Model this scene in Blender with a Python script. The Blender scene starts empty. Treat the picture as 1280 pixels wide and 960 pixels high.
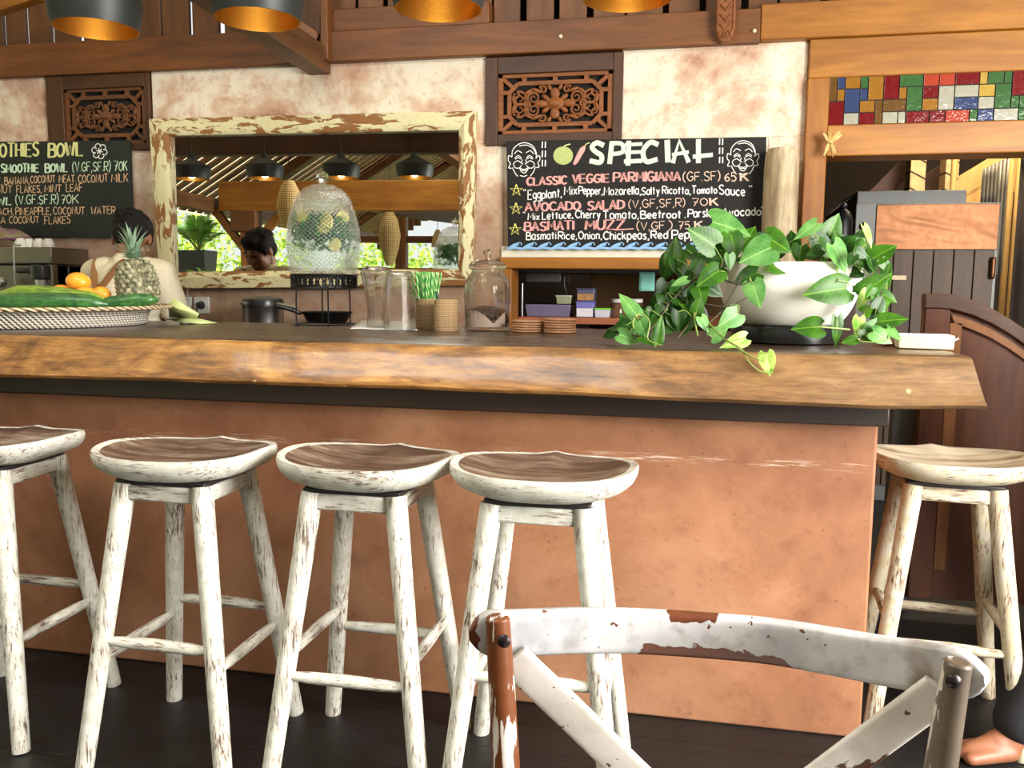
import bpy, bmesh, math, random
from mathutils import Vector, Matrix, Euler, noise as mnoise
R = math.radians
random.seed(7)
scene = bpy.context.scene
col = scene.collection

# ------------------------------------------------------------------ camera
F = 1064.0
YAW, PITCH, ROLL = R(11.54), R(6.5), R(.511)
CAM = Vector((0, 0, 1.25))
_fw = Vector((-math.sin(YAW)*math.cos(PITCH), math.cos(YAW)*math.cos(PITCH), -math.sin(PITCH)))
_r = Vector((math.cos(YAW), math.sin(YAW), 0)); _u = _r.cross(_fw)
_r, _u = math.cos(ROLL)*_r + math.sin(ROLL)*_u, -math.sin(ROLL)*_r + math.cos(ROLL)*_u
cd = bpy.data.cameras.new('camera'); cam = bpy.data.objects.new('camera', cd); col.objects.link(cam)
cd.sensor_fit = 'HORIZONTAL'; cd.sensor_width = 36; cd.lens = F/1280*36; cd.clip_start = .02
cam.matrix_world = Matrix(((_r.x, _u.x, -_fw.x, CAM.x), (_r.y, _u.y, -_fw.y, CAM.y), (_r.z, _u.z, -_fw.z, CAM.z), (0, 0, 0, 1)))
scene.camera = cam

# ------------------------------------------------------------------ light
scene.view_settings.view_transform = 'Standard'; scene.view_settings.look = 'None'
scene.view_settings.gamma = 1; scene.view_settings.use_curve_mapping = False
scene.view_settings.exposure = 0.0
w = bpy.data.worlds.new('sky'); scene.world = w; w.use_nodes = True
_nt = w.node_tree; _bg = _nt.nodes['Background']
_bg.inputs['Color'].default_value = (.95, .98, 1, 1); _bg.inputs['Strength'].default_value = 1.05
cy = scene.cycles
cy.max_bounces = 9; cy.diffuse_bounces = 4; cy.glossy_bounces = 5; cy.transmission_bounces = 9; cy.transparent_max_bounces = 10
cy.sample_clamp_indirect = 6; cy.caustics_refractive = False; cy.caustics_reflective = False; cy.blur_glossy = .5

def area(name, loc, target, sx, sy, power, color=(1, 1, 1)):
    l = bpy.data.lights.new(name, 'AREA'); l.shape = 'RECTANGLE'; l.size = sx; l.size_y = sy; l.energy = power; l.color = color
    o = bpy.data.objects.new(name, l); col.objects.link(o); o.location = loc
    o.rotation_euler = (Vector(target)-Vector(loc)).to_track_quat('-Z', 'Y').to_euler()
    return o
# daylight entering by the open side of the terrace, to the right of and behind the camera; the overhead area is a fill added under the closed roof
area('daylight_right', (2.7, .75, 1.75), (-.4, 3.4, 1.15), 1.7, 2.0, 450, (1, .96, .91))
area('overhead_fill', (-1.9, .3, 3.6), (-2.1, 2.3, .7), 2.8, 1.0, 105, (1, .97, .93))
area('kitchen_skylight', (1.9, 5.7, 3.1), (2.1, 6.7, 1.9), 1., .8, 120, (1, .84, .58))
_s = bpy.data.lights.new('sun', 'SUN'); _s.energy = 15; _s.angle = R(.6); _s.color = (1, .95, .84)
_so = bpy.data.objects.new('sun', _s); col.objects.link(_so); _so.rotation_euler = Vector((.35, .5, -1.0)).to_track_quat('-Z', 'Y').to_euler()

# ------------------------------------------------------------------ pixel helpers (1280x960 frame -> point on a plane of the room)
def at(px, py, Y=None, Z=None, X=None):
    d = (px-640)/F*_r - (py-480)/F*_u + _fw
    t = (Y-CAM.y)/d.y if Y is not None else (Z-CAM.z)/d.z if Z is not None else (X-CAM.x)/d.x
    return CAM + t*d
def depth(p): return (Vector(p)-CAM).dot(_fw)
def rad(pxw, p): return pxw/2*depth(p)/F
MN = Vector((.04, -1, 0)).normalized(); MP = Vector((-2, 4.352, 0))
def mir(px, py, Yv):                                   # the real place of something seen in the mirror
    P = at(px, py, Y=Yv); return P - 2*((P-MP).dot(MN))*MN

# ------------------------------------------------------------------ mesh builder
def catmull(pts, k=6, closed=False):
    pts = [Vector(p) for p in pts]; n = len(pts); out = []
    if n < 3: return pts
    rng = range(n) if closed else range(n-1)
    for i in rng:
        p0 = pts[(i-1) % n] if closed or i > 0 else pts[0]*2-pts[1]
        p1, p2 = pts[i], pts[(i+1) % n]
        p3 = pts[(i+2) % n] if closed or i+2 < n else pts[-1]*2-pts[-2]
        for j in range(k):
            t = j/k
            out.append(.5*((2*p1)+(p2-p0)*t+(2*p0-5*p1+4*p2-p3)*t*t+(3*p1-p0-3*p2+p3)*t*t*t))
    if not closed: out.append(pts[-1])
    return out

class MB:
    def __init__(s): s.v = []; s.f = []; s.m = []; s.uv = {}
    def add(s, vs, fs, mi=0):
        b = len(s.v); s.v += [tuple(x) for x in vs]
        for f in fs: s.f.append(tuple(i+b for i in f)); s.m.append(mi)
        return b
    def box(s, x0, x1, y0, y1, z0, z1, mi=0):
        s.add([(x0,y0,z0),(x1,y0,z0),(x1,y1,z0),(x0,y1,z0),(x0,y0,z1),(x1,y0,z1),(x1,y1,z1),(x0,y1,z1)],
              [(0,3,2,1),(4,5,6,7),(0,1,5,4),(1,2,6,5),(2,3,7,6),(3,0,4,7)], mi); return s
    def obox(s, c, size, rot=None, mi=0):
        rot = Matrix.Identity(3) if rot is None else (rot.to_matrix() if hasattr(rot, 'to_matrix') else rot)
        c = Vector(c); vs = []
        for dz in (-.5, .5):
            for dx, dy in ((-.5,-.5),(.5,-.5),(.5,.5),(-.5,.5)): vs.append(c+rot@Vector((dx*size[0],dy*size[1],dz*size[2])))
        s.add(vs, [(0,3,2,1),(4,5,6,7),(0,1,5,4),(1,2,6,5),(2,3,7,6),(3,0,4,7)], mi); return s
    def beam(s, a, b, w, h, up=(0,0,1), mi=0):          # a bar of section w x h from a to b
        a, b = Vector(a), Vector(b); d = (b-a); L = d.length; d.normalize()
        x = d.cross(Vector(up)).normalized(); z = x.cross(d)
        return s.obox((a+b)/2, (w, L, h), Matrix((x, d, z)).transposed(), mi)
    def tube(s, path, r, n=10, cap=True, mi=0, flat=None, up=None):
        P = [Vector(p) for p in path]; m = len(P)
        rr = r if isinstance(r, (list, tuple)) else [r]*m
        T = [(P[min(i+1,m-1)]-P[max(i-1,0)]).normalized() for i in range(m)]
        u0 = Vector(up) if up else (Vector((0,0,1)) if abs(T[0].z) < .9 else Vector((0,1,0)))
        N = (u0 - T[0]*u0.dot(T[0])).normalized(); vs = []
        for i in range(m):
            if i: N = (N - T[i]*N.dot(T[i])); N = N.normalized() if N.length > 1e-6 else T[i].orthogonal().normalized()
            B = T[i].cross(N); fx, fy = flat if flat else (1, 1)
            for k in range(n):
                a = 2*math.pi*k/n; vs.append(P[i]+rr[i]*(math.cos(a)*N*fx+math.sin(a)*B*fy))
        fs = [(i*n+k, i*n+(k+1)%n, (i+1)*n+(k+1)%n, (i+1)*n+k) for i in range(m-1) for k in range(n)]
        if cap: fs += [tuple(reversed(range(n))), tuple(range((m-1)*n, m*n))]
        s.add(vs, fs, mi); return s
    def lathe(s, prof, c=(0,0,0), n=32, mi=0, rot=None, wob=None, cap=(True, True)):
        c = Vector(c); vs = []; m = len(prof)
        for i, (r, z) in enumerate(prof):
            for k in range(n):
                a = 2*math.pi*k/n; q = r*(wob(a, i) if wob else 1)
                p = Vector((q*math.cos(a), q*math.sin(a), z)); vs.append(c+(rot@p if rot is not None else p))
        fs = [(i*n+k, i*n+(k+1)%n, (i+1)*n+(k+1)%n, (i+1)*n+k) for i in range(m-1) for k in range(n)]
        if cap[0]: fs.append(tuple(reversed(range(n))))
        if cap[1]: fs.append(tuple(range((m-1)*n, m*n)))
        s.add(vs, fs, mi); return s
    def ell(s, c, r, rot=None, nu=20, nv=12, mi=0):
        c = Vector(c); r = (r, r, r) if isinstance(r, (int, float)) else r
        vs = []
        for j in range(nv+1):
            t = math.pi*j/nv
            for k in range(nu):
                a = 2*math.pi*k/nu
                p = Vector((r[0]*max(math.sin(t), .001)*math.cos(a), r[1]*max(math.sin(t), .001)*math.sin(a), -r[2]*math.cos(t)))
                vs.append(c+(rot@p if rot is not None else p))
        fs = [(j*nu+k, j*nu+(k+1)%nu, (j+1)*nu+(k+1)%nu, (j+1)*nu+k) for j in range(nv) for k in range(nu)]
        s.add(vs, fs, mi); return s
    def caps(s, a, b, ra, rb, n=14):                    # capsule that tapers
        a, b = Vector(a), Vector(b); d = (b-a).normalized(); P = []; rr = []
        for t in (-90, -60, -30): P.append(a+d*ra*math.sin(R(t))); rr.append(max(ra*math.cos(R(t)), .0005))
        P += [a, a.lerp(b, .33), a.lerp(b, .67), b]; rr += [ra, ra+(rb-ra)*.33, ra+(rb-ra)*.67, rb]
        for t in (30, 60, 90): P.append(b+d*rb*math.sin(R(t))); rr.append(max(rb*math.cos(R(t)), .0005))
        up = d.orthogonal(); return s.tube(P, rr, n, up=up)
    def prism(s, poly, fn, t0, t1, mi=0):               # poly (u,v) -> fn(u,v,t)
        n = len(poly); vs = [fn(u, v, t0) for u, v in poly]+[fn(u, v, t1) for u, v in poly]
        fs = [tuple(range(n)), tuple(reversed(range(n, 2*n)))]+[((i+1)%n, i, n+i, n+(i+1)%n) for i in range(n)]
        s.add(vs, fs, mi); return s
    def grid(s, fn, nu, nv, mi=0, close_u=False):
        vs = [fn(i/nu, j/nv) for j in range(nv+1) for i in range(nu+(0 if close_u else 1))]
        W = nu if close_u else nu+1
        fs = [(j*W+i, j*W+(i+1)%W, (j+1)*W+(i+1)%W, (j+1)*W+i) for j in range(nv) for i in range(nu)]
        s.add(vs, fs, mi); return s
    def build(s, name, mat, parent=None, bevel=0, smooth=True, angle=38, keep=False, kind=None, seg=2, fix=True, mods=None):
        me = bpy.data.meshes.new(name); vs = [Vector(v) for v in s.v]
        off = Vector((0, 0, 0))
        q = parent
        while q is not None: off += q.location; q = q.parent
        if parent is None and not keep:
            lo = [min(v[i] for v in vs) for i in range(3)]; hi = [max(v[i] for v in vs) for i in range(3)]
            off = Vector(((lo[0]+hi[0])/2, (lo[1]+hi[1])/2, lo[2]))
        me.from_pydata([v-off for v in vs], [], s.f)
        ml = mat if isinstance(mat, (list, tuple)) else [mat]
        for m in ml: me.materials.append(m)
        if len(ml) > 1: me.polygons.foreach_set('material_index', s.m)
        if s.uv:
            ul = me.uv_layers.new(name='uv')
            for lp in me.loops: ul.data[lp.index].uv = s.uv.get(lp.vertex_index, (9, 9))
        if fix:
            bm = bmesh.new(); bm.from_mesh(me); bmesh.ops.recalc_face_normals(bm, faces=bm.faces); bm.to_mesh(me); bm.free()
        me.polygons.foreach_set('use_smooth', [smooth]*len(me.polygons))
        if smooth: me.set_sharp_from_angle(angle=R(angle))
        o = bpy.data.objects.new(name, me); col.objects.link(o)
        if parent is not None: o.parent = parent
        elif not keep: o.location = off
        if bevel:
            b = o.modifiers.new('bevel', 'BEVEL'); b.width = bevel; b.segments = seg; b.limit_method = 'ANGLE'; b.angle_limit = R(38)
        if kind: o['kind'] = kind
        return o
def voxel(o, size, it=4, fac=.6):                       # melts overlapping solids into one continuous skin
    m = o.modifiers.new('remesh', 'REMESH'); m.mode = 'VOXEL'; m.voxel_size = size
    m2 = o.modifiers.new('smooth', 'SMOOTH'); m2.iterations = it; m2.factor = fac
    dg = bpy.context.evaluated_depsgraph_get(); ev = o.evaluated_get(dg)
    me = bpy.data.meshes.new_from_object(ev); mats = list(o.data.materials)
    o.modifiers.clear(); o.data = me; me.materials.clear()
    for x in mats: me.materials.append(x)
    me.polygons.foreach_set('use_smooth', [True]*len(me.polygons)); return o
def tag(o, label, cat, group=None, kind=None):
    o['label'] = label; o['category'] = cat
    if group: o['group'] = group
    if kind: o['kind'] = kind
    return o
def thing(name, label, cat, loc=(0,0,0), group=None):
    o = bpy.data.objects.new(name, None); col.objects.link(o); o.location = loc; o.empty_display_size = .05
    return tag(o, label, cat, group)
def dup(root, loc, rz, label=None, name=None):
    r = root.copy(); col.objects.link(r); r.location = loc; r.rotation_euler = (0, 0, rz)
    if label: r['label'] = label
    for ch in list(root.children):
        c = ch.copy(); col.objects.link(c); c.parent = r
        for g in list(ch.children):
            d = g.copy(); col.objects.link(d); d.parent = c
    return r

# ------------------------------------------------------------------ materials
class G:
    def __init__(s, name):
        s.m = bpy.data.materials.new(name); s.m.use_nodes = True; s.t = s.m.node_tree; s.b = s.t.nodes['Principled BSDF']; s.o = s.t.nodes['Material Output']
    def n(s, typ, **kw):
        x = s.t.nodes.new(typ)
        for k, v in kw.items(): setattr(x, k, v)
        return x
    def set(s, sock, v):
        if hasattr(v, 'is_linked') or hasattr(v, 'node'): s.t.links.new(v, sock)
        elif isinstance(v, (tuple, list)) and len(v) == 3 and sock.type == 'RGBA': sock.default_value = (*v, 1)
        else: sock.default_value = v
    def co(s, scale=(1,1,1), kind='Object', rnd=False, rot=(0,0,0)):
        c = s.n('ShaderNodeTexCoord').outputs[kind]
        if rnd:
            oi = s.n('ShaderNodeObjectInfo').outputs['Random']; ml = s.n('ShaderNodeMath', operation='MULTIPLY'); s.set(ml.inputs[0], oi); ml.inputs[1].default_value = 17
            ad = s.n('ShaderNodeVectorMath', operation='ADD'); s.set(ad.inputs[0], c); s.set(ad.inputs[1], ml.outputs[0]); c = ad.outputs[0]
        mp = s.n('ShaderNodeMapping'); s.set(mp.inputs[0], c); mp.inputs['Scale'].default_value = scale; mp.inputs['Rotation'].default_value = rot
        return mp.outputs[0]
    def noise(s, vec, scale, detail=4, rough=.55, dist=0):
        x = s.n('ShaderNodeTexNoise'); s.set(x.inputs['Vector'], vec); x.inputs['Scale'].default_value = scale; x.inputs['Detail'].default_value = detail
        x.inputs['Roughness'].default_value = rough; x.inputs['Distortion'].default_value = dist; return x.outputs['Fac']
    def voro(s, vec, scale, feat='F1', rnd=1, out='Distance'):
        x = s.n('ShaderNodeTexVoronoi', feature=feat); s.set(x.inputs['Vector'], vec); x.inputs['Scale'].default_value = scale; x.inputs['Randomness'].default_value = rnd; return x.outputs[out]
    def wave(s, vec, scale, dist=0, bands='X', detail=2):
        x = s.n('ShaderNodeTexWave', bands_direction=bands); s.set(x.inputs['Vector'], vec); x.inputs['Scale'].default_value = scale; x.inputs['Distortion'].default_value = dist; x.inputs['Detail'].default_value = detail; return x.outputs['Fac']
    def ramp(s, fac, stops, const=False):
        x = s.n('ShaderNodeValToRGB'); s.set(x.inputs[0], fac); e = x.color_ramp.elements
        if const: x.color_ramp.interpolation = 'CONSTANT'
        while len(e) < len(stops): e.new(.5)
        for i, (p, c) in enumerate(stops):
            e[i].position = p; e[i].color = (c, c, c, 1) if isinstance(c, (int, float)) else (*c, 1)
        return x.outputs[0]
    def mix(s, fac, a, b, mode='MIX'):
        x = s.n('ShaderNodeMix', data_type='RGBA', blend_type=mode); s.set(x.inputs[0], fac); s.set(x.inputs[6], a); s.set(x.inputs[7], b); return x.outputs[2]
    def math(s, op, a, b=0., c=None):
        x = s.n('ShaderNodeMath', operation=op); s.set(x.inputs[0], a); s.set(x.inputs[1], b)
        if c is not None: s.set(x.inputs[2], c)
        return x.outputs[0]
    def xyz(s, vec):
        x = s.n('ShaderNodeSeparateXYZ'); s.set(x.inputs[0], vec); return x.outputs
    def mr(s, v, a, b, c=0., d=1.):
        x = s.n('ShaderNodeMapRange'); s.set(x.inputs[0], v)
        for i, q in enumerate((a, b, c, d)): x.inputs[i+1].default_value = q
        return x.outputs[0]
    def out(s, color=None, rough=.5, metal=0., bump=None, spec=None, trans=None, ior=None, coat=None, emit=None, alpha=None, sheen=None):
        b = s.b.inputs
        if color is not None: s.set(b['Base Color'], color)
        s.set(b['Roughness'], rough); s.set(b['Metallic'], metal)
        if spec is not None: s.set(b['Specular IOR Level'], spec)
        if trans is not None: s.set(b['Transmission Weight'], trans)
        if ior is not None: s.set(b['IOR'], ior)
        if coat is not None: s.set(b['Coat Weight'], coat); b['Coat Roughness'].default_value = .15
        if alpha is not None: s.set(b['Alpha'], alpha)
        if emit is not None: s.set(b['Emission Color'], emit[0]); s.set(b['Emission Strength'], emit[1])
        if bump is not None:
            x = s.n('ShaderNodeBump'); s.set(x.inputs['Height'], bump[0]); x.inputs['Strength'].default_value = bump[1]; x.inputs['Distance'].default_value = bump[2]; s.t.links.new(x.outputs[0], b['Normal'])
        return s.m
def plain(name, color, rough=.5, metal=0., var=.12, scale=20, **kw):
    g = G(name); c = tuple(color)
    n = g.noise(g.co(), scale, 3)
    return g.out(g.mix(n, tuple(x*(1-var) for x in c), tuple(min(1, x*(1+var)) for x in c)), rough, metal, **kw)
AX = {'x': (.12, 1, 1), 'y': (1, .12, 1), 'z': (1, 1, .12)}
def wood(name, dark, light, axis='x', scale=14, rough=.5, bumps=.25, rnd=False, knots=True, coat=None):
    g = G(name); v = g.co(AX[axis], rnd=rnd)
    a = g.noise(v, scale, 6, .62, 1.2); b = g.noise(v, scale*5, 4, .6)
    f = g.math('ADD', g.math('MULTIPLY', a, .75), g.math('MULTIPLY', b, .3))
    mid = tuple((x+y)/2 for x, y in zip(dark, light))
    c = g.ramp(f, [(.3, dark), (.52, mid), (.72, light)])
    big = g.noise(g.co(rnd=rnd), 2.2, 3)
    c = g.mix(g.mr(big, .3, .7, .0, .35), c, dark)
    if knots:
        k = g.voro(g.co(AX[axis], rnd=rnd), 2.3)
        c = g.mix(g.mr(k, .03, .09, .55, 0.), c, tuple(x*.25 for x in dark))
    return g.out(c, rough, bump=(f, bumps, .004), coat=coat)
def S(r, g, b): return tuple(((c/255)/12.92 if c/255 <= .04045 else ((c/255+.055)/1.055)**2.4) for c in (r, g, b))

# --- materials of the shell
def stucco_mat():
    g = G('stained_stucco'); v = g.co(); a = g.noise(v, 2.1, 8, .62, .6); b = g.noise(v, 7, 6, .65, .3); c3 = g.noise(v, 38, 4)
    f = g.math('ADD', g.math('MULTIPLY', a, .7), g.math('MULTIPLY', b, .35))
    c = g.ramp(f, [(.38, S(236,231,212)), (.49, S(228,217,196)), (.56, S(208,178,154)), (.65, S(176,132,108))])
    z = g.xyz(v)[2]
    low = g.mr(z, 1.35, 2.02, 1, 0); stain = g.math('MULTIPLY', low, g.mr(f, .3, .62, .75, 1.))
    c = g.mix(g.mr(stain, .2, .6, 0, .85), c, g.ramp(b, [(.3, S(176,146,118)), (.6, S(150,112,88)), (.75, S(128,88,64))]))
    c = g.mix(g.mr(c3, .62, .72, 0, .35), c, S(120,80,55))
    return g.out(c, .9, bump=(g.math('ADD', g.math('MULTIPLY', b, .7), g.math('MULTIPLY', c3, .4)), .5, .012))
def terracotta_mat():
    g = G('terracotta_plaster'); v = g.co(); a = g.noise(v, 1.7, 7, .6, .4); b = g.noise(v, 16, 5, .65); d = g.noise(v, 70, 3)
    c = g.ramp(a, [(.32, S(122,77,50)), (.5, S(152,104,72)), (.68, S(178,132,100))])
    c = g.mix(g.mr(b, .55, .75, 0, .4), c, S(104,58,34))
    c = g.mix(g.mr(d, .66, .76, 0, .5), c, S(72,40,24))
    z = g.xyz(v)[2]; st = g.noise(g.co((2.5, 1, 45)), 3, 5, .7); x3 = g.noise(g.co((3, 1, 1)), 1.2, 2)
    band = g.math('MULTIPLY', g.mr(g.math('ABSOLUTE', g.math('SUBTRACT', z, .772)), .003, .016, 1, 0), g.mr(st, .52, .6, 0, 1))
    c = g.mix(g.math('MULTIPLY', band, g.mr(x3, .4, .55, .15, .8)), c, S(206,184,164))
    return g.out(c, .75, bump=(g.math('ADD', b, g.math('MULTIPLY', d, .4)), .25, .004))
def floor_mat():
    g = G('black_floorboards'); v = g.co(); y = g.xyz(v)[1]
    q = g.math('MULTIPLY', y, 7.0); fr = g.math('FRACT', q); gap = g.mr(g.math('ABSOLUTE', g.math('SUBTRACT', fr, .5)), .47, .49, 0, 1)
    n = g.noise(g.co((1, 9, 1)), 6, 6, .65); n2 = g.noise(v, 3, 5)
    c = g.ramp(n, [(.3, S(12,11,11)), (.6, S(21,19,19)), (.8, S(40,37,37))])
    c = g.mix(g.mr(n2, .5, .75, 0, .3), c, S(44,40,40)); c = g.mix(gap, c, S(5,4,4))
    return g.out(c, g.mr(n2, .3, .7, .38, .6), bump=(g.math('SUBTRACT', n, gap), .3, .006))
M = {}
M['stucco'] = stucco_mat(); M['terra'] = terracotta_mat(); M['floor'] = floor_mat()
M['teak_x'] = wood('teak_beam', S(70,38,14), S(138,84,36), 'x', 9)
M['teak_z'] = wood('teak_post', S(78,44,16), S(146,92,40), 'z', 9)
M['teak_y'] = wood('teak_rafter', S(74,46,24), S(132,90,52), 'y', 9)
M['honey_x'] = wood('honey_teak', S(122,70,14), S(184,124,42), 'x', 8)
M['honey_z'] = wood('honey_teak_upright', S(118,66,13), S(176,116,38), 'z', 8)
M['dark_x'] = wood('dark_teak', S(46,25,11), S(86,50,24), 'x', 10)
M['dark_z'] = wood('dark_teak_upright', S(46,25,11), S(88,52,24), 'z', 10)
M['board_z'] = wood('upper_boards', S(70,40,18), S(124,80,40), 'z', 8, rnd=True)
M['roofboard'] = wood('roof_boards', S(70,44,24), S(128,88,52), 'x', 8, rnd=True)
M['door'] = wood('door_wood', S(66,33,18), S(122,72,45), 'z', 10)
M['black'] = plain('black_recess', (.012, .011, .010), .9)
M['kitchen'] = plain('kitchen_wall', S(44,30,20), .85, scale=4, var=.4)
M['greymetal'] = plain('grey_painted_metal', S(98,100,98), .5, .2, scale=5)
M['steel'] = plain('brushed_steel', S(190,190,188), .28, 1., scale=40)
M['blackmetal'] = plain('black_metal', (.015, .015, .016), .4, .6)
M['blackplastic'] = plain('black_plastic', (.014, .014, .016), .3)

# ------------------------------------------------------------------ floor, back wall and beams
YW = 4.4
fl = MB(); fl.box(-9, 5, -5.2, 9, -.08, 0); fl.build('floor', M['floor'], keep=True, kind='structure')
X_end = at(1006, 170, Y=YW).x
zo1 = at(660, 319, Y=YW).z
xo0 = at(629, 360, Y=YW).x; xo1 = .36
z_pl = 2.425
def structure(name, mb, mat, bevel=0): return mb.build(name, mat, keep=True, kind='structure', bevel=bevel)
b = MB()
ZV = 1.985; PV = [at(56,100,Y=YW).x, at(189,100,Y=YW).x, at(607,100,Y=YW).x, at(777,100,Y=YW).x]   # the two carved vents
b.box(-6.5, xo0, YW, YW+.16, 0, ZV); b.box(xo0, xo1, YW, YW+.16, 0, 1.02); b.box(xo0, xo1, YW, YW+.16, zo1, ZV); b.box(xo1, X_end, YW, YW+.16, 0, ZV)
b.box(PV[0], PV[1], YW, YW+.16, ZV, at(189,186.5,Y=YW-.02).z+.01); b.box(PV[2], PV[3], YW, YW+.16, ZV-.01, at(777,177.5,Y=YW-.02).z+.01)
b.box(-6.5, PV[0], YW, YW+.16, ZV, z_pl); b.box(PV[1], PV[2], YW, YW+.16, ZV, z_pl); b.box(PV[3], X_end, YW, YW+.16, ZV, z_pl)
structure('wall_back', b, M['stucco'], .006)
# top plate along the wall, doorway frame, header beams
def beam_px(name, xa, xb, Yf, th, z0, z1, m):
    q = MB(); q.box(xa, xb, Yf, Yf+th, z0, z1); return structure(name, q, m, .006)
beam_px('trim_1', -6.5, -1.98, YW-.035, .2, 2.42, 2.60, M['teak_x'])
beam_px('trim_2', -1.98, .30, YW-.045, .2, 2.418, 2.575, M['teak_x'])
beam_px('trim_3', .30, 3.6, YW-.05, .2, 2.425, 2.59, M['honey_x'])
beam_px('trim_4', X_end, 3.6, YW-.03, .2, 2.245, 2.425, M['honey_x'])
xj = at(1037, 130, Y=4.35).x
beam_px('trim_5', X_end-.003, xj, YW-.04, .22, 0, 2.245, M['honey_z'])
zh0, zh1 = at(1036, 195, Y=4.35).z, at(1036, 156, Y=4.35).z
beam_px('trim_6', xj-.004, 3.6, YW-.045, .2, zh0, zh1, M['honey_x'])
# plank over the plate in the middle bay, upper boards with gaps
zt = at(500, 8, Y=4.4).z
beam_px('trim_7', -1.93, -1.03, YW-.02, .12, 2.577, zt, M['teak_x'])
x = -6.0; i = 0
bb = MB()
while x < 3.4:
    wd = random.uniform(.13, .19)
    if not (-1.98 < x < -1.0 and False): bb.box(x, x+wd, YW+.06, YW+.085, 2.55, 3.6)
    x += wd+random.choice((.012, .02, .03, .035))
structure('wall_upper', bb, M['board_z'], .003)
# the lintel and side of the hatch under the special board
zl0, zl1 = at(700, 336, Y=4.37).z, at(700, 321.5, Y=4.37).z
beam_px('trim_8', xo0-.015, xo1+.02, YW-.03, .2, zl0, zl1, M['honey_x'])
beam_px('trim_9', xo0-.012, xo0+.05, YW-.025, .19, 1.02, zl0, M['honey_z'])
beam_px('trim_10', xo1-.05, xo1+.02, YW-.025, .19, 1.02, zl0, M['honey_z'])
M['plaster'] = plain('pale_plaster', S(228,222,202), .85)
q = MB(); q.box(xo0-.01, xo1, YW-.012, YW+.02, zl1-.002, at(700, 312.6, Y=YW).z+.02); structure('trim_23', q, M['plaster'], .003)
q = MB(); q.box(-6.5, 4.2, 4.95, 4.98, 3.36, 5.4); structure('gap_backing', q, M['greymetal'])  # grey sheet added behind the upper boards to block the sky in the gaps
# beam that runs out from the wall overhead, with its brace and upright
pe = at(400, 88, Y=YW)
q = MB(); q.beam((pe.x, YW+.05, 2.43), (pe.x, -4.6, 2.62), .12, .13); structure('trim_11', q, M['teak_y'], .006)
q = MB(); q.box(pe.x+.045, pe.x+.085, YW-.09, YW-.03, 2.42, 3.3); structure('trim_12', q, M['teak_z'], .004)
q = MB(); q.beam((pe.x-.01, YW-.06, 2.50), (pe.x-.42, YW-.35, 2.78), .05, .14); structure('trim_13', q, M['teak_x'], .004)
# rafter in the top left corner
p0, p1 = at(-40, 22, Y=4.1), at(50, -8, Y=4.1)
q = MB(); q.beam(p0, p1, .07, .07); structure('trim_14', q, M['honey_x'], .004)

# ------------------------------------------------------------------ kitchen behind the wall
k = MB(); k.box(-2.2, 4.2, 8.0, 8.1, 0, 3.4); structure('wall_kitchen_back', k, M['kitchen'])
k = MB(); k.box(1.75, 1.87, 1.9, 3.32, 0, 1.42); k.box(1.34, 1.75, 3.2, 3.32, 0, 1.42); structure('shade_partition', k, M['teak_z'], .006)  # low partition added out of view to keep light off the swing door
k = MB(); k.box(-2.3, -2.2, 4.56, 8.1, 0, 3.4); structure('wall_kitchen_left', k, M['kitchen'])
k = MB(); k.box(4.2, 4.3, 3.6, 8.1, 0, 3.4); structure('wall_kitchen_right', k, M['kitchen'])
k = MB(); k.box(-2.3, 4.3, 4.62, 8.1, 3.3, 3.36); structure('ceiling_kitchen', k, M['kitchen'])
# ------------------------------------------------------------------ the bar
def slab_mats():
    g = G('slab_edge'); v = g.co((.55, 1, 1)); a = g.noise(v, 4.5, 9, .66, 1.6); d = g.noise(g.co((1, 1, 1), rot=(0, R(24), 0)), 3, 2)
    fi = g.noise(g.co((.22, 1, 1.5), rot=(0, R(28), 0)), 34, 5, .7, .6)
    f = g.math('ADD', g.math('MULTIPLY', a, .58), g.math('MULTIPLY', fi, .48))
    c = g.ramp(f, [(.36, S(44,28,13)), (.47, S(104,68,29)), (.56, S(142,98,44)), (.68, S(184,138,74))])
    k = g.voro(g.co((.6, 1, 1)), 5.2); k2 = g.noise(v, 9, 4)
    X_ = g.xyz(g.co())[0]; c = g.mix(g.mr(g.math('ADD', X_, g.math('MULTIPLY', g.math('SUBTRACT', a, .5), 1.2)), 1.1, 2.3, 0, .72), c, g.mix(fi, S(58,44,32), S(118,94,68))); c = g.mix(g.mr(k, .02, .12, .8, 0), c, S(52,30,14)); c = g.mix(g.mr(k2, .58, .75, 0, .6), c, S(66,42,22)); k3 = g.voro(g.co(), 11); c = g.mix(g.mr(k3, .05, .09, .75, 0), c, S(196,164,116))  # greyer towards the right end: duller wood, and sky sheen put into the colour
    e = g.out(c, g.mr(fi, .3, .7, .3, .48), bump=(f, .45, .008), coat=.35)
    g = G('slab_top'); v = g.co((.12, 1, 1)); a = g.noise(v, 9, 6, .6, .6)
    c = g.ramp(a, [(.3, S(48,34,26)), (.6, S(78,58,44)), (.8, S(104,82,64))])
    t = g.out(c, g.mr(a, .3, .7, .22, .4), bump=(a, .12, .003))
    return [e, t]
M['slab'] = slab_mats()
XB0, XB1 = -4.4, .514
ctr = thing('bar_counter', 'terracotta plastered bar counter front under the thick wooden slab', 'bar counter', (-1.9, 2.8, 0))
q = MB(); q.box(XB0, XB1, 2.41, 3.28, 0, .935); q.build('plaster_body', M['terra'], ctr, .008)
q = MB(); q.box(XB0, at(1113, 520, Y=2.33).x, 2.33, 3.3, .897, .96); q.build('support_board', wood('wenge', S(24,15,10), S(52,36,26), 'x', 12, .45), ctr, .006)

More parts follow.
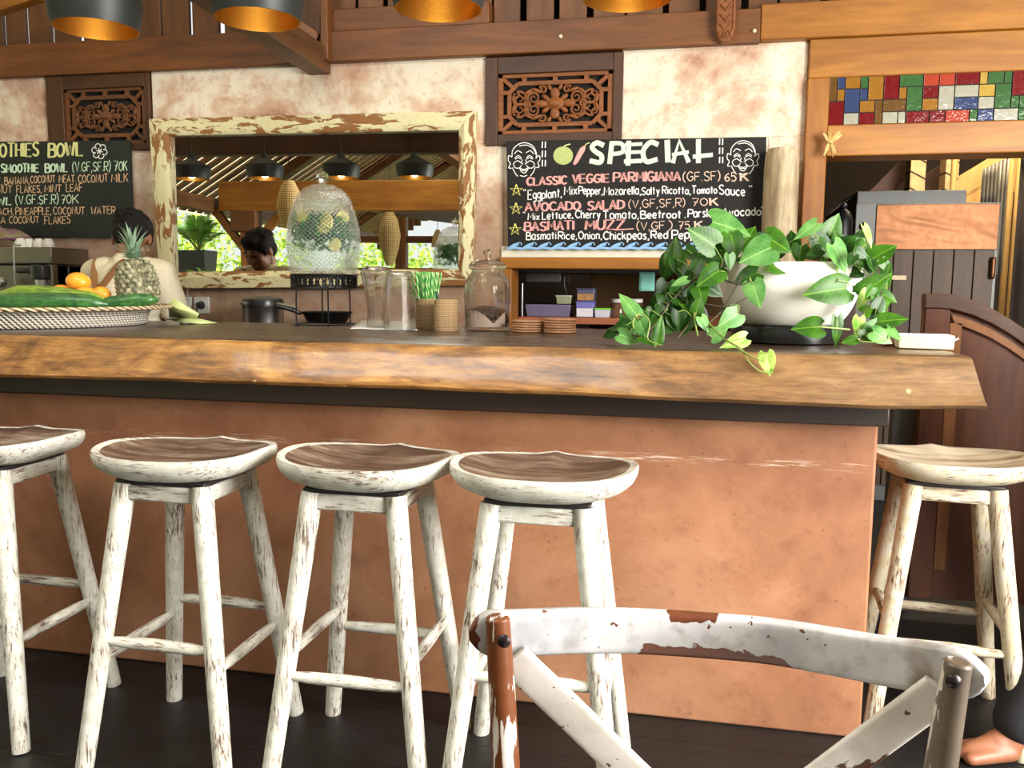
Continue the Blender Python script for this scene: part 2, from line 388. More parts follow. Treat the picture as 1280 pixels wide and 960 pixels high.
zt_of = lambda X: 1.088
_bp = [at(x, y, Y=2.225) for x, y in ((0,473),(160,477),(320,482),(480,487),(640,492),(800,500),(960,508),(1100,512),(1230,513))]
def zb_of(X):
    if X <= _bp[0].x: return _bp[0].z
    for a, c in zip(_bp, _bp[1:]):
        if X <= c.x: return a.z+(c.z-a.z)*(X-a.x)/(c.x-a.x)
    return _bp[-1].z
XT, XBm = at(1216, 441, Y=2.285).x, at(1236, 511, Y=2.225).x
q = MB(); NS = 220; ringn = None; vs = []; fs = []; mi = []
for i in range(NS+1):
    t = i/NS; X = XB0+(XT-XB0)*t
    zb, zt = zb_of(X), 1.088
    prof = [(3.38, zt), (2.9, zt), (2.5, zt), (2.33, zt), (2.300, zt-.002), (2.288, zt-.010), (2.272, zt-.04), (2.255, zt-.075), (2.24, zt-.105), (2.230, zb+.012), (2.236, zb+.002), (2.26, zb), (2.6, zb), (3.38, zb)]
    for j, (Y, Z) in enumerate(prof):
        xx = X
        if t > .9: xx += (XBm-XT)*((t-.9)/.1)**3*min(1, max(0, (zt-Z)/(zt-zb)))
        if 4 <= j <= 11:
            n1 = mnoise.noise(Vector((X*1.6, Z*3, 1.7)))*.014+mnoise.noise(Vector((X*6, Z*12, 4.2)))*.005+mnoise.noise(Vector((X*17, Z*25, 9.)))*.002
            Y += n1
            if j in (4, 5): Z += mnoise.noise(Vector((X*4, 3, 1)))*.003
            if j in (9, 10, 11): Z += mnoise.noise(Vector((X*3, 7, 1)))*.004
        vs.append((xx, Y, Z))
m = len(prof)
for i in range(NS):
    for j in range(m):
        k = (j+1) % m; fs.append((i*m+j, i*m+k, (i+1)*m+k, (i+1)*m+j)); mi.append(1 if (j < 4 or j == m-1) else 0)
fs += [tuple(range(m)), tuple(range(NS*m, NS*m+m))]; mi += [0, 0]
b0 = q.add(vs, fs); q.m = mi
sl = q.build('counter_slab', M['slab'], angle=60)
tag(sl, 'thick live edge wooden slab forming the golden brown bar top', 'worktop')

# ------------------------------------------------------------------ stools
def whitewash(name, axis, rnd=True, base=S(222,222,213), amt=.6):
    g = G(name); sc = {'x': (.1,1,1), 'y': (1,.1,1), 'z': (1,1,.09)}[axis]
    v = g.co(sc, rnd=rnd); a = g.noise(v, 150, 5, .72, .3); big = g.noise(g.co(rnd=rnd), 7, 4); f2 = g.noise(g.co(rnd=rnd), 30, 4)
    c = g.mix(g.mr(f2, .35, .7, 0, 1), base, S(196,194,178))
    th = g.math('ADD', a, g.math('MULTIPLY', g.math('SUBTRACT', big, .5), .42))
    c = g.mix(g.mr(th, .535, .58, 0, amt), c, S(138,112,94)); c = g.mix(g.mr(th, .60, .635, 0, .9), c, S(88,68,58))
    return g.out(c, .55, bump=(th, .25, .003))
for ax in 'xyz': M['ww_'+ax] = whitewash('whitewashed_wood_'+ax, ax)
def seat_top(name, ramp_):
    g = G(name); v = g.co((.12, 1, 1), rnd=True); a = g.noise(v, 26, 6, .65, .5); b = g.noise(g.co(rnd=True), 5, 4)
    f = g.math('ADD', g.math('MULTIPLY', a, .7), g.math('MULTIPLY', b, .35))
    return g.out(g.ramp(f, ramp_), .42, bump=(a, .2, .003))
M['seat_brown'] = seat_top('worn_seat_top', [(.34, S(60,44,36)), (.5, S(98,76,62)), (.58, S(128,108,92)), (.68, S(176,164,148))])
M['seat_pale'] = seat_top('pale_seat_top', [(.32, S(70,48,36)), (.42, S(150,126,102)), (.55, S(206,190,162)), (.7, S(224,212,190))])
M['bolt'] = plain('iron_plate', S(58,54,54), .5, .6)

for ax in 'xyz': M['cw_'+ax] = whitewash('cream_worn_wood_'+ax, ax, base=S(188,174,140), amt=.85)
def make_stool(label, top, pre='ww_'):
    t = thing('bar_stool', label, 'stool', (0, 0, 0), 'whitewashed bar stools')
    A_, B_ = .226, .19
    def zrim(th):
        return .823+.010*abs(math.cos(th))**3-.010*max(0, math.sin(th))
    q = MB(); n = 56; vs = []; rings = []
    for k in range(0, 13):
        u = k/12
        for j in range(n):
            th = 2*math.pi*j/n; e = 1/((abs(math.cos(th))**2.5+abs(math.sin(th))**2.5)**(1/2.5))
            x, y = A_*e*u*math.cos(th), B_*e*u*math.sin(th)
            zc = .796; z = zc+(zrim(th)-zc)*u**2.6+.008*math.exp(-(x/.03)**2)*max(0, (y+.02)/.2)
            if k == 12: z -= .003
            vs.append((x, y, z))
    for u, dz in ((1.012, .012), (1.005, .024), (.975, .038), (.91, .052), (.80, .063), (.66, None), (.3, None)):
        for j in range(n):
            th = 2*math.pi*j/n; e = 1/((abs(math.cos(th))**2.5+abs(math.sin(th))**2.5)**(1/2.5))
            z = .757 if dz is None else max(.757, zrim(th)-dz)
            vs.append((A_*e*u*math.cos(th), B_*e*u*math.sin(th), z))
    m = len(vs)//n; fs = []; mi = []
    for i in range(m-1):
        for j in range(n): fs.append((i*n+j, i*n+(j+1)%n, (i+1)*n+(j+1)%n, (i+1)*n+j)); mi.append(0 if i < 11 else 1)
    fs.append(tuple(range((m-1)*n, m*n))); mi.append(1)
    q.add(vs, fs); q.m = mi
    q.build('seat', [top, M[pre+'x']], t, angle=50)
    q = MB(); q.box(-.125, .125, -.125, .125, .744, .757); q.build('swivel_plate', M['bolt'], t, .003)
    off = lambda z: .108+(.745-z)/.745*.0905
    for sx in (-1, 1):
        for sy in (-1, 1):
            q = MB(); P = []; rr = []
            for i in range(9):
                z = .745*(1-i/8); P.append((sx*off(z), sy*off(z), z)); rr.append(.0275-.005*(i/8))
            q.tube(P, rr, 14, up=(1, 0, 0)); q.build('leg', M[pre+'z'], t, .002)
    for s in (-1, 1):
        q = MB(); q.box(-.10, .10, s*.112-.014, s*.112+.014, .702, .743); q.build('apron', M[pre+'x'], t, .006)
        q = MB(); q.box(s*.112-.014, s*.112+.014, -.10, .10, .702, .743); q.build('apron', M[pre+'y'], t, .006)
        z = .338; o = off(z); q = MB(); q.tube([(-o, s*o, z), (-o*.6, s*o, z+.001), (0, s*o, z+.002), (o*.6, s*o, z), (o, s*o, z-.002)], [.010, .0145, .016, .0145, .010], 12); q.build('stretcher', M[pre+'x'], t)
        z = .288; o = off(z); q = MB(); q.tube([(s*o, -o, z), (s*o, -o*.6, z), (s*o, 0, z+.001), (s*o, o*.6, z), (s*o, o, z)], [.010, .0145, .016, .0145, .010], 12); q.build('stretcher', M[pre+'y'], t)
    return t
s1 = make_stool('white bar stool cut off by the left end of the row, beside the second stool', M['seat_brown'])
def put(root, x, y, rz, seat_rz=None):
    root.location = (x, y, 0); root.rotation_euler.z = R(rz)
    if seat_rz is not None:
        for c in root.children:
            if c.name.startswith('seat'): c.rotation_euler.z = R(seat_rz-rz)
put(s1, -1.915, 2.04, 2, 6)
s2 = dup(s1, (0,0,0), 0, 'white bar stool below the pineapple, second along the counter front'); put(s2, -1.288, 2.005, 0, 2)
s3 = dup(s1, (0,0,0), 0, 'white bar stool below the glass drink dispenser and the upturned glasses'); put(s3, -.785, 2.028, 90, -6)
s4 = dup(s1, (0,0,0), 0, 'white bar stool standing behind the left post of the chipped chair'); put(s4, -.33, 2.02, 1, 0)
s5 = make_stool('cream worn bar stool standing beyond the right end of the counter', M['seat_pale'], 'cw_'); put(s5, .745, 2.592, 84.7, 0); s5.scale = (.96, .96, .96)

# ------------------------------------------------------------------ the near chair
def chipped(name, thr, chip, base, axis=(1,1,1), scale=9):
    g = G(name); a = g.noise(g.co(axis), scale, 6, .55, .8); f2 = g.noise(g.co(), 26, 5); sp = g.noise(g.co(), 60, 3, .5); z = g.noise(g.co(), 4, 3)
    c = g.mix(g.mr(f2, .4, .65, 0, .45), base, tuple(x*.62 for x in base))
    c = g.mix(g.mr(z, .55, .75, 0, .5), c, S(150,132,108))
    f = g.math('MAXIMUM', g.mr(a, thr, thr+.012, 0, 1), g.mr(sp, .69, .70, 0, 1))
    br = g.mix(f2, chip, tuple(x*.45 for x in chip)); c = g.mix(f, c, br)
    return g.out(c, g.mr(f, 0, 1, .5, .38), bump=(g.math('SUBTRACT', 1., f), .35, .003))
M['chair_paint'] = chipped('chipped_white_paint', .635, S(112,56,28), S(222,218,212), (.5, .5, 2.2), 8)
def rail_paint():                                       # long worn edge chips of the top rail
    g = G('chipped_rail_paint'); uv = g.xyz(g.n('ShaderNodeUVMap', uv_map='uv').outputs[0]); u, v = uv[0], uv[1]; nz = g.noise(g.co((1, 1, 2)), 28, 6, .62, .4); nb = g.noise(g.co(), 9, 4); f2 = g.noise(g.co(), 40, 5); f3 = g.noise(g.co((.3, 1, 1)), 16, 4)
    base = g.mix(g.mr(nb, .35, .65, 0, 1), S(214,214,216), S(168,170,176)); base = g.mix(g.mr(f2, .5, .72, 0, .5), base, S(120,112,104))
    def win(a, b_, c, d): return g.math('MULTIPLY', g.mr(u, a, b_, 0, 1), g.mr(u, c, d, 1, 0))
    low = g.math('MULTIPLY', win(.30, .36, .58, .68), 1.); e1 = g.mr(g.math('ADD', g.math('ADD', v, g.math('MULTIPLY', nz, 1.3)), g.math('MULTIPLY', g.math('SUBTRACT', 1., low), 2.)), .18, .22, 1, 0)
    top = win(.36, .39, .46, .50); e2 = g.mr(g.math('ADD', g.math('SUBTRACT', g.math('MULTIPLY', nz, 1.3), v), g.math('MULTIPLY', g.math('SUBTRACT', 1., top), 2.)), -.02, .02, 1, 0)
    end = g.mr(g.math('ADD', u, g.math('MULTIPLY', nz, .06)), .05, .055, 1, 0); sp = g.mr(g.noise(g.co(), 75, 3, .5), .68, .69, 0, 1)
    f = g.math('MAXIMUM', g.math('MAXIMUM', e1, e2), g.math('MAXIMUM', end, sp)); stain = g.math('MULTIPLY', win(.84, .87, .90, .93), g.mr(f3, .3, .6, .2, .9)); base = g.mix(stain, base, S(110,88,62))
    return g.out(g.mix(f, base, g.mix(nz, S(126,66,38), S(58,30,20))), g.mr(f, 0, 1, .42, .36), bump=(g.math('SUBTRACT', 1., f), .35, .003), coat=.1)
M['rail_paint'] = rail_paint()
M['post_grey'] = chipped('grimy_post_paint', .47, S(104,92,78), S(206,200,190), (1.6, 1, .3), 26)
M['chair_post'] = chipped('worn_post_paint', .455, S(122,68,34), S(226,222,214), (1.6, 1, .16), 22)
M['chair_brace'] = chipped('white_brace_paint', .70, S(92,56,34), S(228,225,220), (1, 1, 1), 9)
M['rivet'] = plain('dark_rivet', S(52,46,46), .35, .8)
ch = thing('cross_back_chair', 'chipped white wooden chair with crossed back braces nearest the viewer', 'chair', (.04, .7, 0))
def strip(path, hw, th, up_fn, n_end=4):               # flat bent band: half height hw, thickness th
    pts = catmull(path, 8); m = len(pts); vs = []; prof = []
    for j in range(16):
        a = 2*math.pi*j/16; cx, sx_ = math.cos(a), math.sin(a)
        prof.append((math.copysign(abs(cx)**.45, cx), math.copysign(abs(sx_)**.45, sx_)))
    q = MB(); uvs = []
    for i, p in enumerate(pts):
        t = (pts[min(i+1, m-1)]-pts[max(i-1, 0)]).normalized(); up = up_fn(t); nn = t.cross(up).normalized()
        k = math.sqrt(max(0, 1-(1-min(min(i, m-1-i)/n_end, 1))**2)) if n_end else 1
        k = max(k, .25)
        for a, b_ in prof: vs.append(p+up*a*hw*k+nn*b_*th); q.uv[len(vs)-1] = (i/(m-1), a)
    n = 16; fs = [(i*n+k, i*n+(k+1)%n, (i+1)*n+(k+1)%n, (i+1)*n+k) for i in range(m-1) for k in range(n)]
    fs += [tuple(range(n)), tuple(range((m-1)*n, m*n))]; q.add(vs, fs); return q
rail = [at(x, y, Y=Y) for x, y, Y in ((588,791,.905),(640,791,.912),(720,788,.945),(790,788.5,.972),(880,794,.988),(960,801,.985),(1040,814,.965),(1100,825,.945),(1160,835,.918),(1234,847,.888))]
def upv(t):
    u = Vector((0, -.12, 1)); return (u-t*u.dot(t)).normalized()
strip(rail, .0275, .0095, upv, 5).build('top_rail', M['rail_paint'], ch, angle=60)
PL = (at(622, 770, Y=.885), at(641, 960, Y=.885)); PR = (at(1197, 826, Y=.878), at(1168, 960, Y=.878))
for a, b_ in (PL, PR):
    d = (b_-a); k = a.z/(a.z-b_.z); d.x *= .62
    path = [a+d*(k*t)+Vector((0, -.05*t*t, 0)) for t in (0, .1, .22, .4, .6, .8, 1)]; path[-1].z = 0
    q = MB(); q.tube(path, [.0135, .0150, .0158, .0168, .0165, .016, .014], 18, up=(1, 0, 0)); q.build('back_post', M['chair_post'] if a.x < 0 else M['post_grey'], ch, .003)
for x, y, Yb in ((630, 801, .868), (1191, 851, .860)):
    c = at(x, y, Y=Yb); q = MB(); q.lathe([(.0075, 0), (.0075, .002), (.0055, .0045), (.002, .006)], c, 16, rot=Matrix.Rotation(R(90), 3, 'X')); q.build('rivet', M['rivet'], ch)
def upb(t):
    nrm = Vector((0, 1, .05)); return nrm.cross(t).normalized()
b1 = [at(x, y, Y=Y) for x, y, Y in ((640,822,.905),(720,898,.93),(800,976,.95),(901,1072,.962),(1010,1176,.945),(1112,1272,.90))]
b2 = [at(x, y, Y=Y) for x, y, Y in ((1178,862,.90),(1100,920,.925),(1030,972,.94),(901,1070,.948),(790,1160,.93),(690,1262,.89))]
strip(b1, .021, .005, upb, 0).build('cross_brace', M['chair_brace'], ch, angle=60)
strip(b2, .021, .005, upb, 0).build('cross_brace', M['chair_brace'], ch, angle=60)
q = MB(); q.lathe([(.19, .44), (.205, .445), (.207, .455), (.200, .465), (.15, .462), (.01, .458)], (.04, .68, 0), 40); q.build('seat', M['chair_paint'], ch)
for x in (-.13, .21):
    q = MB(); q.tube([(x*.9+.004, .54, .445), (x, .53, .2), (x*1.05, .51, 0)], [.017, .016, .014], 14, up=(1, 0, 0)); q.build('front_leg', M['chair_post'], ch)
for y, x0, x1, z in ((.53, -.13, .21, .22), (.80, -.14, .22, .2)):
    q = MB(); q.tube([(x0, y, z), (x1, y, z)], .010, 10); q.build('stretcher', M['chair_post'], ch)
# ------------------------------------------------------------------ mirror
def plane_at(px, py, off=0.):
    d = (px-640)/F*_r - (py-480)/F*_u + _fw; P0 = MP+MN*off
    t = (P0-CAM).dot(MN)/d.dot(MN); return CAM+t*d
def chippy(name, axis):
    g = G(name); v = g.co(axis); a = g.noise(v, 20, 7, .66, .9); b = g.noise(g.co(), 5, 3); f2 = g.noise(g.co(), 40, 4)
    f = g.math('ADD', a, g.math('MULTIPLY', g.math('SUBTRACT', b, .5), .3)); k = g.mr(f, .51, .53, 0, 1)
    c = g.mix(f2, S(228,220,176), S(200,194,146)); br = g.mix(f2, S(120,78,38), S(158,108,60))
    return g.out(g.mix(k, c, br), .65, bump=(g.math('SUBTRACT', 1., k), .5, .004))
M['cp_x'] = chippy('chipped_cream_paint_x', (.28, 1, 1)); M['cp_z'] = chippy('chipped_cream_paint_z', (1, 1, .28))
g = G('mirror_silver'); M['mirror'] = g.out((.86, .88, .84), .0, 1.)
mr_ = thing('wall_mirror', 'wide wall mirror in a chipped cream painted frame behind the bar', 'mirror', (-2.0, 4.35, 1.2))
O = [(190,150), (597,140), (592,357), (204,361)]; I = [(215,171), (575,164), (574,336), (220,340)]
for k in range(4):
    a, b_, c, d = O[k], O[(k+1) % 4], I[(k+1) % 4], I[k]
    mid = [((p[0]*.35+q_[0]*.65), (p[1]*.35+q_[1]*.65)) for p, q_ in ((b_, c), (a, d))]
    q = MB()
    P = lambda p, o: plane_at(p[0], p[1], 0)+MN*o
    vs = [P(a, -.02), P(b_, -.02), P(a, .034), P(b_, .034), P(mid[1], .046), P(mid[0], .046), P(d, .030), P(c, .030), P(d, -.02), P(c, -.02)]
    q.add(vs, [(0,1,3,2), (2,3,5,4), (4,5,7,6), (6,7,9,8), (8,9,1,0), (0,2,4,6,8), (1,9,7,5,3)])
    q.build('frame_board', M['cp_x'] if k % 2 == 0 else M['cp_z'], mr_, .003)
q = MB(); vs = [plane_at(*p, 0) for p in ((208,165), (581,158), (580,342), (213,345))]
q.add(vs+[v-MN*.006 for v in vs], [(0,1,2,3), (7,6,5,4), (0,4,5,1), (1,5,6,2), (2,6,7,3), (3,7,4,0)]); q.build('mirror_glass', M['mirror'], mr_, smooth=False)

# ------------------------------------------------------------------ hand lettering
GL = {
'A':(4,'0,0 2,6 4,0|.8,2 3.2,2'),'B':(3.6,'0,0 0,6|~0,6 3,5.6 3,3.6 0,3.2|~0,3.2 3.6,2.8 3.6,.3 0,0'),'C':(3.8,'~3.8,5 2,6 .2,4.2 .2,1.8 2,0 3.8,1'),
'D':(3.6,'0,0 0,6|~0,6 3.6,4.8 3.6,1.2 0,0'),'E':(3.4,'3.4,6 0,6 0,0 3.4,0|0,3.1 2.8,3.1'),'F':(3.3,'3.3,6 0,6 0,0|0,3.1 2.7,3.1'),
'G':(3.9,'~3.7,5 2,6 .2,4.2 .2,1.8 2,0 3.8,1.2 3.8,2.8|3.9,2.8 2.2,2.8'),'H':(3.6,'0,0 0,6|3.6,0 3.6,6|0,3 3.6,3'),'I':(.3,'.15,0 .15,6'),
'K':(3.5,'0,0 0,6|3.4,6 0,2.6|1.2,3.7 3.6,0'),'L':(3.2,'0,6 0,0 3.2,0'),'M':(4.6,'0,0 .4,6 2.3,2 4.2,6 4.6,0'),'N':(3.6,'0,0 0,6 3.6,0 3.6,6'),
'O':(4,'~2,6 .2,4.4 .2,1.6 2,0 3.8,1.6 3.8,4.4 2,6'),'P':(3.4,'0,0 0,6|~0,6 3.5,5.6 3.5,3.2 0,2.8'),'R':(3.6,'0,0 0,6|~0,6 3.4,5.6 3.4,3.2 0,2.9|1.4,2.9 3.6,0'),
'S':(3.6,'~3.5,5.2 2,6 .3,5 .8,3.6 2.8,2.6 3.5,1.2 2,0 .1,.9'),'T':(4,'0,6 4,6|2,6 2,0'),'U':(3.6,'~0,6 0,1.8 1.8,0 3.6,1.8 3.6,6'),'V':(3.8,'0,6 1.9,0 3.8,6'),
'W':(5,'0,6 1.2,0 2.5,4.5 3.8,0 5,6'),'Z':(3.7,'0,6 3.6,6 0,0 3.8,0'),
'a':(2.8,'~2.6,3.6 1.4,4 .1,3 .1,1 1.4,0 2.6,1|2.7,4 2.7,0'),'b':(2.8,'0,6 0,0|~0,3 1.4,4 2.7,2.8 2.7,1.2 1.4,0 0,.8'),'c':(2.6,'~2.5,3.3 1.4,4 .1,2.8 .1,1.2 1.4,0 2.6,.7'),
'd':(2.8,'2.7,6 2.7,0|~2.7,3 1.4,4 .1,2.8 .1,1.2 1.4,0 2.7,.8'),'e':(2.7,'~.2,2 2.5,2.2 2.2,3.6 1.2,4 .1,2.8 .1,1.2 1.4,0 2.6,.6'),'g':(2.7,'~2.6,3.4 1.4,4 .1,3 .1,1.4 1.4,.4 2.6,1.4|~2.7,4 2.7,-.6 1.4,-1.8 .2,-1.2'),
'h':(2.6,'0,6 0,0|~0,2.6 1.3,4 2.5,3 2.5,0'),'i':(.3,'.15,4 .15,0|.15,5.2 .15,5.5'),'k':(2.5,'0,6 0,0|2.3,3.8 0,1.8|.9,2.5 2.5,0'),'l':(.3,'.15,6 .15,0'),
'm':(4,'0,0 0,4|~0,2.8 1,4 1.9,3 1.9,0|~1.9,2.8 3,4 3.9,3 3.9,0'),'n':(2.6,'0,0 0,4|~0,2.6 1.3,4 2.5,3 2.5,0'),'o':(2.8,'~1.4,4 .1,3 .1,1 1.4,0 2.7,1 2.7,3 1.4,4'),
'p':(2.7,'0,4 0,-2|~0,3 1.4,4 2.7,2.8 2.7,1.2 1.4,0 0,.8'),'r':(1.9,'0,4 0,0|~0,2.5 .9,3.9 1.9,3.7'),'s':(2.3,'~2.2,3.5 1.2,4 .2,3.2 1.2,2.1 2.2,1 1.1,0 .1,.5'),
't':(2.2,'1.1,5.6 1.1,0|.1,3.9 2.2,3.9'),'u':(2.6,'~0,4 0,1.2 1.2,0 2.5,1.2 2.5,4|2.5,1.2 2.5,0'),'v':(2.5,'0,4 1.2,0 2.5,4'),'x':(2.4,'0,4 2.4,0|2.4,4 0,0'),'y':(2.6,'0,4 1.3,.4|2.6,4 .8,-2'),'z':(2.5,'0,4 2.4,4 0,0 2.5,0'),
'(':(1.4,'~1.4,6.8 .1,4.5 .1,1.5 1.4,-.8'),')':(1.4,'~0,6.8 1.3,4.5 1.3,1.5 0,-.8'),',':(.6,'.5,.6 .1,-1'),'.':(.5,'.1,.1 .4,.4'),'"':(1.3,'.2,6.2 .2,4.8|1,6.2 1,4.8'),
'0':(3.6,'~1.8,6 .1,4.4 .1,1.6 1.8,0 3.5,1.6 3.5,4.4 1.8,6'),'5':(3.3,'3.2,6 .4,6 .2,3.4|~.2,3.4 2,3.8 3.3,2 2,.1 .1,.7'),'6':(3.4,'~3,6 .8,4.2 .1,1.8 1.7,0 3.3,1.6 2,3.2 .2,2.2'),'7':(3.5,'0,6 3.5,6 1.2,0|.8,3 3,3'),
' ':(2.4,''),
}
def glyph(ch):
    wd, s = GL[ch]; out = []
    for st in s.split('|'):
        if not st: continue
        cur = st[0] == '~'; pts = [tuple(map(float, p.split(','))) for p in st.lstrip('~').split()]
        if cur: pts = [(p.x, p.y) for p in catmull([(a, b_, 0) for a, b_ in pts], 4)]
        out.append(pts)
    return wd, out
chalk_rng = random.Random(3)
def chalk_stroke(q, pts, wpx, Yb):                       # pts in photo pixels on the board face
    P = [at(x, y, Y=Yb) for x, y in pts]; r = wpx/2*depth(P[0])/F
    if len(P) < 2: return
    b0 = len(q.v); q.tube(P, r, 6, up=(0, 1, 0))
    for i in range(b0, len(q.v)):
        x, y, z = q.v[i]; q.v[i] = (x, Yb-.0012+(y-Yb)*.12, z)
def words(q, s, x0, x1, y0, y1, h, wpx, Yb, dbl=0, gap=1.25):
    tot = sum(GL[c][0] for c in s)+gap*(len(s)-1); kx = (x1-x0)/tot; ky = h/6; cx = 0
    for c in s:
        wd, st = glyph(c); jy = chalk_rng.uniform(-.03, .03)*h; jr = chalk_rng.uniform(-.04, .04); js = chalk_rng.uniform(.94, 1.06)
        for pts in st:
            for dx in ((0,) if not dbl else (-dbl/2, dbl/2)):
                line = []
                for a, b_ in pts:
                    X = x0+(cx+a+b_*jr)*kx+dx; t = (X-x0)/(x1-x0); line.append((X, y0+(y1-y0)*t+jy-b_*ky*js))
                chalk_stroke(q, line, wpx, Yb)
        cx += wd+gap
def chalk(name, c): return plain(name, c, .9, var=.25, scale=120)
M['ch_white'] = chalk('chalk_white', S(236,240,230)); M['ch_green'] = chalk('chalk_pale_green', S(206,226,204)); M['ch_pink'] = chalk('chalk_pink', S(228,164,158)); M['ch_rose'] = chalk('chalk_pale_rose', S(226,196,176))
M['ch_yellow'] = chalk('chalk_yellow', S(232,226,120)); M['ch_blue'] = chalk('chalk_blue', S(140,184,226)); M['ch_tan'] = chalk('chalk_tan', S(214,178,140)); M['ch_lime'] = chalk('chalk_lime', S(222,222,150)); M['ch_apple'] = chalk('chalk_apple_green', S(176,190,120)); M['ch_mint'] = chalk('chalk_mint', S(204,230,200))
g = G('blackboard'); n_ = g.noise(g.co(), 5, 6); n2 = g.noise(g.co((1, 1, 3)), 40, 3)
M['cboard'] = g.out(g.mix(n_, S(20,20,20), S(40,37,35)), g.mr(n2, .3, .7, .5, .7), spec=.25)
g = G('green_blackboard'); n_ = g.noise(g.co(), 5, 6); M['gboard'] = g.out(g.mix(n_, S(28,32,28), S(46,50,44)), .6, spec=.25)
def boardbox(px0, py0, px1, py1, px2, py2, Yf, th=.018):
    a, b_, c = at(px0, py0, Y=Yf), at(px1, py1, Y=Yf), at(px2, py2, Y=Yf)
    q = MB(); vs = [a, b_, c, a+c-b_]; vs += [v+Vector((0, th, 0)) for v in vs]
    q.add(vs, [(0,1,2,3), (7,6,5,4), (0,4,5,1), (1,5,6,2), (2,6,7,3), (3,7,4,0)]); return q
YBD = 4.352
cb = thing('chalkboard', 'black chalkboard headed SPECIAL with pink and white dish names', 'chalkboard', tuple(at(795, 313, Y=YBD)))
boardbox(633, 176.3, 958, 171, 955.5, 312.5, YBD, .024).build('board', M['cboard'], cb, .002)
# bold title: strokes of wide chalk, some letters with double bars
q = MB(); Yt = YBD
TT = [('~755,182 746,178.5 740,184 745,190 752,195 750,203 737,201', 7), ('765,177 762,205', 7), ('~763,179 777,180 778,190 764,193', 6), ('786,176 785,207', 7), ('781,181 803,180', 5), ('781,190.5 801,190', 5), ('780,202 803,201', 6),
      ('~823,181 813,178 804,189 808,202 822,199', 7), ('834,175 835,203', 8), ('841,204 849,176 861,203', 6.5), ('840,193.5 861,190', 5), ('873,174 873,204', 7), ('866,196 891,193.5', 6)]
for s, wd in TT:
    pts = [tuple(map(float, p.split(','))) for p in s.lstrip('~').split()]
    if s[0] == '~': pts = [(p.x, p.y) for p in catmull([(a, b_, 0) for a, b_ in pts], 6)]
    chalk_stroke(q, pts, wd, Yt)
q.build('title_lettering', M['ch_green'], cb)
def line(board, mat, name, *runs):
    q = MB()
    for r in runs: words(q, *r[:7], YBD, *(r[7:]))
    return q.build(name, mat, board)
line(cb, M['ch_pink'], 'dish_lettering', ('CLASSIC', 659, 708, 232, 230, 10, 1.6, 1.5), ('VEGGIE', 716, 761, 229.5, 227.5, 10.5, 1.6, 1.5), ('PARMIGIANA', 767, 850, 227.5, 225.5, 11.5, 1.6, 1.5))
line(cb, M['ch_rose'], 'price_lettering', ('(GF.SF)', 854, 900, 226.5, 225.5, 11, 1.3), ('65', 906, 920, 226.5, 226.5, 10.5, 1.5), ('K', 926, 935, 226, 226, 10, 1.4, 1.3))
line(cb, M['ch_white'], 'ingredient_lettering', ('"', 654, 657.5, 246, 246, 9, 1.4), ('Eggplant,', 660, 702, 249.5, 246.5, 11, 1.6), ('Mix', 705.5, 721, 243.5, 243, 10.5, 1.6), ('Pepper,', 723.5, 753, 243, 243, 9.5, 1.7), ('Mozarella,', 755, 801, 244, 243, 10, 1.6), ('Salty', 802, 824, 243.5, 243, 9.5, 1.6), ('Ricotta,', 828, 863, 242, 243, 9, 1.7), ('Tomato', 865, 896, 242, 242, 9, 1.7), ('Sauce', 899, 931, 243, 245, 11, 1.8), ('"', 936, 940, 240, 240, 8, 1.7))
line(cb, M['ch_pink'], 'dish_lettering', ('AVOCADO', 657, 725, 264, 262.5, 10.5, 1.6, 1.6), ('SALAD', 735, 779, 262.5, 261, 11, 1.6, 1.6))
line(cb, M['ch_rose'], 'price_lettering', ('(V,GF,SF,R)', 786, 856, 260.5, 258, 10, 1.2), ('70', 865, 884, 257.5, 257, 9.5, 1.3), ('K', 888, 897, 257, 257, 9.5, 1.4, 1.5))
line(cb, M['ch_white'], 'ingredient_lettering', ('"', 654, 657, 272, 272, 7, 1.4), ('Mix', 660, 674, 275, 274.5, 8, 1.6), ('Lettuce,', 678, 716, 274.5, 272.5, 9, 1.7), ('Cherry', 719.5, 750, 272.5, 273, 9.5, 1.7), ('Tomato,', 754, 798, 273.5, 273, 10, 1.7), ('Beetroot', 801, 851, 273, 272.5, 9.5, 1.9), ('.', 855.5, 857, 272, 272, 8, 1.6), ('Parsley,', 860, 899, 271.5, 271, 10, 1.8), ('Avocado', 903, 951, 270.5, 269, 10, 1.8), ('"', 951.5, 954, 266, 266, 7, 1.5))
line(cb, M['ch_pink'], 'dish_lettering', ('BASMATI', 656, 717, 289, 287, 11.5, 1.6, 1.5), ('MUZZ', 732, 780, 287, 286.5, 11.5, 1.7, 1.8))
q = MB(); chalk_stroke(q, [(768, 287.5), (792, 286)], 1.6, YBD); q.build('dish_underline', M['ch_pink'], cb)
line(cb, M['ch_rose'], 'price_lettering', ('(V,GF', 796, 831, 287.5, 286.5, 10, 1.3), (')', 836, 840, 286.5, 286.5, 10, 1.3), ('75', 848, 862, 286.5, 286, 10, 1.3), ('K', 869, 878, 285.5, 285.5, 9.5, 1.4, 1.3))
line(cb, M['ch_white'], 'ingredient_lettering', ('"', 653, 656, 294, 294, 8, 1.4), ('Basmati', 658, 695, 299.5, 299, 9.5, 1.7), ('Rice,', 698, 721, 299, 299, 9.5, 1.6), ('Onion,', 723.5, 752, 299, 299, 10, 1.6), ('Chickpeas,', 754.5, 811, 299.5, 299, 10.5, 1.9), ('Red', 814, 834.5, 298.5, 298, 10, 2), ('Pepper', 840, 882, 298.5, 298, 10.5, 2))
q = MB()
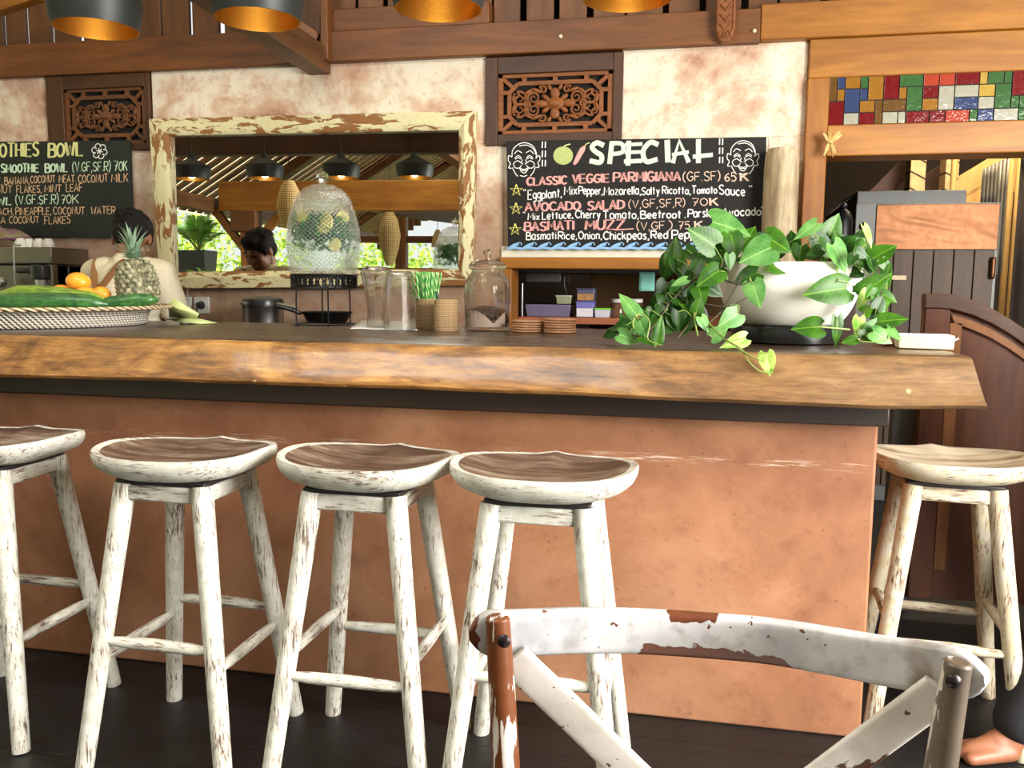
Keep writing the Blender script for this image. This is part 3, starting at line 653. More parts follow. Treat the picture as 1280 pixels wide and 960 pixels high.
for cx, cy_ in ((645.5, 238), (645, 261), (644, 287)):
    P5 = [(cx+8*math.sin(4*math.pi*k/5), cy_-7.5*math.cos(4*math.pi*k/5)) for k in range(6)]
    chalk_stroke(q, P5, 1.5, YBD)
q.build('star_drawing', M['ch_yellow'], cb)
q = MB(); xw = 634.
while xw < 950:                                          # row of little breaking waves
    cv = lambda pts, wd: chalk_stroke(q, [(xw+p.x, p.y) for p in catmull([(a, b_, 0) for a, b_ in pts], 4)], wd, YBD)
    cv([(0, 311), (6, 309.6), (12, 309.8), (18.4, 311)], 3.4); cv([(3, 309.5), (7, 306.8), (11, 305.2), (14.5, 304.2)], 3.0); cv([(6, 308.6), (10, 306.6), (14, 305.4)], 3.0); cv([(11, 304.6), (15.5, 303.2), (18.2, 304.8), (17.4, 306.4)], 1.3)
    xw += 18.2
q.build('wave_drawing', M['ch_blue'], cb)
q = MB()
def spiral_fill(q, cx, cy_, rx, ry, wpx):
    for k in range(4):
        f = 1-k*.27; chalk_stroke(q, [(cx+rx*f*math.cos(a*.35), cy_+ry*f*math.sin(a*.35)) for a in range(19)], wpx, YBD)
spiral_fill(q, 704, 194.5, 10.5, 9.5, 4.4); q.build('apple_drawing', M['ch_apple'], cb)
q = MB(); chalk_stroke(q, [(703, 187), (706, 182), (713, 180)], 1.6, YBD); q.build('apple_stalk', M['ch_lime'], cb)
q = MB(); q.tube([at(x, y, Y=YBD) for x, y in ((731, 183), (728, 187), (724, 194), (720, 202), (717.5, 205.5))], [.006, .0135, .0125, .0105, .006], 8, up=(0, 1, 0))
q.v = [(x, YBD-.0012+(y-YBD)*.1, z) for x, y, z in q.v]; q.build('chilli_drawing', M['ch_pink'], cb)
q = MB(); chalk_stroke(q, [(730, 184), (733, 180), (737, 178.5)], 1.4, YBD); q.build('chilli_stalk', M['ch_lime'], cb)
def face(q, cx, cy_, s=1.):
    def c(pts, closed=False, wd=1.15): chalk_stroke(q, [(cx+p.x*s, cy_+p.y*s) for p in catmull([(a, b_, 0) for a, b_ in pts], 5, closed)], wd, YBD)
    c([(-15,-4),(-14,-13),(-7,-20),(2,-22),(11,-18),(15.5,-9),(15,-2)]); c([(-6,-18),(4,-19),(12,-14),(15,-7)])
    c([(-15,-4),(-19,-6),(-19.5,0),(-17,4),(-19,9),(-15.5,10)]); c([(15,-3),(19,-6),(20,-1),(17.5,3),(19,8),(15.5,9)])
    c([(-14.5,9),(-11,16),(-8,20)]); c([(14.5,8),(11.5,15),(8,19.5)])
    for sx in (-1, 1):
        c([(sx*12,-8),(sx*8,-12),(sx*2.5,-9.5)]); c([(sx*11.5,-3),(sx*7,-6),(sx*3,-3)]); c([(sx*11,-1.5),(sx*7,-3.5),(sx*3.5,-1.5)])
        c([(sx*3.5,3),(sx*8,.5),(sx*13,4),(sx*11,9),(sx*6,9.5),(sx*3,6)]); c([(sx*2,-1),(sx*3,3.5),(sx*1,4.5)])
    c([(-6.5,9),(-2,11),(2,11),(6.5,8.5)]); c([(-5.5,10),(-2,15),(2,15),(5.5,10)]); c([(-3,12.5),(3,12.5)]); c([(-5,19),(0,20),(4,18.5)])
q = MB(); face(q, 655, 200.5); q.build('face_drawing', M['ch_white'], cb)
q = MB(); face(q, 928.5, 198); q.build('face_drawing', M['ch_white'], cb)
q = MB()
for x0, yy in ((680, 177), (901.5, 173)):
    for k in range(3):
        for dx in (-1.9, 1.9): chalk_stroke(q, [(x0+dx, yy+k*11.5), (x0+dx-.3, yy+8+k*11.5)], 1.7, YBD)
q.build('dash_drawing', M['ch_white'], cb)

YB2 = YBD
cb2 = thing('chalkboard', 'dark green chalkboard headed SMOOTHIES BOWL on the left of the mirror', 'chalkboard', tuple(at(80, 298, Y=YBD)))
boardbox(-160, 178.5, 161, 175.5, 165, 297.5, YBD, .024).build('board', M['gboard'], cb2, .002)
line(cb2, M['ch_lime'], 'title_lettering', ('SMOOTHIES', -30, 48, 197, 195, 17, 2.2, 1.2), ('BOWL', 61, 103, 196, 194, 17, 2.2, 1.6))
q = MB()
for k in range(6):
    a = k*math.pi/3+.2; chalk_stroke(q, [(124.5+6.2*math.cos(a)+3.6*math.cos(t*.7+a-2.2), 189+6.2*math.sin(a)+3.6*math.sin(t*.7+a-2.2)) for t in range(7)], 1.3, YBD)
    chalk_stroke(q, [(124.5, 189), (124.5+4*math.cos(a), 189+4*math.sin(a))], 1.5, YBD)
q.build('flower_drawing', M['ch_white'], cb2)
line(cb2, M['ch_mint'], 'dish_lettering', ('SMOOTHIE', 2, 48, 216, 215, 10.5, 1.5, 1.1), ('BOWL', 57, 84, 215.5, 214.5, 10.5, 1.6, 1.2))
line(cb2, M['ch_mint'], 'price_lettering', ('(V.GF,SF.R)', 91, 138, 214.5, 213.5, 11.5, 1.3), ('70K', 143, 159, 213.5, 213, 11.5, 1.4))
line(cb2, M['ch_tan'], 'ingredient_lettering', ('E,', 0-3, 3, 231.5, 231, 9, 1.3), ('BANANA,', 6, 37, 231, 229.5, 9, 1.4), ('COCONUT', 38.5, 69, 229, 228, 9, 1.3), ('MEAT.', 74, 95, 228.5, 227.5, 9, 1.4), ('COCONUT', 98, 135, 228.5, 227, 9.5, 1.3), ('MILK', 139.5, 160, 227.5, 227, 10, 1.3))
line(cb2, M['ch_tan'], 'ingredient_lettering', ('NUT', 0-2, 15, 241.5, 241, 9, 1.3), ('FLAKES,', 21, 52, 241, 240.5, 9, 1.3), ('MINT', 56, 77, 240.5, 240, 9, 1.4), ('LEAF', 83, 103, 240, 239, 9.5, 1.3))
line(cb2, M['ch_mint'], 'dish_lettering', ('BOWL', -22, 14, 257, 256, 10, 1.5, 1.0))
line(cb2, M['ch_mint'], 'price_lettering', ('(V.GF.SF.R)', 20, 73, 255.5, 254.5, 11, 1.4), ('70', 77, 89, 255, 254.5, 11, 1.3), ('K', 91, 98, 254.5, 254, 11, 1.3))
line(cb2, M['ch_tan'], 'ingredient_lettering', ('PEACH,', -14, 17, 269, 268, 8.5, 1.3), ('PINEAPPLE,', 20, 64, 269, 268, 9, 1.4), ('COCONUT', 67, 106, 268, 267.5, 9, 1.3), ('WATER', 114, 144, 267.5, 267, 9, 1.4))
line(cb2, M['ch_tan'], 'ingredient_lettering', ('NA', -6, 7, 280, 279.5, 8.5, 1.3), ('COCONUT', 12, 49, 279.5, 278.5, 8.5, 1.3), ('FLAKES', 56, 88, 280.5, 279, 9.5, 1.3))

# ------------------------------------------------------------------ carved vents
M['carve'] = wood('carved_teak', S(96,50,16), S(158,94,40), 'x', 16, .55, knots=False)
M['carve_dim'] = wood('carved_dark_teak', S(78,44,18), S(122,76,36), 'x', 16, .55, knots=False)
def carved_panel(label, px, fr, cv, ext):
    (ox0, oy0, ox1, oy1), (ix0, iy0, ix1, iy1) = px
    A0, A1 = at(ox0, oy0, Y=YW-.02), at(ox1, oy1, Y=YW-.02); x0, x1, z1, z0 = A0.x, A1.x, A0.z, A1.z
    B0, B1 = at(ix0, iy0, Y=YW-.02), at(ix1, iy1, Y=YW-.02); u0, u1, w1, w0 = B0.x, B1.x, B0.z, B1.z
    t = thing('carved_vent', label, 'carved vent', ((x0+x1)/2, YW-.02, z0))
    Yf = YW-.02
    for (a, b_, c, d, ax) in ((x0, u0, z0, z1, 'z'), (u1, x1, z0, z1, 'z'), (u0, u1, w1, z1, 'x'), (u0, u1, z0, w0, 'x')):
        q = MB(); q.box(a, b_, Yf, Yf+.07, c, d); q.build('frame_board', fr[0] if ax == 'x' else fr[1], t, .004)
    q = MB(); q.box(u0, u1, Yf+.046, Yf+.052, w0, w1); q.build('backing', M['black'], t)  # black sheet standing in for the dark behind the openings
    W, H = u1-u0, w1-w0; cx, cz = (u0+u1)/2, (w0+w1)/2; Yc = Yf+.022
    q = MB(); e = .045*W
    q.box(u0, u1, Yf+.012, Yf+.034, w1-e*.7, w1); q.box(u0, u1, Yf+.012, Yf+.034, w0, w0+e*.7); q.box(u0, u0+e, Yf+.012, Yf+.034, w0, w1); q.box(u1-e, u1, Yf+.012, Yf+.034, w0, w1)
    iw, ih = W*.40, H*.345; cc = ih*.42                     # chamfered inner frame joined to the border by short bars
    oc = [(cx-iw, cz-ih+cc), (cx-iw+cc, cz-ih), (cx+iw-cc, cz-ih), (cx+iw, cz-ih+cc), (cx+iw, cz+ih-cc), (cx+iw-cc, cz+ih), (cx-iw+cc, cz+ih), (cx-iw, cz+ih-cc)]
    for i in range(8):
        a, b_ = oc[i], oc[(i+1) % 8]; q.beam((a[0], Yc, a[1]), (b_[0], Yc, b_[1]), .022, .014*W/.62, up=(0, 1, .001))
    for fx in (-.27, 0, .27):
        for s in (-1, 1): q.box(cx+fx*W-.012, cx+fx*W+.012, Yc-.008, Yc+.01, min(cz+s*ih, cz+s*H/2), max(cz+s*ih, cz+s*H/2))
    for s in (-1, 1):
        for fz in (-.2, .2): q.box(min(cx+s*iw, cx+s*W/2), max(cx+s*iw, cx+s*W/2), Yc-.008, Yc+.01, cz+fz*H-.010, cz+fz*H+.010)
        for s2 in (-1, 1): q.beam((cx+s*(iw-cc*.5), Yc, cz+s2*(ih-cc*.5)), (cx+s*W*.48, Yc, cz+s2*H*.47), .02, .014, up=(0, 1, .001))
    q.build('lattice', cv, t, .002)
    q = MB(); k = W/.62                                    # rosette and acanthus scrolls
    q.ell((cx, Yc-.008, cz), (.035*k, .014, .022*k)); q.ell((cx, Yc-.002, cz), (.052*k, .010, .034*k))
    for s in (-1, 1):
        q.ell((cx+s*.075*k, Yc-.002, cz), (.036*k, .010, .020*k)); q.ell((cx, Yc-.002, cz+s*.052*k), (.026*k, .010, .030*k))
        for s2 in (-1, 1):
            q.ell((cx+s*.05*k, Yc, cz+s2*.032*k), (.024*k, .009, .013*k), Matrix.Rotation(-s*s2*R(35), 3, 'Y'))
            for (mx, mz, r0, turns, ph) in ((.115, .030, .034, 1.5, 0.), (.19, .026, .042, 1.6, 1.2), (.155, -.002, .020, 1.2, 2.4), (.065, .072, .022, 1.2, .5), (.215, .05, .02, 1.1, 2.)):
                P = []
                for i in range(22):
                    f = i/21; a = ph+f*turns*2*math.pi; r = r0*k*(1-.82*f)
                    P.append((cx+s*(mx*k+r*math.cos(a)), Yc-.004*f, cz+s2*(mz*k+r*math.sin(a))))
                q.tube(P, [.0065*k*(1.15-.6*i/21) for i in range(22)], 7, up=(0, 1, 0))
            for (lx, lz, an, ln) in ((.10, .07, 20, .03), (.145, .062, -30, .026), (.225, .02, 70, .026), (.16, .03, 10, .022), (.03, .085, 60, .02)):
                q.ell((cx+s*lx*k, Yc-.004, cz+s2*lz*k), (ln*k, .008, .010*k), Matrix.Rotation(-s*s2*R(an), 3, 'Y'), 10, 8)
    q.build('carving', cv, t)
    return t
carved_panel('orange brown carved scroll panel above the SPECIAL chalkboard', ((607,72,777,178), (622,93,765,164)), (M['dark_x'], M['dark_z']), M['carve'], 0)
carved_panel('darker carved scroll panel above the SMOOTHIES BOWL chalkboard', ((56,96,189,187), (78,112,182,178)), (M['dark_x'], M['dark_z']), M['carve_dim'], 0)

# ------------------------------------------------------------------ mosaic glass strip over the doorway
ms = thing('mosaic_strip', 'strip of coloured glass mosaic tiles between the doorway beams', 'mosaic panel', (1.2, 4.36, zh1))
zm0, zm1 = zh1, 2.245; xm0, xm1 = xj, 2.2; Hm = (zm1-zm0)/4
cols = {'blue': S(56,70,108), 'green': S(60,100,56), 'red': S(170,66,48), 'maroon': S(112,24,28), 'yellow': S(180,150,70), 'amber': S(150,104,40), 'clear': S(166,164,148), 'brown': S(104,74,36)}
MC = {}
for k_, c in cols.items():
    g = G('mosaic_'+k_); n_ = g.noise(g.co(), 45, 3); M['mos_'+k_] = g.out(g.mix(n_, tuple(x*.7 for x in c), c), .12, bump=(n_, .4, .004), spec=.6)
rng = random.Random(11); grid_ = {}; NR, NC = 4, 46; cw = (xm1-xm0)/NC
seq = list(cols); tiles = MB()
for r_ in range(NR):
    for c in range(NC):
        if (r_, c) in grid_: continue
        wd = rng.choice((1, 2, 2, 3)); ht = rng.choice((1, 1, 1, 2))
        while c+wd > NC or any((r_, c+i) in grid_ for i in range(wd)): wd -= 1
        if r_+ht > NR or any((r_+1, c+i) in grid_ for i in range(wd) if ht == 2): ht = 1
        if ht == 2 and wd == 3: wd = 2
        for i in range(wd):
            for j in range(ht): grid_[(r_+j, c+i)] = 1
        k_ = rng.choices(seq, (5, 5, 3, 2, 3, 4, 5, 3))[0]; g_ = .0022
        tiles.box(xm0+c*cw+g_, xm0+(c+wd)*cw-g_, 4.366+rng.uniform(0, .003), 4.376, zm0+r_*Hm+g_, zm0+(r_+ht)*Hm-g_, seq.index(k_))
tiles.build('glass_mosaic', [M['mos_'+k_] for k_ in seq], ms, .0015, smooth=False)
q = MB(); q.box(xm0, 3.6, 4.375, 4.40, zm0, zm1); q.build('grout_backing', plain('grout', S(40,36,30), .8), ms)

# ------------------------------------------------------------------ carved corbel, log post, straw knot, nail heads, wall sockets
co_ = thing('carved_corbel', 'carved wooden hanging corbel fixed to the beam above the log post', 'corbel', tuple(at(906, 52, Y=4.30)))
q = MB(); c0 = at(906, 52, Y=4.30); c1 = at(906, -40, Y=4.30); xw_ = rad(24, c0)
poly = [(-xw_, c1.z), (-xw_, c0.z+.06), (-xw_*.75, c0.z+.022), (-xw_*.3, c0.z), (xw_*.3, c0.z), (xw_*.75, c0.z+.022), (xw_, c0.z+.06), (xw_, c1.z)]
q.prism(poly, lambda u, v, t: (c0.x+u, t, v), 4.30, 4.36); q.build('corbel_body', M['carve'], co_, .004)
q = MB()
for i in range(5):
    z = c0.z+.05+i*.045; q.tube([(c0.x+s, 4.296, z+a) for s, a in ((-xw_*.55, .03), (0, 0), (xw_*.55, .03))], .005, 6, up=(0, 1, 0))
for s in (-1, 1):
    q.tube([(c0.x+s*xw_*.8, 4.298, c1.z), (c0.x+s*xw_*.8, 4.298, c0.z+.06), (c0.x+s*xw_*.55, 4.298, c0.z+.025)], .005, 6, up=(0, 1, 0))
    q.tube([(c0.x+s*(.008+.016*math.cos(a*.5)), 4.296, c0.z+.034+.016*math.sin(a*.5)) for a in range(12)], .004, 6, up=(0, 1, 0))
q.build('carved_relief', M['carve'], co_)
g = G('weathered_log'); v = g.co((1, 1, .12)); a = g.noise(v, 22, 6, .65, .5); b_ = g.noise(g.co(), 5, 4)
M['log'] = g.out(g.mix(g.mr(b_, .45, .7, 0, .6), g.ramp(a, [(.3, S(128,110,82)), (.5, S(184,166,134)), (.7, S(222,208,180))]), S(132,106,76)), .8, bump=(a, .5, .01))
l0, l1 = at(978, 186, Y=4.27), at(976, 420, Y=4.27); rl = rad(42, l0)
q = MB(); q.lathe([(rl*.6, l1.z-1.05), (rl*1.02, l1.z-1.04), (rl*1.05, l1.z), (rl*.98, l1.z+.3), (rl*.97, l0.z-.1), (rl*.93, l0.z-.02), (rl*.8, l0.z), (rl*.3, l0.z+.006)], (l0.x, 4.27, 0), 40, wob=lambda a, i: 1+.05*math.sin(2*a+i*.7)+.03*math.sin(5*a+i))
tag(q.build('log_post', M['log']), 'rough weathered log post standing at the right of the SPECIAL chalkboard', 'log post')
M['straw'] = plain('dry_straw', S(206,176,112), .8, scale=60, var=.3)
sk = thing('straw_knot', 'knot of dry palm leaf tied to the doorway upright', 'straw knot', tuple(at(1037, 192, Y=4.30)))
q = MB(); cc_ = at(1037, 178, Y=4.30)
for i, (a, ln, b2) in enumerate(((97, .06, .004), (84, .05, -.006), (62, .055, .008), (112, .045, -.006), (-84, .07, .005), (-100, .062, -.006), (-70, .055, .004), (48, .045, .01))):
    d = Vector((math.cos(R(a)), 0, math.sin(R(a)))); q.tube([cc_, cc_+d*ln*.5+Vector((b2, -.012, 0)), cc_+d*ln+Vector((b2*2, -.004, 0))], [.009, .011, .005], 6, flat=(1, .4))
q.build('leaf_strips', M['straw'], sk)
q = MB(); q.lathe([(.014, -.006), (.018, 0), (.014, .006)], cc_+Vector((0, -.006, 0)), 14, rot=Matrix.Rotation(R(20), 3, 'Y')); q.build('binding', M['straw'], sk)
for nm, x, y, lb in (('wall_peg', 701, 46, 'small pale peg in the beam above the carved panel'), ('wall_peg', 943, 39, 'small pale peg in the beam right of the hanging corbel')):
    c = at(x, y, Y=4.352); q = MB(); q.lathe([(.009, -.006), (.009, .01), (.006, .013)], c, 12, rot=Matrix.Rotation(R(90), 3, 'X')); tag(q.build(nm, plain('bone', S(220,206,180), .5)), lb, 'peg', 'pale pegs in the beam')
M['white_plastic'] = plain('white_plastic', S(222,222,216), .35)
for i, (x0, x1) in enumerate(((217, 239), (242, 261))):
    c0, c1 = at(x0, 371, Y=4.386), at(x1, 392, Y=4.386)
    t = thing('power_socket', ('white wall socket with a plug left of the other, behind the green leaf scraps', 'white wall socket with a black plug right of the other socket')[i], 'socket', ((c0.x+c1.x)/2, 4.392, c1.z), 'wall sockets below the mirror')
    q = MB(); q.box(c0.x, c1.x, 4.386, 4.402, c1.z, c0.z); q.build('plate', M['white_plastic'], t, .003)
    q = MB(); cx, cz = (c0.x+c1.x)/2, (c0.z+c1.z)/2; q.lathe([(.024, 0), (.024, .004), (.02, .012), (.018, .03), (.012, .034)], (cx, 4.388, cz), 20, rot=Matrix.Rotation(R(90), 3, 'X')); q.build('plug', M['blackplastic'], t)
    q = MB(); q.tube(catmull([(cx, 4.352, cz), (cx, 4.34, cz-.03), (cx+.01, 4.345, cz-.07), (cx+.02, 4.35, cz-.11)], 5), .004, 8); q.build('cord', M['blackplastic'], t)
# ------------------------------------------------------------------ things on the bar
ZT = 1.089
def glass(name, tint=(.97, .985, .98), rough=.02, ior=1.45, clear=.55):   # thin clear glassware: lets most light straight through
    g = G(name); g.out(tint, rough, trans=1., ior=ior); _t = g.n('ShaderNodeBsdfTransparent'); _t.inputs[0].default_value = (*tint, 1); _x = g.n('ShaderNodeMixShader')
    lw = g.n('ShaderNodeLayerWeight'); lw.inputs[0].default_value = .35; g.set(_x.inputs[0], g.mr(lw.outputs['Facing'], 0, 1, 1-clear, 1)); g.t.links.new(_t.outputs[0], _x.inputs[1]); g.t.links.new(g.b.outputs[0], _x.inputs[2]); g.t.links.new(_x.outputs[0], g.o.inputs[0]); return g.m
M['glass'] = glass('clear_glass', (.985, .99, .99), .0, 1.3, .7)
M['glass_thin'] = glass('jar_glass', ior=1.3, clear=.6)
def crystal(g):
    v = g.co(); x = g.xyz(v)
    ang = g.math('ARCTAN2', x[1], x[0]); u = g.math('MULTIPLY', ang, 44/6.2832); w_ = g.math('MULTIPLY', x[2], 62.)
    a = g.math('ABSOLUTE', g.math('SUBTRACT', g.math('FRACT', g.math('ADD', u, w_)), .5)); b_ = g.math('ABSOLUTE', g.math('SUBTRACT', g.math('FRACT', g.math('SUBTRACT', u, w_)), .5))
    h = g.math('ABSOLUTE', g.math('SUBTRACT', g.math('FRACT', g.math('MULTIPLY', w_, 2.)), .5))
    return (g.math('ADD', g.math('ADD', a, b_), g.math('MULTIPLY', h, .5)), .55, .006)
g = G('cut_glass'); h_ = crystal(g); g.out((.97, .99, .985), .04, trans=1., ior=1.25, bump=(h_[0], .35, .005))
_d = g.n('ShaderNodeBsdfTranslucent'); _d.inputs[0].default_value = (.86, .93, .92, 1); _d2 = g.n('ShaderNodeBsdfDiffuse'); _d2.inputs[0].default_value = (.86, .93, .92, 1); _a = g.n('ShaderNodeAddShader'); _x = g.n('ShaderNodeMixShader'); _t = g.n('ShaderNodeBsdfTransparent'); _y = g.n('ShaderNodeMixShader')
g.set(_x.inputs[0], g.mr(h_[0], .45, 1.05, .01, .09)); L_ = g.t.links.new; L_(_d.outputs[0], _a.inputs[0]); L_(_d2.outputs[0], _a.inputs[1]); _y.inputs[0].default_value = .28; L_(_t.outputs[0], _y.inputs[1]); L_(g.b.outputs[0], _y.inputs[2]); L_(_y.outputs[0], _x.inputs[1]); L_(_a.outputs[0], _x.inputs[2]); L_(_x.outputs[0], g.o.inputs[0]); M['cutglass'] = g.m
# drink dispenser on a wire stand
dx, dy = at(405, 340, Y=3.22).x, 3.22
dp = lambda y: at(405, y, Y=3.22).z
RJ = rad(92, (dx, dy, 1.45))
disp = thing('drink_dispenser', 'tall patterned glass drink dispenser with lid holding mint and lemon water', 'drink dispenser', (dx, dy, dp(343)))
zb_, zl = dp(343), dp(253)
q = MB(); H_ = zl-zb_
prof = [(.2, 0), (.86, .0), (.90, .015), (.945, .12), (.985, .26), (1.0, .42), (.98, .6), (.93, .75), (.84, .9), (.77, 1.0)]
outer = [(p.x, p.y) for p in catmull([(r*RJ, zb_+z*H_, 0) for r, z in prof], 5)]
inner = [(max(r-.006, .004), z+(.008 if z < zb_+.02 else 0)) for r, z in outer][::-1]
q.lathe(outer+inner, (dx, dy, 0), 56, cap=(True, True)); q.build('glass_jar', M['cutglass'], disp, angle=60)
q = MB(); zk = dp(232)
lid = [(.76, 0), (.78, .06), (.765, .14), (.72, .30), (.64, .55), (.52, .78), (.36, .95), (.30, 1.02), (.14, 1.06)]
o_ = [(p.x, p.y) for p in catmull([(r*RJ, zl+z*(zk-zl), 0) for r, z in lid], 4)]
q.lathe(o_+[(max(r-.007, .004), z-.005) for r, z in o_][::-1], (dx, dy, 0), 48); ld = q.build('glass_lid', M['cutglass'], disp, angle=60)
q = MB(); kz = zk+.002; kr = rad(17, (dx, dy, kz)); q.lathe([(kr*.5, kz-.004), (kr*.45, kz+.008), (kr*.8, kz+.014), (kr*1., kz+.028), (kr*.85, kz+.042), (kr*.5, kz+.052), (.003, kz+.055)], (dx, dy, 0), 10); q.build('lid_knob', M['glass'], ld, angle=10)
g = G('infused_water'); _t = g.n('ShaderNodeBsdfTransparent'); _t.inputs[0].default_value = (.965, .99, .965, 1); g.t.links.new(_t.outputs[0], g.o.inputs[0]); M['water'] = g.m
g = G('mint_leaf'); n_ = g.noise(g.co(), 30, 3); g.out(g.mix(n_, S(14,78,16), S(54,132,34)), .6)
_t = g.n('ShaderNodeBsdfTranslucent'); _t.inputs[0].default_value = (*S(70,160,50), 1); _x = g.n('ShaderNodeMixShader'); _x.inputs[0].default_value = .5; g.t.links.new(g.b.outputs[0], _x.inputs[1]); g.t.links.new(_t.outputs[0], _x.inputs[2]); g.t.links.new(_x.outputs[0], g.o.inputs[0]); M['mint'] = g.m
g = G('lemon_flesh'); M['lemon'] = g.out(g.ramp(g.noise(g.co(), 60, 3), [(.3, S(206,190,84)), (.7, S(230,220,140))]), .5)
q = MB(); rm = random.Random(5)
def rj_at(z):
    for (r0, z0), (r1, z1) in zip(outer, outer[1:]):
        if z0 <= z <= z1 and z1 > z0: return r0+(r1-r0)*(z-z0)/(z1-z0)
    return RJ*.8
for i in range(560):
    zz = zb_+H_*(.50+.31*rm.random()) if i > 110 else zb_+H_*(.34+.2*rm.random()); a = rm.uniform(0, 6.283); rr_ = (rj_at(zz)-.022)*math.sqrt(rm.random())
    c = Vector((dx+rr_*math.cos(a), dy+rr_*math.sin(a), zz)); Rm = Euler((rm.uniform(-2, 2), rm.uniform(-2, 2), rm.uniform(0, 6))).to_matrix(); L = rm.uniform(.018, .032)
    vs = [c+Rm@Vector(v) for v in ((-L/2, 0, 0), (-L*.2, L*.28, .003), (L*.2, L*.26, .003), (L/2, 0, 0), (L*.2, -L*.26, .003), (-L*.2, -L*.28, .003))]
    q.add(vs, [(0, 1, 2, 3), (0, 3, 4, 5)])
q.build('mint_leaves', M['mint'], disp, kind='stuff', fix=False)
for x, y, rpx, Yo in ((406, 279, 13, -.085), (428, 272, 8, -.03), (418, 306, 9, -.075), (378, 272, 7, -.08)):
    c = at(x, y, Y=dy+Yo); q = MB(); r0 = rad(rpx*2, c); rt = Matrix.Rotation(R(80), 3, 'X')@Matrix.Rotation(R((x*7) % 40-20), 3, 'Y'); q.lathe([(r0*.96, -.003), (r0, 0), (r0*.96, .003)], c, 24, rot=rt); q.build('lemon_slice', M['lemon'], disp)
q = MB(); zw = dp(268); wp = [(max(r-.0075, .004), z) for r, z in outer if z < zw]; wp[0] = (.004, zb_+.010); q.lathe([(r, max(z, zb_+.010)) for r, z in wp], (dx, dy, 0), 48); q.build('water', M['water'], disp)
st = thing('dispenser_stand', 'black wire stand with pierced metal band under the glass dispenser', 'stand', (dx, dy, ZT))
q = MB(); z1, z0 = dp(342.5), dp(362); Rr = rad(80, (dx, dy, z0)); q.lathe([(Rr, z0), (Rr+.004, z0+.004), (Rr+.001, z0+.008), (Rr+.001, z0+.012), (Rr-.003, z0+.012), (Rr-.003, z0)], (dx, dy, 0), 48, cap=(False, False)); q.lathe([(Rr, z1), (Rr+.005, z1-.003), (Rr+.001, z1-.012), (Rr-.003, z1-.012), (Rr-.003, z1)], (dx, dy, 0), 48, cap=(False, False))
nb = 30
for i in range(nb):
    a0, a1 = 2*math.pi*i/nb, 2*math.pi*(i+1)/nb; am = (a0+a1)/2
    P = lambda a, z: (dx+Rr*math.cos(a), dy+Rr*math.sin(a), z)
    zc_, h2 = (z0+z1)/2, (z1-z0)/2-.008
    for s in (-1, 1): q.tube([P(a0, zc_+s*h2), P(am, zc_), P(a1, zc_+s*h2)], .0032, 5)
    q.tube([P(am, zc_-h2), P(am+.05, zc_), P(am, zc_+h2), P(am-.05, zc_), P(am, zc_-h2)], .0028, 5)
q.build('pierced_band', M['blackmetal'], st)
q = MB(); q.lathe([(.01, z1-.012), (Rr-.002, z1-.012), (Rr-.002, z1-.008), (.01, z1-.008)], (dx, dy, 0), 40); q.build('support_plate', M['blackmetal'], st)
for a in (238, 300, 62, 118):
    q = MB(); c, s = math.cos(R(a)), math.sin(R(a)); q.tube([(dx+Rr*c, dy+Rr*s, z0+.01), (dx+(Rr+.002)*c, dy+(Rr+.002)*s, z0-.05), (dx+(Rr+.003)*c, dy+(Rr+.003)*s, ZT+.006), (dx+(Rr+.001)*c, dy+(Rr+.001)*s, ZT+.003), (dx+(Rr-.012)*c, dy+(Rr-.012)*s, ZT+.003)], .0032, 8); q.build('wire_leg', M['blackmetal'], st)
q = MB(); q.lathe([(Rr-.006, ZT+.003), (Rr-.003, ZT+.006), (Rr-.006, ZT+.009), (Rr-.009, ZT+.006), (Rr-.006, ZT+.003)], (dx, dy, 0), 40, cap=(False, False)); q.build('foot_ring', M['blackmetal'], st)
tp = at(449, 392, Y=dy-.02)
q = MB(); q.lathe([(.008, -.03), (.011, -.02), (.008, -.01), (.006, .0)], at(448, 384, Y=dy-.03), 14); q.tube([at(449, 346, Y=dy-.05), at(456, 372, Y=dy-.09), at(457, 392, Y=dy-.09)], [.006, .005, .006], 10); 

# two upturned glasses on a napkin
def up_glass(x, y0, y1, prof, label, Yc, facets):
    b0 = at(x, y0, Y=Yc); zt = at(x, y1, Y=Yc).z; H2 = zt-ZT
    t = thing('drinking_glass', label, 'glass', (b0.x, Yc, ZT+.0025), 'upturned glasses on the bar')
    q = MB(); o = [(p.x, p.y) for p in catmull([(r, ZT+.003+h*H2, 0) for r, h in prof], 4)]
    inn = [(max(r-.0035, .003), min(z, ZT+.003+H2*.93)) for r, z in o][::-1]
    w_ = (lambda a, i: 1+.02*math.cos(facets*a)) if facets else None
    q.lathe(o+inn, (b0.x, Yc, 0), 48, wob=w_, cap=(False, False)); q.lathe([(.003, ZT+.003+H2*.9), (prof[-1][0], ZT+.003+H2*.96), (prof[-1][0]*.98, ZT+.003+H2)], (b0.x, Yc, 0), 48, wob=w_, cap=(True, True)); q.build('bowl', M['glass'], t, angle=50); return t
g1x = rad(1, (-1.25, 3.12, 1.2))*2
up_glass(471, 408, 334, [(g1x*13, 0), (g1x*11.5, .1), (g1x*11.5, .3), (g1x*14.5, .6), (g1x*18.5, .84), (g1x*19.5, .92), (g1x*16, .98), (g1x*13, 1.0)], 'wide topped upturned glass beside the drink dispenser', 3.13, 9)
up_glass(500, 410, 340, [(g1x*19.5, 0), (g1x*18.8, .2), (g1x*17.5, .5), (g1x*16, .8), (g1x*14.8, .95), (g1x*13, 1.0)], 'straight upturned glass beside the striped paper straws', 2.98, 10)
M['napkin'] = plain('white_napkin', S(228,230,226), .85)
q = MB(); na, nb_, nc, nd = at(437, 411.5, Z=ZT), at(522, 413.5, Z=ZT), at(520, 402, Z=ZT), at(452, 401, Z=ZT)
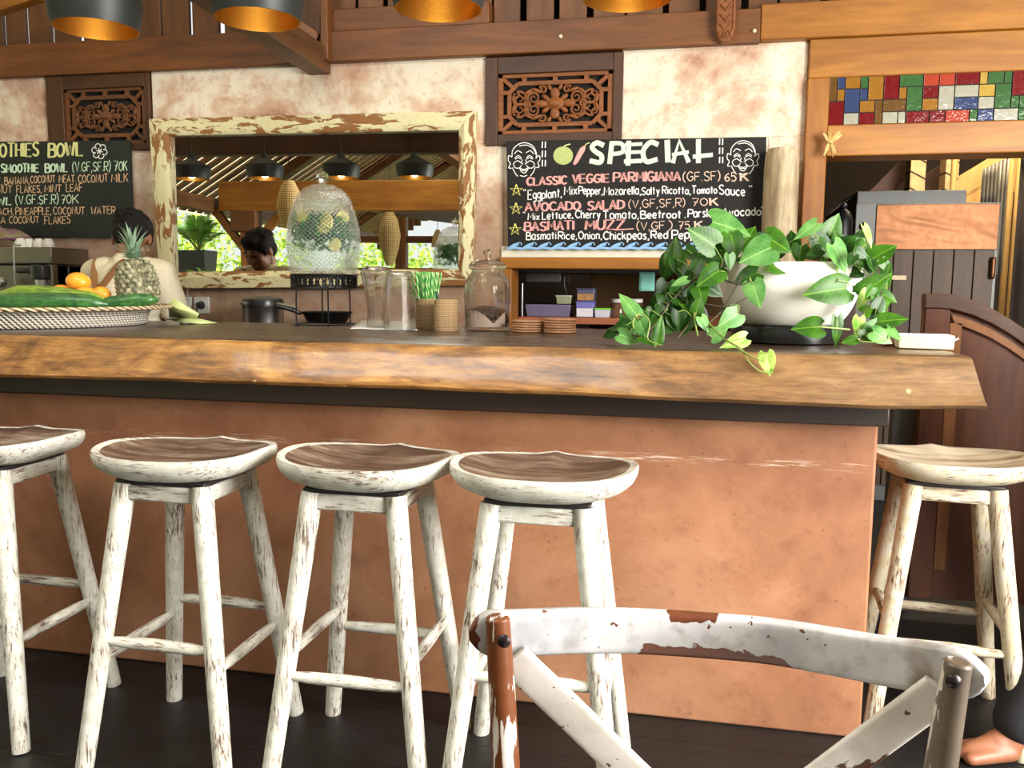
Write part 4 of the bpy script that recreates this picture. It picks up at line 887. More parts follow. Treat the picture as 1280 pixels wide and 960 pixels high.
q.grid(lambda u, v: (na.lerp(nb_, u)).lerp(nd.lerp(nc, u), v)+Vector((0, 0, .0012+.002*max(0, math.sin(u*9+v*3))*(1 if v < .2 else .15))), 16, 8)
o = q.build('napkin', M['napkin'], fix=False); m_ = o.modifiers.new('thick', 'SOLIDIFY'); m_.thickness = .0008; m_.offset = -1; tag(o, 'white paper napkin under the two upturned glasses', 'napkin')

# woven cups, paper straws, storage jar, coasters
def weave(name, c0, c1):
    g = G(name); x = g.xyz(g.co()); ang = g.math('ARCTAN2', x[1], x[0]); u = g.math('MULTIPLY', ang, 34/6.2832); w_ = g.math('MULTIPLY', x[2], 620.)
    a = g.math('SINE', g.math('ADD', g.math('MULTIPLY', u, 6.2832), w_)); b_ = g.math('SINE', g.math('SUBTRACT', g.math('MULTIPLY', u, 6.2832), w_)); h = g.math('MULTIPLY', a, b_)
    return g.out(g.mix(g.mr(h, -.7, .5, 0, 1), c0, c1), .65, bump=(h, .7, .004))
M['rattan'] = weave('woven_rattan', S(126,88,48), S(222,190,142))
def cup(x, y0, y1, rpx, Yc, label):
    b0 = at(x, y0, Y=Yc); z1 = at(x, y1, Y=Yc).z; r = rad(rpx*2, b0)
    t = thing('woven_cup', label, 'cup', (b0.x, Yc, ZT), 'woven cups on the bar')
    q = MB(); q.lathe([(r*.96, ZT), (r, ZT+.004), (r, z1-.004), (r*.97, z1), (r*.9, z1-.003), (r*.88, ZT+.008), (.004, ZT+.006)], (b0.x, Yc, 0), 48, cap=(True, False)); q.build('cup_body', M['rattan'], t); return b0.x, Yc, r, z1
cA = cup(533, 412, 373.5, 13.2, 3.10, 'tan woven cup filled with green striped straws')
cB = cup(557.5, 412, 374.5, 14.8, 3.00, 'tan woven cup holding one black straw')
g = G('striped_paper'); x = g.xyz(g.co()); s_ = g.math('SINE', g.math('ADD', g.math('MULTIPLY', x[2], 190.), g.math('MULTIPLY', g.math('ARCTAN2', x[1], x[0]), 2.)))
M['stripe'] = g.out(g.mix(g.mr(s_, .1, .6, 0, 1), S(62,160,56), S(196,226,160)), .6)
ztop = at(533, 337, Y=3.10).z; rs = random.Random(4); first = None
for i in range(26):
    a = i*2.39996; f = math.sqrt((i+.5)/26); r = f*cA[2]*.82
    c0 = Vector((cA[0]+r*.75*math.cos(a), cA[1]+r*.75*math.sin(a), ZT+.01)); lean = Vector((cA[2]*.85*f*math.cos(a)+.006, cA[2]*.75*f*math.sin(a), 0)); L = ztop-ZT-.01+rs.uniform(-.012, .006)
    if first is None:
        q = MB(); q.lathe([(.0033, 0), (.0033, L), (.0026, L), (.0026, L-.03)], (0, 0, 0), 10, cap=(True, True)); first = q.build('paper_straw', M['stripe'], angle=60); o = first
        tag(o, 'green and white striped paper straw standing in the woven cup', 'straw', 'striped straws in the woven cup')
    else: o = first.copy(); col.objects.link(o)
    o.location = c0; d = Vector((lean.x, lean.y, L)); o.rotation_euler = d.to_track_quat('Z', 'Y').to_euler()
q = MB(); q.tube([(cB[0]-.004, cB[1]-.005, ZT+.02), at(545, 364, Y=2.985)], .0045, 10); tag(q.build('black_straw', M['blackplastic']), 'short black straw leaning out of the right woven cup', 'straw')

jx, jy = at(609, 400, Y=3.12).x, 3.12; jz = lambda y: at(609, y, Y=3.12).z; jr = rad(29, (jx, jy, 1.2))*2
jar = thing('storage_jar', 'ribbed glass storage jar with a knobbed glass lid and brown beans', 'jar', (jx, jy, ZT))
q = MB(); h0, h1 = ZT+.002, jz(337)
pr_ = [(.2, 0), (.88, .0), (.95, .03), (.97, .25), (1.0, .55), (.97, .72), (.86, .86), (.70, .94), (.68, 1.0)]
o_ = [(p.x, p.y) for p in catmull([(r*jr, h0+z*(h1-h0), 0) for r, z in pr_], 4)]
q.lathe(o_+[(max(r-.004, .004), z+(.006 if z < h0+.01 else 0)) for r, z in o_][::-1], (jx, jy, 0), 64, wob=lambda a, i: 1+.012*math.cos(28*a)); q.build('jar_body', M['glass_thin'], jar, angle=60)
q = MB(); hl, hk = jz(337), jz(326); q.lathe([(jr*.2, hl), (jr*.70, hl), (jr*.80, hl+.004), (jr*.82, hl+.012), (jr*.78, hl+.02), (jr*.5, hk+.002), (jr*.2, hk+.004)], (jx, jy, 0), 40); ld = q.build('jar_lid', M['glass'], jar)
q = MB(); q.lathe([(.010, hk+.003), (.009, hk+.012), (.017, hk+.024), (.015, hk+.036), (.004, hk+.042)], (jx, jy, 0), 20); q.build('lid_knob', M['glass'], ld)
g = G('brown_beans'); v_ = g.voro(g.co(), 90); M['beans'] = g.out(g.ramp(v_, [(.0, S(120,78,46)), (.5, S(84,50,28)), (1, S(34,18,10))]), .5, bump=(v_, .8, .006))
q = MB(); hb = jz(384); q.lathe([(.004, h0+.012), (jr*.84, h0+.012), (jr*.90, h0+.04), (jr*.9, hb-.03), (jr*.7, hb-.006), (jr*.3, hb+.004), (.004, hb+.006)], (jx, jy, 0), 36, wob=lambda a, i: 1+.03*math.sin(3*a+i)); q.build('beans', M['beans'], jar, kind='stuff')
q = MB(); q.grid(lambda u, v: Vector((jx+jr*.93*math.sin((u-.55)*2.6), jy-jr*.93*math.cos((u-.55)*2.6), h0+.012+(v*(.012+.05*abs(math.sin(u*4.2))))*1.)), 20, 4); o = q.build('paper_slip', plain('brownish_paper', S(232,204,186), .8), jar, fix=False)
def rings_mat():
    g = G('coaster_wood'); v = g.co(); x = g.xyz(v); n_ = g.noise(v, 60, 3); return g.out(g.mix(n_, S(146,98,68), S(206,156,118)), .6)
M['coaster'] = rings_mat(); first = None
for x, y, nC, lb in ((656.5, 415.5, 5, 'left'), (697, 416.5, 6, 'right')):
    b0 = at(x, y, Z=ZT); b0.y += .05; r = rad(42, b0)*.95; th = .0088
    for k in range(nC):
        if first is None:
            q = MB(); q.lathe([(r*.96, 0), (r, .0015), (r, .006), (r*.96, .0075)], (0, 0, 0), 32); first = q.build('wooden_coaster', M['coaster'], angle=60); o = first
        else: o = first.copy(); col.objects.link(o)
        o.location = (b0.x+rs.uniform(-.003, .003), b0.y+rs.uniform(-.003, .003), ZT+k*th)
        tag(o, f'round wooden coaster in the {"stack nearest the glass jar" if lb == "left" else "stack farther from the glass jar"}' + (', topmost' if k == nC-1 else ', below the top one'), 'coaster', f'coasters in the {lb} stack')

# black tray, white bowl planter, white box near the end
bx = thing('cutlery_box', 'white cream box lying near the right end of the bar slab', 'box', tuple(at(1160, 437, Z=ZT)))
c0, c1 = at(1126, 436, Z=ZT), at(1196, 438, Z=ZT); d = c1-c0; a_ = math.atan2(d.y, d.x); L = d.length; c = (c0+c1)/2+Vector((0, .055, 0)); rt = Matrix.Rotation(a_, 3, 'Z')
M['cream'] = plain('cream_card', S(208,190,154), .6); M['red'] = plain('red_plastic', S(140,36,24), .4)
q = MB(); q.obox(c+Vector((0, 0, .018)), (L, .10, .034), rt); q.build('box_body', M['cream'], bx, .003)
q = MB(); q.obox(c+Vector((0, 0, .0365)), (L*1.01, .102, .005), rt); q.build('box_lid', plain('white_card', S(240,238,232), .6), bx, .002)
q = MB(); p = c+rt@Vector((L/2+.004, -.02, .026)); q.lathe([(.006, -.006), (.009, 0), (.006, .006)], p, 14, rot=Matrix.Rotation(R(90), 3, 'Y')); q.tube([p, p+Vector((.012, .004, .004))], .003, 8); q.build('metal_catch', M['steel'], bx)
q = MB(); p = at(1117, 434, Z=ZT); q.obox(p+Vector((0, .06, .006)), (.05, .03, .010), Matrix.Rotation(.3, 3, 'Z')); tag(q.build('red_lighter', M['red'], bevel=.003), 'small red plastic lighter beside the white box', 'lighter')

# bill spike with green leaf scraps
sp = thing('bill_spike', 'thin metal bill spike on a round base by the wicker tray', 'bill spike', tuple(at(234, 405, Z=ZT)))
c = at(234, 405, Z=ZT); q = MB(); q.lathe([(.028, 0), (.03, .004), (.026, .008), (.006, .010)], c, 24); q.build('base', M['steel'], sp)
q = MB(); tp_ = at(235, 349, Y=c.y); q.tube([c+Vector((0, 0, .008)), tp_], [.0018, .001], 8); q.build('spike', M['steel'], sp)
g = G('pale_leaf'); n_ = g.noise(g.co((1, 6, 1)), 30, 3); M['paleleaf'] = g.out(g.mix(n_, S(150,168,96), S(206,214,150)), .5)
for nm, pts, lb in (('banana_leaf_scrap', ((210,380),(218,373),(249,392),(247,397),(212,397)), 'pale green leaf scrap standing folded against the bill spike'), ('banana_leaf_scrap', ((207,399),(240,396),(272,404),(250,405),(225,403)), 'flat pale green leaf scrap lying over the bill spike base')):
    flat = pts[0][1] > 390
    P = [at(x, y, Y=c.y-.02+i*.008) if not flat else at(x, y, Y=c.y-.01+(.03 if i in (1, 2) else 0)) for i, (x, y) in enumerate(pts)]
    q = MB(); cc_ = sum(P, Vector())/len(P)+Vector((0, -.012, .004)); n = len(P); q.add(P+[cc_], [(i, (i+1) % n, n) for i in range(n)])
    o = q.build(nm, M['paleleaf'], fix=False); m_ = o.modifiers.new('t', 'SOLIDIFY'); m_.thickness = .0012; tag(o, lb, 'leaf scrap')

# ------------------------------------------------------------------ wicker tray with fruit and vegetables
kx, ky = at(40, 398, Y=2.89).x, 2.89
RB = rad(2*133, (kx, ky, ZT)); RT = rad(2*164, (kx, ky, ZT+.07)); zr = at(100, 388.5, Y=ky-RT*.8).z
def wick():
    g = G('white_wicker'); x = g.xyz(g.co()); ang = g.math('ARCTAN2', x[1], x[0]); u = g.math('SINE', g.math('ADD', g.math('MULTIPLY', ang, 150.), g.math('MULTIPLY', x[2], 330.))); v = g.math('SINE', g.math('MULTIPLY', x[2], 760.)); h = g.math('ADD', u, g.math('MULTIPLY', v, .7))
    return g.out(g.mix(g.mr(h, -1., .3, 0, 1), S(172,156,130), S(238,233,220)), .6, bump=(h, .8, .004))
g = G('wicker_rope'); x = g.xyz(g.co()); ang = g.math('ARCTAN2', x[1], x[0]); u = g.math('SINE', g.math('ADD', g.math('MULTIPLY', ang, 95.), g.math('MULTIPLY', x[2], 300.)))
M['wicker'] = wick(); M['rope'] = g.out(g.mix(g.mr(u, -.95, -.2, 0, 1), S(120,88,50), S(222,202,164)), .6, bump=(u, .8, .006))
bk = thing('wicker_tray', 'large round white wicker tray of fruit and vegetables at the left of the bar', 'tray', (kx, ky, ZT))
q = MB(); q.lathe([(RB*.98, ZT), (RB*1.0, ZT+.006), (RB*1.01, ZT+.03), (RB*1.03, zr-.02), (RB*1.06, zr-.012), (RT, zr-.006), (RT, zr), (RB*1.02, zr-.004), (RB*.97, zr-.022), (.01, zr-.026)], (kx, ky, 0), 96); q.build('woven_body', M['wicker'], bk)
q = MB(); q.lathe([(RT+.007*math.cos(R(a)), zr+.007*math.sin(R(a))) for a in range(0, 361, 45)], (kx, ky, 0), 120, cap=(False, False)); q.build('rim_rope', M['rope'], bk)
def veg(name, path, radii, mat, label, cat, group=None, seed=0):
    P = catmull(path, 6); m = len(P); rr = []
    for i in range(m):
        f = i/(m-1)*(len(radii)-1); k = min(int(f), len(radii)-2); rr.append(radii[k]+(radii[k+1]-radii[k])*(f-k))
    q = MB(); q.tube(P, rr, 20); o = q.build(name, mat, angle=80); return tag(o, label, cat, group)
def cuke(name, a, b_, streak=(1, 1, 1)):
    g = G(name); n_ = g.noise(g.co((1, 1, 1)), 18, 5); m_ = g.noise(g.co((.6, 6, 6)), 22, 4); return g.out(g.mix(g.mr(g.math('ADD', g.math('MULTIPLY', n_, .5), g.math('MULTIPLY', m_, .5)), .38, .62, 0, 1), a, b_), .35, bump=(n_, .2, .004))
M['cuke'] = cuke('cucumber_skin', S(16,58,28), S(62,116,52)); M['zuke'] = cuke('marrow_skin', S(58,98,20), S(140,166,60))
zv = zr+.002; V3 = lambda x, y, Y: at(x, y, Y=Y)
veg('cucumber', [V3(-30,380,2.66), V3(20,378,2.68), V3(70,377,2.70), V3(110,378,2.73), V3(138,381,2.77)], [.03, .034, .033, .032, .027, .009], M['cuke'], 'dark green cucumber lying along the front of the wicker tray', 'cucumber')
veg('cucumber', [V3(118,381,2.86), V3(140,379,2.87), V3(165,376,2.89), V3(185,374.5,2.91), V3(198,375,2.93)], [.010, .026, .028, .027, .020, .006], M['cuke'], 'short dark green cucumber in front of the pineapple', 'cucumber')
veg('marrow', [V3(2,370,2.80), V3(30,367.5,2.81), V3(70,369,2.82), V3(110,373,2.84), V3(132,376,2.86)], [.020, .034, .034, .031, .026, .010], M['zuke'], 'yellow green marrow lying behind the front cucumber', 'marrow')
g = G('mango_skin'); n_ = g.noise(g.co(), 14, 4); n2 = g.noise(g.co(), 60, 3); M['mango'] = g.out(g.mix(g.mr(n2, .66, .7, 0, .6), g.mix(n_, S(236,140,24), S(248,178,56)), S(120,70,20)), .35)
for x, y, Y, rx, rz, lb in ((98,352,3.02,15.5,11.5,'top mango resting on the other orange mangoes'), (78,366,3.02,14,10,'orange mango at the left under the top mango'), (108,368,2.98,14.5,9.5,'orange mango in the middle under the top mango'), (127,368,3.06,12,10,'orange mango on the right of the pile by the pineapple')):
    c = at(x, y, Y=Y); k = rad(2, c); t = thing('mango', lb, 'mango', tuple(c), 'mangoes on the wicker tray')
    q = MB(); q.ell(c, (k*rx, k*rx*.85, k*rz), Matrix.Rotation(R(8), 3, 'Y'), 24, 16); q.build('fruit', M['mango'], t)
    if rz > 11: q = MB(); q.tube([c+Vector((-k*12, 0, k*8)), c+Vector((-k*13.5, 0, k*13)), c+Vector((-k*12.6, 0, k*18))], .003, 6); q.build('stalk', M['blackmetal'], t)
# pineapple
pc = at(172, 354, Y=3.10); kp = rad(2, pc); pz0 = at(176, 388, Y=3.10).z; pz1 = at(168, 322, Y=3.10).z
pa = thing('pineapple', 'whole pineapple with a spiky grey green crown on the wicker tray', 'pineapple', (pc.x, 3.10, pz0))
tilt = Matrix.Rotation(R(-8), 3, 'Y'); Hh = pz1-pz0; base = Vector((pc.x+kp*4, 3.10, pz0+.0))
q = MB(); rprof = lambda f: kp*24.5*(max(0, 1-abs(2*f-1.0)**3.0))**.5*(1.02-.10*f)+.002
NR_, NCn = 12, 17
q.lathe([(rprof(i/24)*.96, Hh*i/24) for i in range(25)], base, 30, rot=tilt)
for i in range(NR_):
    f = (i+.6)/NR_; r = rprof(f); z = Hh*f
    for j in range(NCn):
        a = 2*math.pi*(j+.5*(i % 2))/NCn; s_ = r*2*math.pi/NCn*.52; s_ = min(s_, Hh/NR_*.72)
        rt = tilt@Matrix.Rotation(a, 3, 'Z'); c = base+rt@Vector((r*.97, 0, z)); q.ell(c, (s_*.5, s_*.92, s_*.92), rt, 8, 6); q.tube([c+rt@Vector((s_*.4, 0, 0)), c+rt@Vector((s_*.75, 0, s_*.5))], [s_*.16, .0006], 4)
g = G('pineapple_skin'); n_ = g.noise(g.co(), 40, 4); M['pine'] = g.out(g.ramp(n_, [(.3, S(58,56,38)), (.5, S(124,122,92)), (.68, S(190,184,150))]), .55)
q.build('fruit', M['pine'], pa, angle=60)
g = G('pineapple_leaf'); n_ = g.noise(g.co((1, 1, .3)), 30, 3); M['pineleaf'] = g.out(g.mix(n_, S(84,116,92), S(168,196,166)), .5)
q = MB(); top = base+tilt@Vector((0, 0, Hh*.97)); rp = random.Random(9)
for i in range(46):
    f = i/46; a = i*2.39996; el = R(18+66*f+rp.uniform(-6, 6)); L = kp*(17+22*f**1.2)*rp.uniform(.85, 1.1); d = Vector((math.cos(a)*math.cos(el), math.sin(a)*math.cos(el), math.sin(el)))
    st_ = top+Vector((0, 0, f*kp*9)); sd = Vector((-math.sin(a), math.cos(a), 0)); up_ = d.cross(sd); W_ = kp*(4.6-1.5*f); vs = []
    for j in range(6):
        t_ = j/5; c = st_+d*L*t_+Vector((0, 0, 1))*(-(1-f)*.35*L*t_*t_)+ (Vector((math.cos(a), math.sin(a), 0))*L*.18*t_*t_); ww = W_*(1-t_**1.6)*(.75+.5*min(t_*3, 1)*.5)+.0004
        vs += [c-sd*ww, c-up_*ww*-.35, c+sd*ww, c+up_*ww*-.12]
    q.add(vs, [(j*4+k, j*4+(k+1) % 4, j*4+4+(k+1) % 4, j*4+4+k) for j in range(5) for k in range(4)])
q.build('crown', M['pineleaf'], pa, angle=60)
# ------------------------------------------------------------------ potted pothos on a black tray
px_, py_ = at(984, 380, Y=2.74).x, 2.74
RP = rad(172, (px_, py_, 1.3)); zrim = at(984, 328.5, Y=2.74-RP*.5).z; zt0 = at(984, 409, Y=2.60).z
tr = MB(); tr.lathe([(RP*.70, ZT), (RP*.76, ZT+.004), (RP*.80, zt0-.006), (RP*.79, zt0), (RP*.74, zt0), (RP*.73, zt0-.004), (.01, zt0-.004)], (px_, py_, 0), 56)
tag(tr.build('plant_tray', plain('glossy_black_plastic', (.012, .012, .013), .2)), 'black round stand under the white trailing plant pot', 'plant stand')
pot = thing('potted_vine', 'white bowl pot of trailing green heart leaved vine near the right bar end', 'potted plant', (px_, py_, zt0))
q = MB(); Hp = zrim-zt0-.002
prof = catmull([(RP*a, zt0+.001+Hp*h, 0) for a, h in ((.60, 0), (.72, .05), (.84, .2), (.94, .45), (.99, .72), (1.0, 1.0))], 6)
q.lathe([(p.x, p.y) for p in prof]+[(RP*.965, zrim+.001), (RP*.955, zrim-.02), (RP*.93, zrim-.06), (.01, zrim-.062)], (px_, py_, 0), 72); q.build('pot', plain('white_glazed_pot', S(246,243,234), .3, var=.02), pot, angle=60)
q = MB(); q.lathe([(RP*.93, zrim-.05), (RP*.6, zrim-.035), (.01, zrim-.03)], (px_, py_, 0), 30); q.build('soil', plain('potting_soil', S(44,32,24), .95, scale=60, var=.5), pot)
def leafmat(name, dark, lite, vein):
    g = G(name); n_ = g.noise(g.co(), 22, 4, .6); uv = g.n('ShaderNodeUVMap', uv_map='uv').outputs[0]; u = g.xyz(uv)
    c = g.mix(g.mr(n_, .35, .65, 0, 1), dark, lite); mid = g.mr(g.math('ABSOLUTE', u[0]), .02, .07, .75, 0); c = g.mix(mid, c, vein)
    sv = g.math('ABSOLUTE', g.math('SUBTRACT', g.math('FRACT', g.math('SUBTRACT', g.math('MULTIPLY', u[1], 7.), g.math('MULTIPLY', g.math('ABSOLUTE', u[0]), 3.))), .5)); c = g.mix(g.mr(sv, .42, .5, 0, .3), c, vein)
    g.out(c, .38, bump=(sv, .1, .002), spec=.35)
    tl = g.n('ShaderNodeBsdfTranslucent'); g.set(tl.inputs[0], g.mix(.5, c, vein)); mx = g.n('ShaderNodeMixShader'); mx.inputs[0].default_value = .28
    g.t.links.new(g.b.outputs[0], mx.inputs[1]); g.t.links.new(tl.outputs[0], mx.inputs[2]); g.t.links.new(mx.outputs[0], g.o.inputs[0]); return g.m
LM = [leafmat('leaf_dark', S(15,46,6), S(36,82,12), S(62,106,26)), leafmat('leaf_mid', S(28,72,6), S(60,110,15), S(104,150,38)), leafmat('leaf_pale', S(60,114,50), S(104,156,80), S(148,186,108)), leafmat('leaf_variegated', S(92,158,40), S(210,228,130), S(226,236,160))]
stem_m = plain('vine_stem', S(120,140,66), .5); stem_d = plain('woody_stem', S(50,46,24), .6)
WT = [(0,.26),(.06,.42),(.16,.5),(.3,.51),(.45,.46),(.6,.37),(.75,.25),(.88,.11),(1,.004)]
def add_leaf(q, base, d, n, L, mi, wr=.88, curl=.12, fold=.18):
    s = d.cross(n).normalized(); b0 = len(q.v); vs = []
    for t, w_ in WT:
        for u in (-1, -.66, -.33, 0, .33, .66, 1):
            al = t-.17*(1-t)**3*abs(u)**1.6+(.0 if t else .0)
            p = base+d*(L*al)+s*(u*w_*wr*L)+n*(-curl*L*t*t+fold*L*w_*(abs(u)**1.3)-.10*L*w_*abs(u)**4)
            vs.append(p); q.uv[b0+len(vs)-1] = (u*w_*2, t)
    q.add(vs, [(j*7+k, j*7+k+1, j*7+8+k, j*7+7+k) for j in range(len(WT)-1) for k in range(6)], mi)
fol = MB(); pet = MB(); rl_ = random.Random(21); bases = []
LV = [ # cx, cy, length px, direction deg, Y, shade, width
(914,284,50,-15,2.62,2,.9),(917,307,32,-80,2.58,1,.9),(945,318,40,205,2.52,2,.95),(934,297,34,60,2.7,1,.9),(972,304,36,-35,2.56,1,.85),(976,335,30,-10,2.54,1,.8),(933,346,30,200,2.50,0,.9),(945,368,32,-75,2.48,2,.8),(912,399,30,215,2.46,2,.9),(899,416,22,30,2.42,2,.9),
(1035,363,54,188,2.46,1,.72),(1010,409,34,180,2.40,1,.85),(1047,414,36,-85,2.40,1,.45),(1041,284,34,65,2.72,1,.8),(1021,299,28,130,2.66,0,.9),(1058,305,28,40,2.62,0,.9),(1050,322,38,-60,2.54,2,.85),(1085,295,28,-70,2.56,3,.45),(1080,319,34,-110,2.58,1,.85),(1105,315,34,30,2.56,1,.8),(1094,355,42,35,2.52,1,.6),(1109,342,30,75,2.54,1,.45),(1101,383,26,-70,2.46,2,.7),(1116,400,32,5,2.42,1,.7),(1118,417,22,-40,2.40,2,.8),(1073,408,24,-100,2.42,3,.6),(1103,421,26,-30,2.38,2,.8),(1090,409,24,60,2.42,1,.9),(1008,288,34,215,2.64,2,.5),(1078,375,24,-120,2.5,3,.6),(1066,340,22,190,2.6,0,.8),
(960,455,28,-80,2.24,3,.7),(918,428,32,200,2.32,3,.6),
(878,297,40,150,2.5,1,.85),(843,314,34,85,2.56,1,.7),(834,335,30,-110,2.6,0,.8),(850,336,28,-70,2.55,0,.95),(886,347,34,215,2.46,1,.8),(890,361,30,-30,2.48,0,.8),(898,341,20,160,2.5,0,.9),(849,353,20,200,2.44,2,.55),(786,381,34,125,2.4,2,.6),(803,411,22,-70,2.36,2,.9),(824,414,36,80,2.36,1,.45),(786,422,26,-20,2.38,2,.8),(832,367,30,-100,2.55,0,.9),(838,383,32,-70,2.5,0,.9),(821,380,24,-130,2.52,0,.9),(832,397,30,-80,2.48,0,.9),(846,374,26,-40,2.54,0,.9),(881,405,20,-60,2.42,2,.85),(876,369,26,-80,2.46,1,.8),
(866,318,24,-40,2.6,0,.9),(860,360,28,-100,2.58,0,.9),(822,398,26,-140,2.46,0,.8),(868,395,26,-80,2.5,0,.9),(858,408,22,-120,2.46,1,.8),(960,328,22,-70,2.6,0,.9),(898,310,26,-80,2.64,0,.9),(952,298,24,40,2.76,0,.9),(1000,318,24,-100,2.62,1,.9),(1030,312,24,-50,2.6,1,.9),(1072,300,24,80,2.68,0,.9),(1090,335,24,-60,2.6,0,.9),(1096,400,22,-130,2.46,0,.9),(1085,420,20,-60,2.40,1,.9),(905,325,26,-120,2.58,1,.85),(887,322,24,170,2.58,0,.9),(990,300,22,100,2.72,0,.9),
(775,408,18,200,2.42,0,.8),(768,412,16,170,2.44,0,.7),(792,402,18,80,2.44,0,.8),(779,398,16,110,2.46,0,.8),(812,396,20,-60,2.46,0,.9),(808,425,18,-30,2.36,1,.8),(1062,426,18,190,2.38,1,.7),(1112,372,20,-30,2.48,1,.8),(844,404,22,-60,2.46,0,.9),(1048,300,24,120,2.7,1,.85)]
for cx, cy_, L, an, Y, sh, wr in LV:
    c = at(cx, cy_, Y=Y); a = R(an); d = (_r*math.cos(a)+_u*math.sin(a)-_fw*rl_.uniform(-.1, .35)).normalized(); n = -_fw*1.0+_u*rl_.uniform(.1, .7)+_r*rl_.uniform(-.45, .45); n = (n-d*n.dot(d)).normalized()
    Lm = L*depth(c)/F*1.06; base = c-d*Lm*.46; add_leaf(fol, base, d, n, Lm, sh, wr, rl_.uniform(.05, .2), rl_.uniform(.08, .25)); bases.append((base, d, Lm))
for i in range(60):                                     # inner leaves that fill the heart of the plant
    cx, cy_ = rl_.choice(((850, 372), (840, 390), (868, 340), (905, 318), (965, 312), (1040, 310), (1090, 395), (1095, 345), (820, 405), (790, 415), (1070, 320), (870, 385)))
    cx += rl_.gauss(0, 11); cy_ += rl_.gauss(0, 9); Y = rl_.uniform(2.5, 2.72) if cy_ < 335 else rl_.uniform(2.44, 2.56); c = at(cx, cy_, Y=Y)
    if (Vector((c.x-px_, c.y-py_, 0)).length < RP+.01 and c.z < zrim+.01) or c.z < ZT+.02: continue
    a = rl_.uniform(0, 6.28); d = (_r*math.cos(a)+_u*math.sin(a)).normalized(); n = (-_fw+_u*rl_.uniform(0, .9)+_r*rl_.uniform(-.6, .6)); n = (n-d*n.dot(d)).normalized(); Lm = rl_.uniform(14, 24)*depth(c)/F
    add_leaf(fol, c, d, n, Lm, rl_.choice((0, 0, 1)), .85); bases.append((c, d, Lm))
zmin = ZT+.003
for i, v in enumerate(fol.v):                           # leaves rest on the bar instead of sinking into it
    if v[2] < zmin and v[1] > 2.30: fol.v[i] = (v[0], v[1], zmin+.002*((i*7) % 5))
fol.build('foliage', LM, pot, fix=False, angle=80)
VN = [[(915,322,2.60),(890,345,2.52),(872,375,2.48),(864,400,2.44),(846,424,2.38)],[(940,326,2.58),(925,350,2.50),(905,385,2.47),(886,404,2.44)],[(880,345,2.52),(871,372,2.47),(868,395,2.44),(872,420,2.38)],
 [(905,330,2.58),(868,350,2.5),(838,378,2.48),(822,402,2.44),(800,420,2.38),(778,412,2.42)],[(800,420,2.38),(791,405,2.36),(800,392,2.38),(812,402,2.36),(810,424,2.35),(828,432,2.34)],[(1062,326,2.6),(1085,345,2.56),(1090,375,2.5),(1076,405,2.44),(1090,426,2.38),(1112,424,2.38)],
 [(1070,330,2.6),(1096,330,2.58),(1108,350,2.54),(1102,385,2.48),(1080,415,2.42),(1066,400,2.44),(1072,424,2.38),(1092,428,2.37)],[(1062,412,2.4),(1030,409,2.38),(1016,409,2.38)],[(886,404,2.44),(906,424,2.33),(926,436,2.26),(936,452,2.225),(950,464,2.22),(966,466,2.22)],[(920,434,2.26),(940,446,2.225),(956,452,2.22)],
 [(1045,330,2.56),(1047,342,2.5),(1048,352,2.47)],[(1028,325,2.62),(1026,305,2.64),(1016,288,2.64)],[(1055,330,2.56),(1072,318,2.56),(1083,302,2.56)],[(905,350,2.5),(925,356,2.48),(938,352,2.48)],[(880,380,2.47),(910,383,2.46),(935,372,2.47)]]
nodes = []
for i, pth in enumerate(VN):
    P = catmull([at(x, y, Y=Y) for x, y, Y in pth], 7); q = MB(); q.tube(P, [(.0036 if i < 4 else .0026)*(1-.4*j/len(P)) for j in range(len(P))], 7); q.v = [(x, y, max(z, ZT+.0015)) if y > 2.30 else (x, y, z) for x, y, z in q.v]
    q.build('vine', stem_d if i in (0, 1, 3, 13, 14) else stem_m, pot); nodes += P
rimp = [Vector((px_+RP*.9*math.cos(t*.2), py_+RP*.9*math.sin(t*.2), zrim-.02)) for t in range(32)]
for b_, d, L in bases:
    a = min(nodes+rimp, key=lambda p: (p-b_).length); v = a-b_
    if v.length > .10: a = b_+v*.10/v.length
    mid = (a+b_)/2-d*L*.18; P = catmull([b_+d*L*.03, mid, a], 4); pet.tube(P, .0013, 5)
pet.v = [(x, y, max(z, ZT+.0015)) if y > 2.30 else (x, y, z) for x, y, z in pet.v]
pet.build('leaf_stalks', stem_m, pot, kind='stuff')
# ------------------------------------------------------------------ cookware on the back bench, coffee machine
bch = MB(); bch.box(-4.4, xo0-.05, 3.97, 4.325, .98, 1.02); bt = thing('back_bench', 'wooden work bench along the wall below the mirror', 'bench', (-2.6, 4.2, 0)); bch.build('bench_top', M['dark_x'], bt, .004)
q = MB(); q.box(-4.38, xo0-.08, 4.0, 4.31, 0, .98); q.build('cupboard_body', M['dark_x'], bt, .004)
ZB = 1.02
def onb(x, y, Y): return at(x, y, Y=Y)
c = onb(329, 390, 4.14); r = rad(50, c); zlid = onb(329, 384, 4.14-r).z; zpot = zlid-.135
cp = thing('cooking_pot', 'steel cooking pot with a black lid behind the bar left of the dispenser', 'pot', (c.x, 4.14, ZB))
q = MB(); q.lathe([(r*.94, ZB), (r, ZB+.006), (r, zlid-.006), (r*1.03, zlid), (r*.97, zlid)], (c.x, 4.14, 0), 40); q.build('pot_body', M['steel'], cp)
zl2 = onb(329, 372, 4.14-r*.2).z
q = MB(); q.lathe([(r*1.02, zlid), (r*1.03, zlid+.022), (r*.98, zlid+.04), (r*.5, zl2+.006), (.01, zl2+.01)], (c.x, 4.14, 0), 40); ld = q.build('lid', M['blackplastic'], cp)
q = MB(); q.obox((c.x-r*.55, 4.14-r*1.0, zlid+.018), (.035, .012, .014)); q.build('lid_latch', M['steel'], ld, .002)
